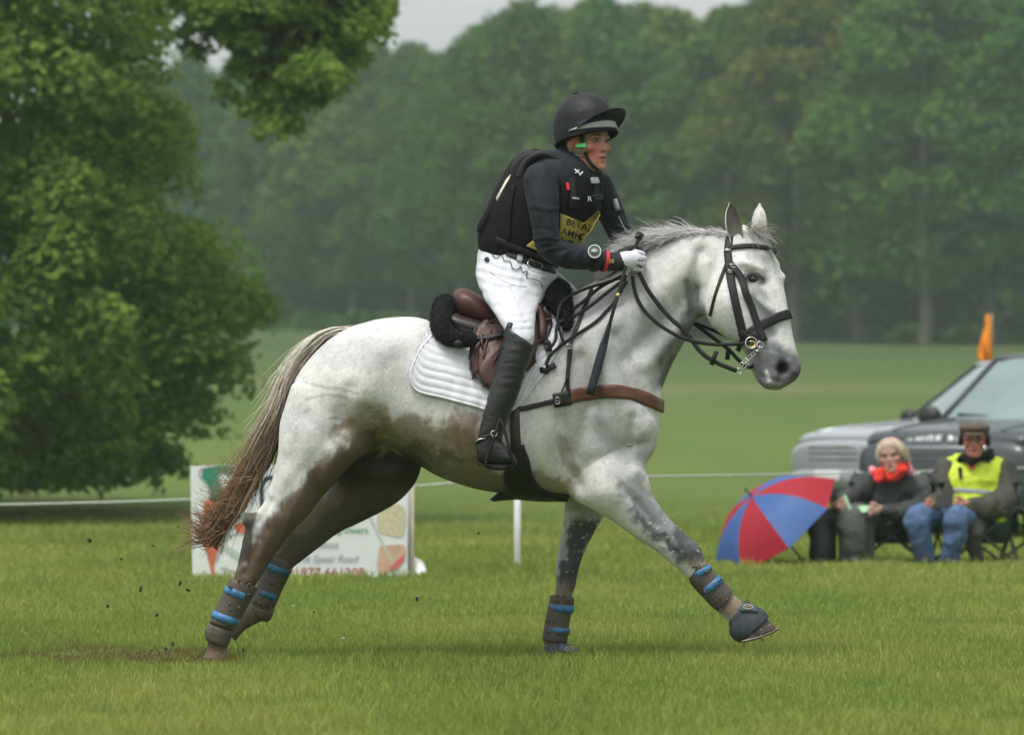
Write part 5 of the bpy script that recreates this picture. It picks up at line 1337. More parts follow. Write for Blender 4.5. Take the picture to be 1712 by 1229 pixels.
def boot_top(V, F): return V
Vbt, Fbt, T_bt = cloth_obj('riding_boot', [ring_loft(boot_near, 0, 32, 5), ring_loft(foot_near, 0, 22, 4, 2.4), ellipsoid_geo(W(853,546,-.385), (.020,.05,.018))], .007, mat('worn_black_boot', (.013,.0135,.0135), .36, .3, 16, .35, 70, spec=.5, bdist=.004), rider, 3, .0035, 10, stretch=(.5,1,2.5))
cloth_obj('riding_boot', [ring_loft(far_of(boot_near), 0, 28, 4), ring_loft(far_of(foot_near), 0, 20, 4, 2.4)], .009, M_black, rider, 3)
b = MB(); b.add(*ring_loft([(796,771,797,777,.026,-.40),(806,776,806,781,.037,-.40),(838,778,838,782,.041,-.402),(856,777,857,781,.036,-.405),(864,775,865,778,.022,-.405)], 0, 18, 3, 2.6)); b.build('boot_sole', M_black, rider)
P, N = px_path(T_bt, [(798,742),(812,732),(826,728),(836,738)], .006, 5, 'near', 2, -.45); b = MB(); b.add(*strap_geo(P, N, .012, .004)); b.build('spur_strap', M_black, rider)
buckle_p = W(800,734,-.45); b = MB(); b.tube([W(812,734,-.448), W(800,736,-.446), W(793,742,-.44)], [.004,.004,.003], 6); b.build('spur', M_steel, rider)
b = MB(); b.tube(ring_px(826,726,.012,-.452), .0025, 6); b.build('spur_buckle', M_steel, rider)

# gloves, wrist things
b = MB(); sh = [limb_geo(px3([(1032,437,-.166),(1046,436,-.167),(1060,435,-.158)]), [.034,.040,.037], 16, 4)] + [limb_geo([np.array(a)*.35+np.array(k_)*.65, k_], [.016,.0155], 10, 3) for a, k_ in zip([W(1046,436,-.166)]*4, kn)]
cloth_obj('glove_back', sh, .005, M_glove, rider, 2)
sh = finger_set(kn, mi, ti, .0150) + [limb_geo(px3([(1040,424,-.135),(1056,417,-.115),(1070,420,-.10)]), [.019,.0165,.014], 10, 4)]
for q in sh[:4]: b = MB(); b.add(*q); b.build('glove_finger', M_glove, rider)
for p_ in ([(1065,426,-.181),(1071,428,-.165)],[(1067,435,-.191),(1074,437,-.165)],[(1066,444,-.190),(1073,447,-.165)]): b = MB(); b.tube(px3(p_), [.003,.0035], 6); b.build('glove_slit', M_gblack, rider)  # black strokes drawn between the knuckles as dark slits
b = MB(); b.add(*sh[4]); b.build('glove_thumb', M_gblack, rider)
b = MB(); b.add(*limb_geo(px3([(1008,437,-.183),(1024,438,-.172),(1040,438,-.166)]), [.043,.039,.040], 16, 4)); b.build('glove_cuff', M_gblack, rider)
P_ = [limb_geo(px3([(1056,424,.07),(1064,432,.03),(1070,440,.0)]), [.034,.040,.036], 12, 4)] + finger_set(px3([(1066,430,.02),(1072,437,.02),(1074,445,.02),(1070,452,.02)]), px3([(1080,432,-.01),(1084,440,-.012),(1083,448,-.01),(1078,455,-.01)]), px3([(1070,436,-.045),(1074,443,-.05),(1072,451,-.05),(1068,457,-.05)]), .0145)
cloth_obj('glove', P_, .006, M_gblack, rider, 2)
b = MB(); tr_ = np.array(px3([(1009,437,-.183),(1014,438,-.180)])); b.tube(catmull(tr_, 3), .0475, 24, caps=False); b.tube(catmull(tr_, 3), .0445, 24, caps=False); b.build('wristband', M_red, rider)
text_on(None, '88', 1022, 437, 7, R(-5), M_brass, rider, 'glove_emblem', .003, Y=-.222)
wt = W(994,421,-.262); b = MB(); rotw = Matrix.Rotation(R(90),3,'X')
b.lathe([(.0,.004),(.024,.004),(.024,.010),(.0285,.009),(.0285,-.008),(.02,-.012),(0,-.012)], 28, wt, rotw); b.build('stopwatch', M_whitep, rider)
b = MB(); b.lathe([(0,.0062),(.021,.0062),(.021,.004)], 24, wt+np.array([0,-.001,0]), rotw); b.build('stopwatch_face', mat('watch_face', (.16,.19,.18), .3, .1, 40, 0), rider)
b = MB(); b.box(wt+np.array([0,-.0085,.001]), (.026,.002,.012)); b.build('stopwatch_screen', mat('watch_screen', (.42,.47,.43), .25, .05, 40, 0), rider)
b = MB(); tr_ = np.array(px3([(990,434,-.2),(998,435,-.194)])); b.tube(catmull(tr_, 3), .052, 24, caps=False); b.build('stopwatch_strap', M_black, rider)
b = MB(); b.tube(px3([(1028,335,.13),(1031,346,.11),(1033,352,.11)]), .012, 8); b.tube(px3([(1034,362,.115),(1044,382,.115),(1050,392,.10)]), .003, 6); b.build('arm_tag', M_grey, rider)

# helmet, local to the head
HM = RM @ Matrix.Translation((0,.014,.066)) @ Matrix.Rotation(R(-17),4,'X')
def hl(v): return np.array([list(HM @ Vector(q)) for q in np.atleast_2d(v)])
def dome(rx, ry, rz, zmin, n=40, m=16):
    V = []; F = []
    for j in range(m+1):
        t = (math.pi/2)*(1-j/m); z = math.sin(t)*rz if j < m else zmin
        c = math.cos(t) if j < m else math.sqrt(max(0,1-(zmin/rz)**2))
        if j >= m-2: z = [math.sin((math.pi/2)*(2/m))*rz, zmin*.5, zmin][j-(m-2)]; c = 1.0 if j == m-1 else (math.cos(math.pi/2*2/m) if j == m-2 else .985)
        c = max(c, .004)
        for i in range(n):
            a = 2*math.pi*i/n; seam = 1+.006*abs(math.cos(a*3))**14
            V.append((rx*c*math.cos(a)*seam, ry*c*math.sin(a)*seam, z*seam))
    for j in range(m):
        for i in range(n): F.append([j*n+i, (j+1)*n+i, (j+1)*n+(i+1)%n, j*n+(i+1)%n])
    return np.array(V), F
M_silk = mat('black_silk_cover', (.011,.012,.014), .55, .3, 14, .7, 26, bdist=.008, spec=.25)
b = MB(); v, f = dome(.119,.143,.137,-.062); b.add(hl(v), f); v2, f2 = dome(.112,.136,.130,-.060); b.add(hl(v2), [q[::-1] for q in f2]); b.build('helmet', M_silk, rider)
b = MB(); a = np.linspace(0, 2*math.pi, 41); b.tube(hl(np.stack([.118*np.cos(a), .142*np.sin(a), -.060+0*a], 1)), .0065, 8); b.build('helmet_rim', M_vest, rider)
# peak
V = []; F = []; nA = 22; nR = 7
for lay, dz in ((0,.004),(1,-.004)):
    for r_ in np.linspace(0,1,nR):
        for aa in np.linspace(R(198), R(342), nA):
            ex = .072*r_*math.sin((aa-R(198))/R(144)*math.pi)**.6
            V.append(((.117+ex*.55)*math.cos(aa), (.140+ex)*math.sin(aa), .004-.016*abs(math.cos(aa))**2-.05*ex*0+dz*(1-.6*r_)+.012*r_-.05*abs(math.cos(aa))**3*r_))
for lay in (0,1):
    for k in range(nR-1):
        for i in range(nA-1):
            q = [lay*nR*nA+k*nA+i, lay*nR*nA+k*nA+i+1, lay*nR*nA+(k+1)*nA+i+1, lay*nR*nA+(k+1)*nA+i]; F.append(q if lay == 0 else q[::-1])
o_ = nR*nA
F += [[(nR-1)*nA+i, (nR-1)*nA+i+1, o_+(nR-1)*nA+i+1, o_+(nR-1)*nA+i] for i in range(nA-1)] + [[k*nA, (k+1)*nA, o_+(k+1)*nA, o_+k*nA] for k in range(nR-1)] + [[k*nA+nA-1, o_+k*nA+nA-1, o_+(k+1)*nA+nA-1, (k+1)*nA+nA-1] for k in range(nR-1)]
b = MB(); b.add(hl(np.array(V)), F); b.build('helmet_peak', M_silk, rider)
b = MB(); a = np.linspace(R(186), R(354), 31); P = hl(np.stack([.1215*np.cos(a), .1455*np.sin(a), -.034+0*a], 1)); N = P-hl([[0,0,-.034]]); b.add(*strap_geo(P, N, .031*np.sin(np.linspace(.05,math.pi-.05,31))**.9, .0035)); b.build('helmet_band', M_grey, rider)
b = MB(); P = hl([[.0,.0,.138],[-.008,.018,.140]]); b.tube(P, .012, 10, flat=.6); b.build('helmet_button', M_vest, rider)
bc = R(298); p0 = np.array([.1215*math.cos(bc), .1455*math.sin(bc), -.032]); tv = np.array([-math.sin(bc)*.1215, math.cos(bc)*.1455, 0]); tv = tv/np.linalg.norm(tv); nv = np.array([math.cos(bc), math.sin(bc), 0])
b = MB(); b.tube(hl([p0+nv*.0055+tv*.022*math.cos(t)+np.array([0,0,.0085*math.sin(t)]) for t in np.linspace(0,2*math.pi,25)]), .0016, 6)
for k in range(4): x = -.013+.0085*k; b.tube(hl([p0+nv*.0058+tv*x+np.array([0,0,-.004]), p0+nv*.0058+tv*(x+.003*(k%2))+np.array([0,0,.004])]), .0014, 5)
b.build('helmet_emblem', M_ink, rider)
# harness and hair
M_harn = M_black
def harness(nm, path, width, m, off=.004): 
    P, N = px_path(SK, path, off, 5, 'near', 2, -.13); b = MB(); b.add(*strap_geo(P, N, width, .004)); b.build(nm, m, rider)
harness('chin_strap', [(979,252),(982,264),(990,276),(1000,284)], .016, M_harn, .004); harness('ear_strap', [(956,247),(966,252),(980,254)], .020, M_tanpad); harness('ear_strap', [(952,250),(962,258),(976,262)], .009, M_tanpad); harness('chin_strap', [(977,232),(978,244),(979,252)], .026, M_tanpad, .003); harness('chin_strap', [(974,226),(974,238)], .026, M_harn, .007)
patch(SK, [(966,241),(981,241),(981,247),(966,247)], .012, .003, 'green_tag', M_green, rider)
hs_ = np.random.default_rng(8); n = 260; r0 = np.array([list(RM @ Vector((x*.072*RS, y*RS, z*RS))) for x, y, z in zip(hs_.choice([-1,1],n), hs_.uniform(.0,.09,n), hs_.uniform(-.035,.02,n))])
link('short_hair', raw_mesh('short_hair', *hair_geo(r0, np.tile([-.2,-.4,-.8],(n,1)), hs_.uniform(.006,.014,n), hs_, 3, .0014)[:2]), mat('brown_hair', (.035,.022,.014), .7, .3, 60, 0, spec=.15), rider)

# stirrup hangs from the saddle
b = MB(); b.tube(catmull(px3([(836,700,-.44),(828,725,-.452),(818,755,-.452),(812,779,-.45),(826,785,-.42),(850,784,-.42),(858,776,-.45),(850,745,-.452),(842,715,-.45),(836,700,-.44)]), 4), .006, 8); b.build('stirrup', M_black, saddle)
b = MB(); b.add(*strap_geo(np.array(px3([(858,640,-.37),(850,668,-.40),(840,698,-.435)])), np.tile([0,-1.,0],(3,1)), .026, .005)); b.build('stirrup_leather', M_black, saddle)

whip = thing('riding_whip', 'short black riding whip held point down against the horse shoulder', 'whip', tuple(W(1040,480,-.2)))
wa, wb = (1048,440), (986,661); ts_ = np.linspace(0,1,14); wl = [(wa[0]+(wb[0]-wa[0])*t, wa[1]+(wb[1]-wa[1])*t) for t in ts_]
sk_ = np.array([(on(HB, x, y, .016)[0] if on(HB, x, y, .016)[0] is not None else np.array([0,-.15,0]))[1] for x, y in wl]); ln_ = -.185+(sk_[-1]+.185)*ts_; ln_ = ln_+min(0, (sk_-ln_)[3:].min())*np.clip(ts_*3,0,1)
wp = np.array([W(x, y, yy) for (x, y), yy in zip(wl, ln_)])
b = MB(); b.tube(np.concatenate([[W(1069,398,-.10), W(1060,418,-.135)], wp[:9]]), .0075, 10); b.build('shaft', M_rein, whip)
b = MB(); b.tube(wp[6:], [.009,.012,.016,.018,.018,.018,.018,.017], 10, flat=.45, up=(0,-1,0)); b.build('flap', mat('navy_whip_leather', (.016,.022,.028), .55, .25, 30, .3, 200, spec=.25), whip)
b = MB(); b.tube([W(1066,399,-.10), W(1071,392,-.09)], [.016,.019], 12); b.build('knob', M_black, whip)
b = MB(); b.tube([wp[3], wp[3]*.6+wp[4]*.4], .0095, 10); b.build('collar', M_brass, whip)
# ---------------------------------------------------------------- spectators by the rope
def spec_person(label, hx, hy, hY, yaw, hs_, skin, flush, lips, brow, tilt=0.0, roll=0.0):
    M = Matrix.Translation(Vector(W(hx, hy, hY))) @ Matrix.Rotation(R(yaw),4,'Z') @ Matrix.Rotation(R(tilt),4,'X') @ Matrix.Rotation(R(roll),4,'Y')
    return thing('person', label, 'person', (float(W(hx,0,hY)[0]), hY, .0)), M
def body_of(t, M, s, extra, fc, voxel=.008):
    V, F = voxel_union(head_shapes(M, s) + extra, voxel, 2, .4)
    V, C, L = face_finish(V, F, M, s, *fc); me = raw_mesh('body', V, F); set_color(me, C); link('body', me, M_skin, t); eyes(M, s, t)
def grip(cx, cy, Y, side, r=.011):
    """palm with four bent fingers and a thumb, seen from in front"""
    out = [limb_geo(px3([(cx-side*9,cy-2,Y+.03),(cx,cy,Y)]), [.030,.036], 12, 3)]
    for k in range(4):
        out.append(limb_geo(px3([(cx+side*3,cy-7+4.2*k,Y-.02),(cx+side*9,cy-5+4.2*k,Y-.045),(cx+side*12,cy-2+4*k,Y-.02)]), [r,r*.95,r*.8], 8, 3))
    out.append(limb_geo(px3([(cx-side*4,cy-7,Y-.015),(cx+side*3,cy-12,Y-.03),(cx+side*9,cy-12,Y-.035)]), [r*1.2,r*1.05,r*.8], 8, 3)); return out

M_wax = mat('dark_waxed_coat', (.020,.024,.021), .6, .35, 10, .6, 30, bdist=.01)
M_water = mat('grey_green_overtrousers', (.048,.056,.048), .65, .25, 8, .5, 22, bdist=.012)
M_water2 = mat('dark_overtrousers', (.030,.033,.034), .65, .25, 8, .5, 22, bdist=.012)
M_scarf = mat('orange_red_scarf', (.60,.028,.016), .85, .15, 30, .6, 60, bdist=.008); M_pink = mat('pink_collar', (.62,.24,.28), .8, .1, 30, .3, 60)
M_blond = mat('blond_hair', attr='Col', rough=.5, var=.12, scale=60, bump=0)
M_jeans = mat('blue_denim', (.045,.085,.17), .8, .3, 14, .5, 60, bdist=.008, col2=(.085,.14,.25)); M_olive = mat('olive_coat', (.045,.046,.033), .75, .25, 12, .5, 40, bdist=.008)
M_hivis = mat('yellow_hi_vis', (.50,.62,.03), .6, .08, 14, .4, 30, bdist=.01); M_tape = mat('silver_tape', (.26,.28,.30), .5, .1, 30, .1, 100)
M_tweed = mat('brown_tweed', (.085,.066,.045), .9, .45, 160, .4, 300); M_welly = mat('dark_boots', (.02,.022,.02), .5, .3, 20, .3, 60)
YP = 15.6
# woman
wo, MW = spec_person('seated blonde woman in a dark waxed coat and orange red scarf reading a green booklet', 1490, 762, YP-.18, -14, 1.0, 0,0,0,0, 4, -8)
w_torso = [(1468,793,1520,789,.08,-.03),(1449,806,1542,803,.125,-.02),(1438,828,1552,825,.155,-.01),(1430,850,1548,850,.175,0),(1424,876,1536,876,.19,0)]
w_r = [(1452,812,YP-.02),(1424,834,YP-.2),(1410,846,YP-.36)]; w_l = [(1540,814,YP-.02),(1557,846,YP-.12),(1520,860,YP-.32),(1478,855,YP-.42)]
leg_a = [(1460,878,YP),(1372,868,YP-.38),(1371,900,YP-.44),(1370,940,YP-.44)]; leg_b = [(1505,878,YP),(1428,868,YP-.40),(1427,900,YP-.46),(1426,940,YP-.44)]
ex = [ring_loft(shrink(w_torso,.9), YP, 24, 3), limb_geo(px3([(1488,800,YP-.08),(1489,782,YP-.14)]), [.06,.055], 12, 3), limb_geo(px3(w_r), [.055,.045,.035], 12, 3), limb_geo(px3(w_l), [.055,.05,.04,.03], 12, 3), limb_geo(px3(leg_a), [.085,.07,.055,.05], 12, 3), limb_geo(px3(leg_b), [.085,.07,.055,.05], 12, 3)] + grip(1404,848,YP-.40,1) + grip(1464,854,YP-.46,-1)
body_of(wo, MW, 1.12, ex, ((.46,.28,.21), (.50,.20,.15), (.42,.14,.12), (.32,.24,.16), .6))
cloth_obj('coat', [ring_loft(w_torso, YP, 32, 4, 2.3), limb_geo(px3(w_r), [.098,.092,.066], 16, 4), limb_geo(px3(w_l), [.105,.105,.088,.062], 16, 4), ring_loft([(1424,862,1540,862,.20,-.02),(1410,880,1535,882,.21,-.1)], YP, 24, 3)], .014, M_wax, wo, 2, .034, 5)
cloth_obj('overtrouser_leg', [limb_geo(px3(leg_a), [.10,.082,.078,.082], 16, 4)], .013, M_water2, wo, 2, .012, 6); cloth_obj('overtrouser_leg', [limb_geo(px3(leg_b), [.12,.115,.115,.11], 16, 4), limb_geo(px3([(1448,872,YP-.36),(1446,940,YP-.40)]), [.07,.07], 12, 3)], .013, M_water, wo, 2, .014, 6)
b = MB(); b.add(*limb_geo(px3([(1388,876,YP-.30),(1387,935,YP-.32)]), [.05,.05], 12, 3)); b.build('inner_trouser', mat('brown_cord', (.05,.028,.022), .8, .2, 20, .3, 50), wo)
for x in (1370, 1430): b = MB(); b.add(*limb_geo(px3([(x,938,YP-.40),(x-2,941,YP-.62)]), [.05,.045], 12, 3)); b.build('boot', M_welly, wo)
cloth_obj('scarf', [limb_geo(px3([(1462,792,YP-.18),(1480,799,YP-.24),(1502,793,YP-.23),(1514,780,YP-.16)]), [.030,.039,.040,.030], 14, 4), limb_geo(px3([(1472,792,YP-.27),(1468,802,YP-.30)]), [.042,.035], 12, 3), limb_geo(px3([(1500,784,YP-.22),(1508,786,YP-.25)]), [.045,.045], 12, 3)], .010, M_scarf, wo, 2, .012, 16)
for p_, r_ in (([(1458,786,YP-.10),(1464,795,YP-.17)], .030), ([(1516,776,YP-.10),(1522,790,YP-.14)], .03)): b = MB(); b.add(*limb_geo(px3(p_), [r_, r_], 10, 3)); b.build('pink_collar', M_pink, wo)
g = np.random.default_rng(3); n = 3200; d = nrmz(g.normal(0,1,(n,3))); keep = (d[:,2] > -.35)&(d[:,1] > -.45-.55*np.clip((d[:,2]-.15)*2.2,0,1)); d = d[keep]; n = len(d)
rt = np.array([list(MW @ Vector((a*.086, b_*.112+.004, c*.090+.045))) for a, b_, c in d])
q = hair_geo(rt, d*np.array([.7,.5,.15])+np.array([.45,.0,-.25]), g.uniform(.03,.065,n)*(1+.9*(d[:,0] > .35)), g, 6, .0026, 1.9, .25, .10)
hair_obj('hair', [(q, np.array([[.62,.54,.40]])*g.uniform(.65,1.15,(n,1)))], M_blond, wo)
bk = thing('booklet', 'small pale green booklet held open by the blonde woman', 'booklet', tuple(W(1430,845,YP-.5)))
b = MB()
for pts in ([(1424,852),(1414,828),(1410,829),(1420,856)], [(1422,855),(1440,846),(1462,848),(1446,858)]):
    P = [W(x, y, YP-.50+(.04 if k in (1,2) else 0)) for k, (x, y) in enumerate(pts)]; b.poly(P, .006, (0,1,0))
b.build('pages', mat('green_paper', (.32,.52,.32), .7, .08, 30, .1, 100), bk, smooth=False)

# man
mn, MM = spec_person('seated man in a tweed cap, glasses and yellow high visibility waistcoat', 1629, 736, YP-.12, -6, 1.04, 0,0,0,0, 3, 0)
m_torso = [(1602,768,1655,766,.085,0),(1580,776,1684,774,.125,0),(1570,800,1684,800,.15,0),(1572,835,1676,836,.165,0),(1570,874,1668,874,.175,0)]
m_r = [(1584,786,YP-.02),(1574,826,YP-.14),(1560,845,YP-.36)]; m_l = [(1676,788,YP),(1684,832,YP-.10),(1650,850,YP-.30),(1615,846,YP-.42)]
j_a = [(1598,872,YP),(1536,866,YP-.46),(1537,895,YP-.50),(1548,938,YP-.44)]; j_b = [(1645,872,YP),(1601,864,YP-.48),(1598,895,YP-.52),(1588,938,YP-.46)]
ex = [ring_loft(shrink(m_torso,.88), YP, 24, 3), limb_geo(px3([(1628,776,YP-.03),(1628,757,YP-.09)]), [.07,.062], 12, 3), limb_geo(px3(m_r), [.055,.05,.036], 12, 3), limb_geo(px3(m_l), [.055,.05,.045,.034], 12, 3), limb_geo(px3(j_a), [.085,.07,.055,.045], 12, 3), limb_geo(px3(j_b), [.085,.07,.055,.045], 12, 3)] + grip(1556,848,YP-.42,-1) + grip(1606,844,YP-.48,-1)
body_of(mn, MM, 1.14, ex, ((.42,.20,.15), (.48,.12,.085), (.36,.12,.10), (.16,.11,.08), .5))
cloth_obj('coat', [ring_loft(shrink(m_torso,.97), YP, 28, 4), limb_geo(px3(m_r), [.092,.088,.062], 16, 4), limb_geo(px3(m_l), [.105,.105,.092,.062], 16, 4), limb_geo(px3([(1624,858,YP-.30),(1628,890,YP-.36),(1632,930,YP-.34)]), [.06,.075,.06], 14, 4)], .013, M_olive, mn, 2, .026, 6)
VW_, FW_, T_wc = cloth_obj('waistcoat', [ring_loft([(1600,770,1652,768,.10,-.01),(1576,781,1678,780,.14,-.01),(1566,803,1674,803,.172,-.015),(1568,832,1672,834,.190,-.02),(1562,855,1650,860,.20,-.02)], YP, 32, 4, 2.4), limb_geo(px3([(1585,776,YP-.04),(1602,768,YP-.06)]), [.04,.04], 10, 3), limb_geo(px3([(1652,768,YP-.05),(1672,776,YP-.04)]), [.04,.04], 10, 3), ring_loft([(1646,852,1682,852,.10,-.12),(1655,865,1684,862,.09,-.16),(1662,876,1680,874,.06,-.18)], YP, 18, 3)], .011, M_hivis, mn, 2, .018, 7)
def on_w(px, py, Y): return W(px, py, Y)
P, N = px_path(T_wc, [(1576,822),(1592,821),(1610,821),(1635,823),(1654,824)], .002, 5, 'near', 2, YP-.2); b = MB(); b.add(*strap_geo(P, N, .034, .003)); b.build('reflective_tape', M_tape, mn)
b = MB(); b.add(*strap_geo(np.array(px3([(1654,866,YP-.31),(1668,860,YP-.31),(1682,856,YP-.29)])), np.tile([0,-1.,0],(3,1)), .022, .005)); b.build('reflective_tape', M_tape, mn)
b = MB(); b.add(*ellipsoid_geo(W(1625,780,YP-.17), (.026,.01,.028), None, 14, 8)); b.build('badge', mat('pink_badge', (.72,.12,.12), .5, .1, 30, 0), mn)
cloth_obj('dark_collar', [limb_geo(px3([(1600,776,YP-.06),(1612,766,YP-.13),(1624,776,YP-.19)]), [.03,.034,.024], 10, 3), limb_geo(px3([(1624,776,YP-.19),(1645,762,YP-.14),(1658,768,YP-.06)]), [.024,.034,.034], 10, 3), limb_geo(px3([(1655,758,YP-.0),(1658,772,YP-.04)]), [.036,.03], 10, 3), limb_geo(px3([(1605,785,YP-.18),(1606,800,YP-.2)]), [.02,.012], 8, 3)], .01, M_vest, mn, 2, .004, 14)
cloth_obj('jeans', [limb_geo(px3(j_a), [.105,.098,.082,.074], 18, 4), limb_geo(px3(j_b), [.105,.098,.082,.074], 18, 4)], .012, M_jeans, mn, 2, .020, 8)
for x in (1548, 1588): b = MB(); b.add(*limb_geo(px3([(x,938,YP-.42),(x-2,942,YP-.62)]), [.05,.042], 12, 3)); b.build('shoe', M_welly, mn)
def ml(v): return np.array([list(MM @ Vector(np.array(q)*1.14)) for q in np.atleast_2d(v)])
b = MB(); v, f = ellipsoid_geo((0,.0,.062), (.098,.118,.052), None, 24, 14); b.add(ml(v), f); v, f = ellipsoid_geo((0,-.02,.078), (.104,.115,.040), None, 24, 14); b.add(ml(v), f); b.build('tweed_cap', M_tweed, mn)
b = MB(); v, f = ellipsoid_geo((0,-.108,.046), (.070,.044,.010), np.array(Matrix.Rotation(R(14),3,'X')), 20, 8); b.add(ml(v), f); b.build('cap_peak', M_tweed, mn)
for x in (-1,1): b = MB(); v, f = ellipsoid_geo((x*.088,.008,-.004), (.022,.036,.044), None, 16, 10); b.add(ml(v), f); b.build('ear_defender', M_black, mn)
b = MB()
for x in (-1,1): b.tube(ml([(x*.032+.019*math.cos(a), -.108, .0+.014*math.sin(a)) for a in np.linspace(0,2*math.pi,15)]), .0022, 5); b.tube(ml([(x*.05,-.108,.004),(x*.078,-.03,.004)]), .002, 5)
b.tube(ml([(-.013,-.110,.002),(.013,-.110,.002)]), .002, 5); b.build('glasses', M_black, mn)
clip = thing('dark_folder', 'dark folder resting on the lap of the man in the yellow waistcoat', 'folder', tuple(W(1575,838,YP-.5)))
b = MB(); b.poly([W(1556,850,YP-.56), W(1592,850,YP-.54), W(1594,822,YP-.33), W(1584,829,YP-.36)], .012, (0,.4,.9)); b.build('cover', M_black, clip, smooth=False)

# folding camp chairs
M_canvas = mat('dark_green_canvas', (.010,.032,.018), .75, .2, 16, .4, 50); M_cblack = mat('black_canvas', (.012,.013,.013), .75, .2, 16, .4, 50); M_tube = mat('dark_steel_tube', (.05,.05,.052), .4, .2, 30, 0)
def camp_chair(label, cx, Y, rz, canvas, back=True):
    t = thing('camp_chair', label, 'folding chair', (float(W(cx,0,Y)[0]), Y, 0), R(rz), 'folding camp chairs of the spectators')
    def put(b, nm, m, sm=True): return put_local(b, nm, m, t, sm)
    def sheet(rows, nm, m):
        V = []; n = 8
        for (l, r, sag) in rows:
            l = np.array(l); r = np.array(r)
            for s in np.linspace(0,1,n): V.append(l+(r-l)*s-np.array([0,0,sag])*math.sin(math.pi*s) if nm != 'back_panel' else l+(r-l)*s+np.array([0,sag*math.sin(math.pi*s),0]))
        V = np.array(V); K = len(rows); V2 = V+np.array([0,.004,-.006]); o = K*n
        F = [[k*n+j,k*n+j+1,(k+1)*n+j+1,(k+1)*n+j] for k in range(K-1) for j in range(n-1)]; F += [[i+o for i in f[::-1]] for f in F]
        F += [[k*n,(k+1)*n,o+(k+1)*n,o+k*n] for k in range(K-1)]+[[k*n+n-1,o+k*n+n-1,o+(k+1)*n+n-1,(k+1)*n+n-1] for k in range(K-1)]+[[j,o+j,o+j+1,j+1] for j in range(n-1)]+[[(K-1)*n+j,(K-1)*n+j+1,o+(K-1)*n+j+1,o+(K-1)*n+j] for j in range(n-1)]
        b = MB(); b.add(np.concatenate([V, V2]), F); put(b, nm, m)
    sheet([((-.27,-.25,.43),(.27,-.25,.43),.06),((-.27,0,.42),(.27,0,.42),.08),((-.27,.22,.42),(.27,.22,.42),.06)], 'seat', canvas)
    sheet([((-.28,.20,.40),(.28,.20,.40),.04),((-.29,.25,.54),(.29,.25,.54),.06),((-.29,.29,.68),(.29,.29,.68),.05)], 'back_panel', canvas)
    for s in (-1,1):
        b = MB(); b.tube([(s*.28,-.26,.44),(-s*.26,-.27,.02)], .011, 8); put(b, 'leg', M_tube)
        b = MB(); b.tube([(s*.28,.22,.42),(-s*.26,.24,.02)], .011, 8); put(b, 'leg', M_tube)
        b = MB(); b.tube([(s*.29,-.26,.44),(s*.27,.25,.02)], .011, 8); put(b, 'leg', M_tube)
        b = MB(); b.tube([(s*.29,.30,.70),(s*.28,.20,.40),(s*.27,-.24,.02)], .011, 8); put(b, 'leg', M_tube)
        b = MB(); b.tube([(s*.30,-.28,.62),(s*.30,.0,.60),(s*.30,.28,.66)], .024, 8, flat=.5, up=(0,0,1)); put(b, 'armrest', canvas)
        b = MB(); b.tube([(s*.28,-.26,.44),(s*.29,-.26,.62)], .011, 8); put(b, 'arm_post', M_tube)
        b = MB(); b.poly([(s*.285,-.25,.60),(s*.285,.26,.60),(s*.27,.22,.30),(s*.27,-.22,.24)], .006, (s,0,0)); put(b, 'side_panel', canvas)  # side fabric, added to fill out the dark mass of chair and shade
    b = MB(); b.poly([(-.25,-.24,.41),(.25,-.24,.41),(.22,-.20,.16),(-.22,-.20,.16)], .006, (0,1,0)); put(b, 'shade_flap', canvas)  # front sheet added to stand for the dark shade behind the legs
    return t
def put_local(b, nm, m, t, sm=True):
    me = raw_mesh(nm, np.concatenate(b.V), b.F); o = link(nm, me, m, t, sm, keep_world=False); me.polygons.foreach_set('material_index', np.array(b.M, dtype=np.int32)); return o
camp_chair('black folding camp chair under the blonde woman', 1492, YP+.02, -6, M_cblack)
camp_chair('dark green folding camp chair under the man in the yellow waistcoat', 1628, YP+.02, 8, M_canvas)
camp_chair('empty dark green folding camp chair cut by the right picture edge', 1745, YP+.15, 12, M_canvas)

# golf umbrella laid open on the grass
um = thing('umbrella', 'open red and blue golf umbrella lying on the grass beside the blonde woman', 'umbrella', tuple(W(1300,945,15.3)))
UOFF = .36
AX = nrmz(np.array([-.60,-.30,.74])); APX = W(1257,832,15.15); Ru, Hu = .565, .29
e1_ = nrmz(np.cross(AX, [0,0,1.])); e2_ = np.cross(AX, e1_)
M_ur = mat('red_nylon', (.27,.008,.018), .55, .08, 14, .2, 30, spec=.25); M_ub = mat('blue_nylon', (.034,.088,.25), .55, .08, 14, .2, 30, spec=.25)
def upt(r, a, q=0.0):
    z = -Hu*(r**2*.75+r**4*.25); scal = 1-.085*r*max(0, math.sin((q % 1)*math.pi))**.8; rr = Ru*r*scal
    return APX + AX*z + (e1_*math.cos(a)+e2_*math.sin(a))*rr
A0 = .30
for k in range(8):
    V = []; n = 9; m_ = 11
    for i in range(n):
        for j in range(m_): V.append(upt(max(.02, i/(n-1)), (k+j/(m_-1))*math.pi/4 + UOFF, k+j/(m_-1)) )
    V = np.array([APX + (lambda d: d)(v-APX) for v in V]); V2 = V - AX*.003; o = n*m_
    F = [[i*m_+j, i*m_+j+1, (i+1)*m_+j+1, (i+1)*m_+j] for i in range(n-1) for j in range(m_-1)]; F += [[q+o for q in f[::-1]] for f in F]
    b = MB(); b.add(np.concatenate([V, V2]), F); b.build('panel', M_ur if k % 2 == 0 else M_ub, um)
for k in range(8):
    b = MB(); b.tube([upt(r, k*math.pi/4+UOFF)-AX*.006 for r in np.linspace(.03,1,8)], .003, 5); b.build('rib', M_tube, um)
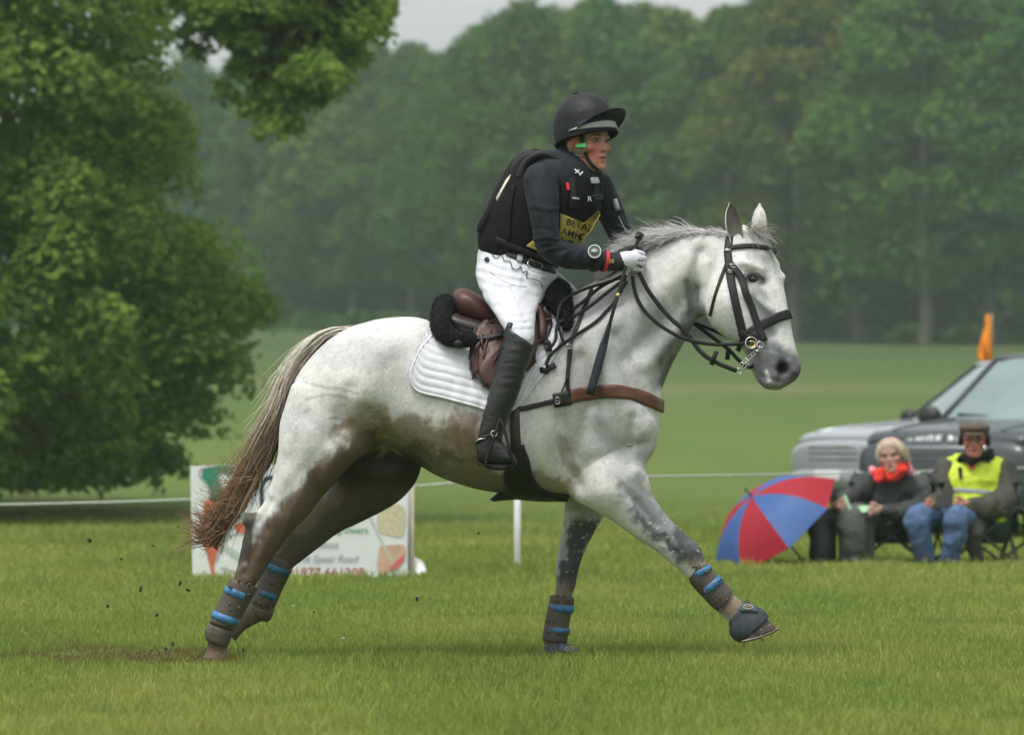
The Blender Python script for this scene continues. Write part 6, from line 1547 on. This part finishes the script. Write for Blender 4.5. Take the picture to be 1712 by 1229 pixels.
b = MB(); b.tube([APX+AX*.06, APX-AX*.76], .009, 8); b.build('shaft', M_tube, um)
b = MB(); b.tube([APX+AX*.02, APX+AX*.09], [.010,.006], 8); b.build('ferrule', M_black, um)
b = MB(); b.tube([APX-AX*.64, APX-AX*.78], [.018,.02], 10); b.build('handle', M_black, um)

# ---------------------------------------------------------------- parked four-wheel drives
M_glass = mat('windscreen_glass', (.16,.22,.21), .06, .15, 2, 0, spec=.9, coat=.5); M_rub = mat('tyre_rubber', (.02,.02,.02), .85, .3, 40, .4, 80)  # pale base colour of the glass stands in for reflected sky
M_lens = mat('lamp_lens', (.42,.46,.47), .08, .25, 14, .2, 30, spec=.9, coat=.6); M_trim = mat('black_trim', (.015,.016,.017), .5, .2, 30, .1, 80); M_chrome = mat('chrome', (.6,.62,.63), .15, .1, 20, 0, metal=1.0)
def box_rings(sec, e=5.0, n=36, sub=4):
    """sections along local x: (x, z0, z1, half width)"""
    S = catmull(np.array(sec, float), sub); a = np.arange(n)*2*math.pi/n; V = []
    ca = np.sign(np.cos(a))*np.abs(np.cos(a))**(2/e); sa = np.sign(np.sin(a))*np.abs(np.sin(a))**(2/e)
    for x, z0, z1, hw in S: V.append(np.stack([np.full(n, x), hw*ca, (z0+z1)/2+(z1-z0)/2*sa], 1))
    K = len(V); F = [[k*n+i, k*n+(i+1)%n, (k+1)*n+(i+1)%n, (k+1)*n+i] for k in range(K-1) for i in range(n)] + [list(range(n))[::-1], [(K-1)*n+i for i in range(n)]]
    return np.concatenate(V), F
def suv(label, fx, fY, yaw, paint, letters):
    fwd = np.array([-math.sin(R(yaw)), -math.cos(R(yaw))]); fc = W(fx, 0, fY)[:2]; c = fc - fwd*2.40
    t = thing('parked_car', label, 'car', (float(c[0]), float(c[1]), float(ground_z(c[0], c[1]))), R(-90-yaw), 'four wheel drives parked behind the spectators')
    P = lambda b, nm, m, sm=True: put_local(b, nm, m, t, sm)
    b = MB(); b.add(*box_rings([(2.36,.50,.86,.84),(2.31,.40,.93,.925),(2.15,.36,.97,.955),(1.5,.34,1.02,.97),(.9,.34,1.06,.97),(0,.34,1.08,.97),(-1.5,.34,1.08,.965),(-2.2,.38,1.06,.94),(-2.36,.5,.95,.86)])); P(b, 'body', paint)
    b = MB(); b.add(*box_rings([(2.27,.86,.985,.86),(2.18,.9,1.04,.885),(1.9,.92,1.085,.895),(1.4,.95,1.125,.90),(1.02,.98,1.155,.90),(.86,1.0,1.16,.90)], 4.0)); P(b, 'bonnet', paint)
    for s in (-1,1):
        b = MB(); b.tube([(2.2,s*.60,1.036),(1.8,s*.62,1.09),(1.0,s*.66,1.158)], .018, 8); P(b, 'bonnet_crease', paint)
    # cabin: pillars, roof and glass
    lo = lambda x, s: np.array([x, s*.87, 1.11]); 
    A_b = [np.array([1.02, s*.80, 1.13]) for s in (-1,1)]; A_t = [np.array([.22, s*.645, 1.745]) for s in (-1,1)]
    ws = []; n = 8
    for i in range(n):
        l = A_b[0]+(A_t[0]-A_b[0])*i/(n-1); r = A_b[1]+(A_t[1]-A_b[1])*i/(n-1)
        for j in range(9): s = j/8; ws.append(l+(r-l)*s+np.array([.10*math.sin(math.pi*s),0,.01*math.sin(math.pi*s)]))
    ws = np.array(ws); F = [[i*9+j, i*9+j+1, (i+1)*9+j+1, (i+1)*9+j] for i in range(n-1) for j in range(8)]
    b = MB(); b.add(ws, F); b.add(ws-np.array([.02,0,.012]), [f[::-1] for f in F]); P(b, 'windscreen', M_glass)
    for k, s in enumerate((-1,1)):
        b = MB(); b.tube([A_b[k]+[-.02,s*.045,-.02], A_t[k]+[-.03,s*.035,.0]], .042, 10, flat=.7); P(b, 'pillar', paint)
        b = MB(); b.tube([A_b[k]+[.01,s*.005,0], A_t[k]+[.01,s*.005,.0]], .02, 8); P(b, 'windscreen_seal', M_trim)
        for x0, x1, x2, x3 in ((.92,.12,-.40,-.38),(-.46,-.44,-1.35,-1.32),(-1.41,-1.38,-2.2,-2.0)):
            q = [np.array([x0,s*.885,1.10]), np.array([x1,s*.705,1.71]), np.array([x3,s*.705,1.72]), np.array([x2,s*.885,1.10])]; b = MB(); b.poly(q, .015, (0,s,.3)); P(b, 'side_window', M_glass, False)
        for x in (-.43,-1.38,-2.15): b = MB(); b.tube([(x,s*.895,1.08),(x+.03,s*.70,1.74)], .038, 8); P(b, 'pillar', M_trim)
    b = MB(); b.add(*box_rings([(.26,1.735,1.765,.62),(.1,1.725,1.80,.69),(-.8,1.72,1.83,.71),(-1.8,1.71,1.815,.70),(-2.1,1.70,1.76,.66)], 4.0)); P(b, 'roof', paint)
    b = MB(); b.add(*box_rings([(-2.05,1.05,1.72,.66),(-2.26,1.05,1.5,.80)], 4.0)); P(b, 'tailgate', M_trim)
    b = MB(); b.box((1.02,0,1.135), (.16,1.55,.035), None, 0, .012); P(b, 'scuttle', M_trim)
    for y0, y1 in ((.62,-.02),(-.05,-.64)): b = MB(); b.tube([(1.06,y0,1.16),(1.03,(y0+y1)/2,1.185),(.98,y1,1.20)], .014, 6); P(b, 'wiper', M_trim)
    # front: grille with bars, lamps, bumper
    b = MB(); b.box((2.315,0,.815), (.06,1.06,.19), None, 0, .02); g_o = P(b, 'grille', M_trim)
    for k in range(3):
        b = MB(); b.box((2.352,0,.75+.062*k), (.022,1.02,.026), None, 0, .008); put_local(b, 'grille_bar', M_tube if k < 2 else M_chrome, t)
    b = MB(); 
    for k in range(13): b.box((2.345,-.48+.08*k,.81), (.012,.014,.17))
    o_ = P(b, 'grille_mesh', M_tube, False); o_['kind'] = 'stuff'
    for s in (-1,1):
        b = MB(); b.add(*box_rings([(2.06,.72,.92,.0001),(2.08,.70,.94,.16),(2.25,.70,.93,.17),(2.31,.72,.91,.15)], 4.0)); v = b.V[0]; v[:,1] += s*.735; v[:,0] -= (np.abs(v[:,1])-.6)*.28; h_ = P(b, 'headlight', M_lens)
        for yy in (.68,.80): b = MB(); b.lathe([(.0,.01),(.045,.01),(.056,.0),(.058,-.03)], 18, (2.305-(yy-.6)*.28,s*yy,.815), Matrix.Rotation(R(90),3,'Y')); P(b, 'lamp_unit', M_chrome)
        b = MB(); b.box((2.335,s*.62,.50), (.05,.30,.10), None, 0, .02); P(b, 'fog_lamp_recess', M_trim)
        b = MB(); b.add(*ellipsoid_geo((.82,s*1.06,1.18), (.075,.13,.105), None, 16, 10)); b.tube([(.84,s*.90,1.10),(.83,s*1.0,1.13)], .03, 8); P(b, 'door_mirror', M_trim)
        for x in (1.45,-1.42):
            b = MB(); b.lathe([(.385,-.13),(.40,-.10),(.40,.10),(.385,.13),(.27,.135),(.27,-.135),(.385,-.13)], 28, (x,s*.86,.40), Matrix.Rotation(R(90),3,'X')); wh_ = P(b, 'wheel', M_rub)
            b = MB(); b.lathe([(.0,.11),(.06,.12),(.20,.105),(.27,.13),(.275,-.1)], 20, (x,s*.86,.40), Matrix.Rotation(R(-90*s),3,'X')); P(b, 'rim', M_chrome)
            b = MB(); b.tube([(x+.47*math.cos(a),s*.965,.42+.47*math.sin(a)) for a in np.linspace(-.1,math.pi+.1,15)], .04, 8, flat=.6); P(b, 'wheel_arch', M_trim)
    b = MB(); b.add(*box_rings([(2.30,.42,.66,.88),(2.40,.46,.64,.80)], 5.0)); P(b, 'bumper', paint)
    b = MB(); b.box((2.40,0,.40), (.04,1.2,.08), None, 0, .01); P(b, 'lower_intake', M_trim)
    b = MB(); b.box((2.425,0,.58), (.012,.52,.11), None, 0, .004); P(b, 'number_plate', M_whitep)
    if letters:
        V, F = text_geo(letters, .10, .006, 1.35); b = MB(); A = np.stack([2.268+.0*V[:,0]-(V[:,1])*.25, V[:,0]*1.22, .955+V[:,1]*.85], 1); A[:,0] += .012-np.abs(A[:,1])**2*.06
        b.add(A, F); P(b, 'lettering', mat('silver_lettering', (.7,.72,.72), .35, .05, 30, 0), False)['kind'] = 'stuff'
    return t
M_dark_paint = mat('dark_grey_paint', (.034,.040,.046), .32, .08, 3, .0, spec=.5, coat=.35); M_silver_paint = mat('silver_paint', (.37,.39,.41), .3, .06, 3, 0, metal=.35, coat=.6)
suv('dark grey four wheel drive with silver bonnet lettering parked behind the seated man', 1566, 24.6, 37, M_dark_paint, 'RANGE ROVER')
suv('silver four wheel drive parked behind the dark grey car, only its nose showing', 1386, 28.6, 64, M_silver_paint, None)

# orange flag on a thin cane beyond the cars
fl_ = thing('marker_flag', 'narrow orange flag on a thin cane beyond the parked cars', 'flag', (float(W(1657,0,34)[0]), 34, float(ground_z(5.4, 34))))
FO = catmull(np.array([(1648,528),(1655,528),(1657,560),(1659,590),(1658,612),(1648,608),(1634,598),(1638,575),(1645,550),(1648,528)], float), 3)[:-1]
b = MB(); b.poly([W(x, y, 34+.03*math.sin(y*.11+x*.2)) for x, y in FO], .012, (0,1,0)); b.build('cloth', mat('orange_cloth', (.78,.24,.012), .7, .12, 20, .4, 40), fl_)
b = MB(); P0 = W(1658,524,34.02); b.tube([P0, (P0[0],34.02,float(ground_z(5.4,34))-.05)], .008, 6); b.build('cane', mat('bamboo', (.35,.28,.16), .7, .2, 20, .2, 60), fl_)

# ---------------------------------------------------------------- sponsor's board, rope and post
YB = 11.9
bd = thing('advertising_board', 'low white advertising board printed with carrots, leaves and lettering standing in the grass', 'sign', tuple(W(505,968,YB)))
M_board = mat('white_printed_board', (.66,.69,.68), .5, .06, 4, .05, 60); M_pg = mat('print_green', (.02,.22,.13), .5, .1, 30, 0); M_po = mat('print_orange', (.50,.14,.065), .5, .15, 12, 0)
M_pgrey = mat('print_grey', (.34,.36,.40), .5, .1, 30, 0); M_pb = mat('print_blue_black', (.03,.045,.06), .5, .1, 30, 0); M_pr = mat('print_rust', (.36,.10,.06), .5, .2, 30, 0); M_pale = mat('print_pale_green', (.40,.50,.46), .5, .1, 20, 0)
BQ = [(318,780),(690,776),(690,966),(322,970)]
b = MB(); b.poly([W(x, y, YB) for x, y in BQ], .02, (0,1,0)); b.build('panel', M_board, bd, smooth=False)
def print_px(nm, pts, m, lift=.004, curve=True):
    P = catmull(np.array(pts+[pts[0]], float), 4)[:-1] if curve else np.array(pts, float)
    b = MB(); b.poly([W(x, y, YB-lift) for x, y in P], .002, (0,1,0)); return b.build(nm, m, bd, smooth=False)
def stroke_px(nm, pts, w, m, lift=.004):
    P = np.array([W(x, y, YB-lift) for x, y in catmull(np.array(pts, float), 5)]); b = MB(); b.add(*strap_geo(P, np.tile([0,-1.,0],(len(P),1)), w, .001)); return b.build(nm, m, bd, smooth=False)
print_px('printed_leaf', [(340,785),(365,780),(392,782),(388,795),(366,792),(368,810),(374,835),(352,838),(350,815),(338,800)], M_pg)
stroke_px('printed_outline', [(352,830),(346,812),(334,797),(336,786),(352,781)], .012, M_pgrey)
print_px('printed_carrot', [(342,838),(372,834),(388,850),(384,880),(372,905),(362,930),(358,955),(364,967),(356,968),(350,945),(340,905),(338,870)], M_po)
print_px('printed_window', [(356,884),(366,880),(368,894),(358,898)], M_board, .007)
print_px('printed_carrot', [(392,880),(402,874),(416,882),(422,900),(410,896),(396,892)], M_po); print_px('printed_leaf', [(404,874),(408,858),(416,862),(420,878),(412,882)], M_pg)
print_px('printed_stripe', [(372,910),(400,925),(420,945),(414,950),(392,934),(370,918)], M_pale); stroke_px('printed_outline', [(362,940),(375,905),(400,893),(424,905)], .010, M_pgrey); stroke_px('printed_outline', [(368,950),(395,958),(420,966)], .010, M_pgrey)
stroke_px('printed_letter', [(438,850),(438,812),(450,800),(466,806),(466,850)], .03, M_pb); stroke_px('printed_letter', [(520,800),(532,812),(545,800)], .025, M_pb); stroke_px('printed_letter', [(565,872),(582,878),(600,866)], .03, M_pb); stroke_px('printed_letter', [(608,852),(609,868)], .018, M_pr)
def sign_text(txt, px, py, h, m, xs=1.0, shear=0.0): text_on(None, txt, px, py, h, 0, m, bd, 'printed_lettering', .004, xs, shear, YB-.004)
sign_text('s & growers', 577, 888, 11, mat('print_mid_green', (.12,.32,.22), .5, .1, 30, 0), 1.0); sign_text('Produce', 540, 912, 12, M_pgrey, .9, .25); sign_text('Tilt Spear Road', 548, 936, 12, M_pgrey, .95, .25); sign_text('01977 661208', 545, 959, 15, M_pr, 1.05)
print_px('printed_chips', [(636,846),(655,842),(676,850),(678,875),(672,898),(650,896),(634,890),(630,868)], mat('print_chips', (.42,.40,.30), .5, .3, 40, 0, col2=(.62,.55,.34)))
print_px('printed_pie', [(634,915),(655,912),(676,914),(676,935),(662,952),(632,960)], mat('print_pie', (.46,.30,.20), .5, .3, 14, 0, col2=(.60,.42,.30))); print_px('printed_filling', [(652,950),(664,938),(676,928),(674,940),(660,954)], mat('print_filling', (.55,.12,.11), .5, .2, 30, 0), .007)
stroke_px('printed_fold', [(612,850),(630,890),(648,925),(664,952)], .012, M_pale)
b = MB(); b.box(W(687,872,YB+.02), (.045,.05,.80), None, 0, .004); b.build('frame_post', mat('pale_timber', (.55,.50,.38), .7, .15, 14, .3, 40), bd)
b = MB(); b.tube([W(683,790,YB-.012), W(684,955,YB-.012)], .008, 6); b.build('post_shadow_gap', M_pgrey, bd)
bag = thing('sandbag', 'small white sandbag weighing down the foot of the advertising board', 'sandbag', tuple(W(696,958,YB+.1)))
b = MB(); b.add(*limb_geo([W(686,940,YB+.14), W(694,950,YB+.1), W(703,962,YB+.04)], [.04,.065,.05], 14, 4)); b.build('sack', mat('white_sack', (.66,.66,.64), .8, .06, 20, .5, 40), bag)

M_wpost = mat('white_post_paint', (.72,.73,.70), .55, .06, 10, .1, 60); M_rope = mat('white_rope', (.42,.45,.40), .8, .12, 30, .2, 120)
def rope_post(px, py, top, label):
    Y = CAM_H*FPX/(py-HY)-CAM_D; t = thing('rope_post', label, 'post', tuple(W(px, py, Y)), 0, 'white posts holding up the rope')
    a = W(px, py+3, Y); c = W(px-2, top, Y); b = MB(); b.box(((a[0]+c[0])/2, Y, (a[2]+c[2])/2), (.048,.03,a[2]-c[2] if a[2] > c[2] else c[2]-a[2]), None, 0, .005); b.build('stake', M_wpost, t)
    b = MB(); b.tube(ring_px(px-2, top+3, .03, Y, .0, .9), .006, 6); b.build('rope_loop', M_rope, t); return W(px-2, top+3, Y)
p1 = rope_post(866, 953, 797, 'white wooden post under the horse belly')
p0 = rope_post(-60, 963, 843, 'white wooden post outside the left edge holding the rope'); p2 = rope_post(1790, 928, 778, 'white wooden post outside the right edge holding the rope')
rp = tag(bpy.data.objects.new('rope', None), 'thin white rope strung along the course behind the horse', 'rope'); COL.objects.link(rp); rp.location = tuple(p1)
for a, c, sag in ((p0, p1, .04), (p1, p2, .015)):
    b = MB(); b.tube([a+(c-a)*t+np.array([0,-.02,-sag*math.sin(math.pi*t)]) for t in np.linspace(0,1,24)], .0085, 6); b.build('rope_length', M_rope, rp)

# ---------------------------------------------------------------- turf thrown up by the hooves, daisies
M_clod = mat('dark_clod', (.030,.022,.015), .95, .5, 60, .9, 90)
def clod_mesh(seed):
    g = np.random.default_rng(seed); V, F = ellipsoid_geo((0,0,0), (1,.8,.6), None, 9, 6); V = V*(.6+.8*fbm(V+seed, 1.7, 2))[:,None]; me = raw_mesh('clod', V, F); me.materials.append(M_clod); return me
cm_ = [clod_mesh(k) for k in range(4)]
cl = [(235,987,4.5,'dark clod of earth with a tail flying highest behind the hind hoof'),(301,977,3.6,'brown clod flying close to the hind leg boot'),(314,988,3.6,'pale crumb of turf flying beside the hind leg boot'),(256,914,2.6,'small clod flying in front of the dark grass band'),(203,936,2.8,'flat clod flying left of the advertising board'),(289,1078,4.2,'ragged clod flying low behind the planted hind hoof'),(277,1086,3.0,'small clod just under the ragged low clod'),
      (697,1003,4.2,'lone dark clod flying under the horse belly'),(74,1108,3.2,'clod landing near the trampled patch on the left'),(10,1105,4.0,'clod lying at the left picture edge'),(150,905,4.6,'large dark clod flying in front of the grass left of the advertising board'),(262,1030,3.4,'round clod flying between the high clod and the ragged clod'),(180,1015,3.0,'small dark clod flying level with the hind boots far to the left'),(335,1136,3.6,'clod landing in front of the hind hoof'),(378,1130,4.2,'dark clod on the grass right of the hind hoof'),(407,1090,4.6,'clod of turf on the grass behind the boots'),(800,893,2.4,'thin dark shred flying by the white post'),(525,1025,2.2,'tiny clod over the grass behind the far hind boot')]
g = np.random.default_rng(12)
for x, y, r, lab in cl:
    o = bpy.data.objects.new('mud_clod', cm_[int(g.integers(0,4))]); COL.objects.link(o); tag(o, lab, 'clod', 'clods thrown up by the hooves')
    Y = g.uniform(-.5,.3); 
    if y > 1100: Y = CAM_H*FPX/(y-HY)-CAM_D
    o.location = tuple(W(x, y, Y)); k = r/395; o.scale = (k*1.2, k, k*g.uniform(.7,1.3)); o.rotation_euler = tuple(g.uniform(0,6,3))
for q in range(26):
    o = bpy.data.objects.new('mud_crumb', cm_[q % 4]); COL.objects.link(o); tag(o, 'tiny crumb of earth hanging in the air behind the horse', 'crumb', 'crumbs of earth in the air')
    x = 330-abs(g.normal(0,120)); y = g.uniform(880,1085); o.location = tuple(W(x, y, g.uniform(-.6,.4))); k = g.uniform(.8,1.7)/395; o.scale = (k*1.3,k,k)
def daisy(px, py, col, lab, r=.0065):
    Y = CAM_H*FPX/(py-HY)-CAM_D; c = W(px, py, Y)+np.array([0,0,.045]); t = thing('daisy', lab, 'flower', (c[0], Y, 0), 0, 'small flowers in the grass')
    b = MB(); 
    for k in range(10):
        a = k*math.pi/5; d = np.array([math.cos(a), math.sin(a), .35]); b.tube([c+d*r*.3, c+d*r*.8, c+d*r*1.3], [r*.2,r*.3,r*.1], 5)
    o = b.build('petals', col, t); o['kind'] = 'stuff'; b = MB(); b.add(*ellipsoid_geo(c, (r*.4,)*3, None, 8, 6)); b.build('eye', M_brass, t); b = MB(); b.tube([(c[0], Y, 0), c], .0015, 4); b.build('stalk', M_pg, t)
M_petal = mat('white_petals', (.75,.75,.72), .6, .05, 30, 0); M_petalo = mat('orange_petals', (.7,.25,.05), .6, .05, 30, 0)
for x, y, m_, lab in ((1438,962,M_petal,'white daisy standing in front of the blonde woman'),(1541,960,M_petal,'white daisy in front of the man in jeans'),(1568,957,M_petal,'white daisy right of the shoes of the man'),(1533,953,M_petalo,'small orange flower by the man in jeans'),(490,1021,M_petal,'white daisy right of the far hind boot'),(574,1078,M_petal,'white daisy on the grass between the legs'),(1496,998,M_petalo,'orange leaf coloured flower right of the raised hoof')): daisy(x, y+8, m_, lab)

# ---------------------------------------------------------------- pieces that belong to a part go under that part
def nest(root, table):
    kids = list(root.children)
    base = lambda o: o.name.split('.')[0]
    for holder, names in table.items():
        hs = [k for k in kids if base(k) == holder]
        if not hs: continue
        for k in kids:
            if base(k) in names and k not in hs:
                ck = np.mean([v[:] for v in k.bound_box], 0); h = min(hs, key=lambda q: float(np.linalg.norm(np.mean([v[:] for v in q.bound_box], 0)-ck)))
                inv = k.matrix_parent_inverse.copy(); k.parent = h
                k.matrix_parent_inverse = Matrix.Identity(4)
bpy.context.view_layer.update()
nest(rider, {'helmet': ('helmet_peak','helmet_rim','helmet_band','helmet_button','helmet_emblem'), 'body_protector': ('webbing','buckle','pouch','reflective_tab','red_tag','bib_corner','emblem','lettering'), 'stopwatch': ('stopwatch_face','stopwatch_screen','stopwatch_strap'), 'riding_boot': ('boot_sole','spur_strap','spur','spur_buckle'), 'belt': ('belt_buckle','belt_clip'), 'glove_back': ('glove_slit',)})
nest(saddle, {'flap': ('knee_roll','flap_piping','keeper')})
nest(um, {'shaft': ('handle','ferrule')}); nest(mn, {'tweed_cap': ('cap_peak',)})
for o in list(sc.objects):
    if o.name.split('.')[0] == 'parked_car' and o.parent is None: nest(o, {'wheel': ('rim',), 'headlight': ('lamp_unit',), 'grille': ('grille_bar','grille_mesh'), 'bonnet': ('bonnet_crease','lettering'), 'windscreen': ('wiper','windscreen_seal')})
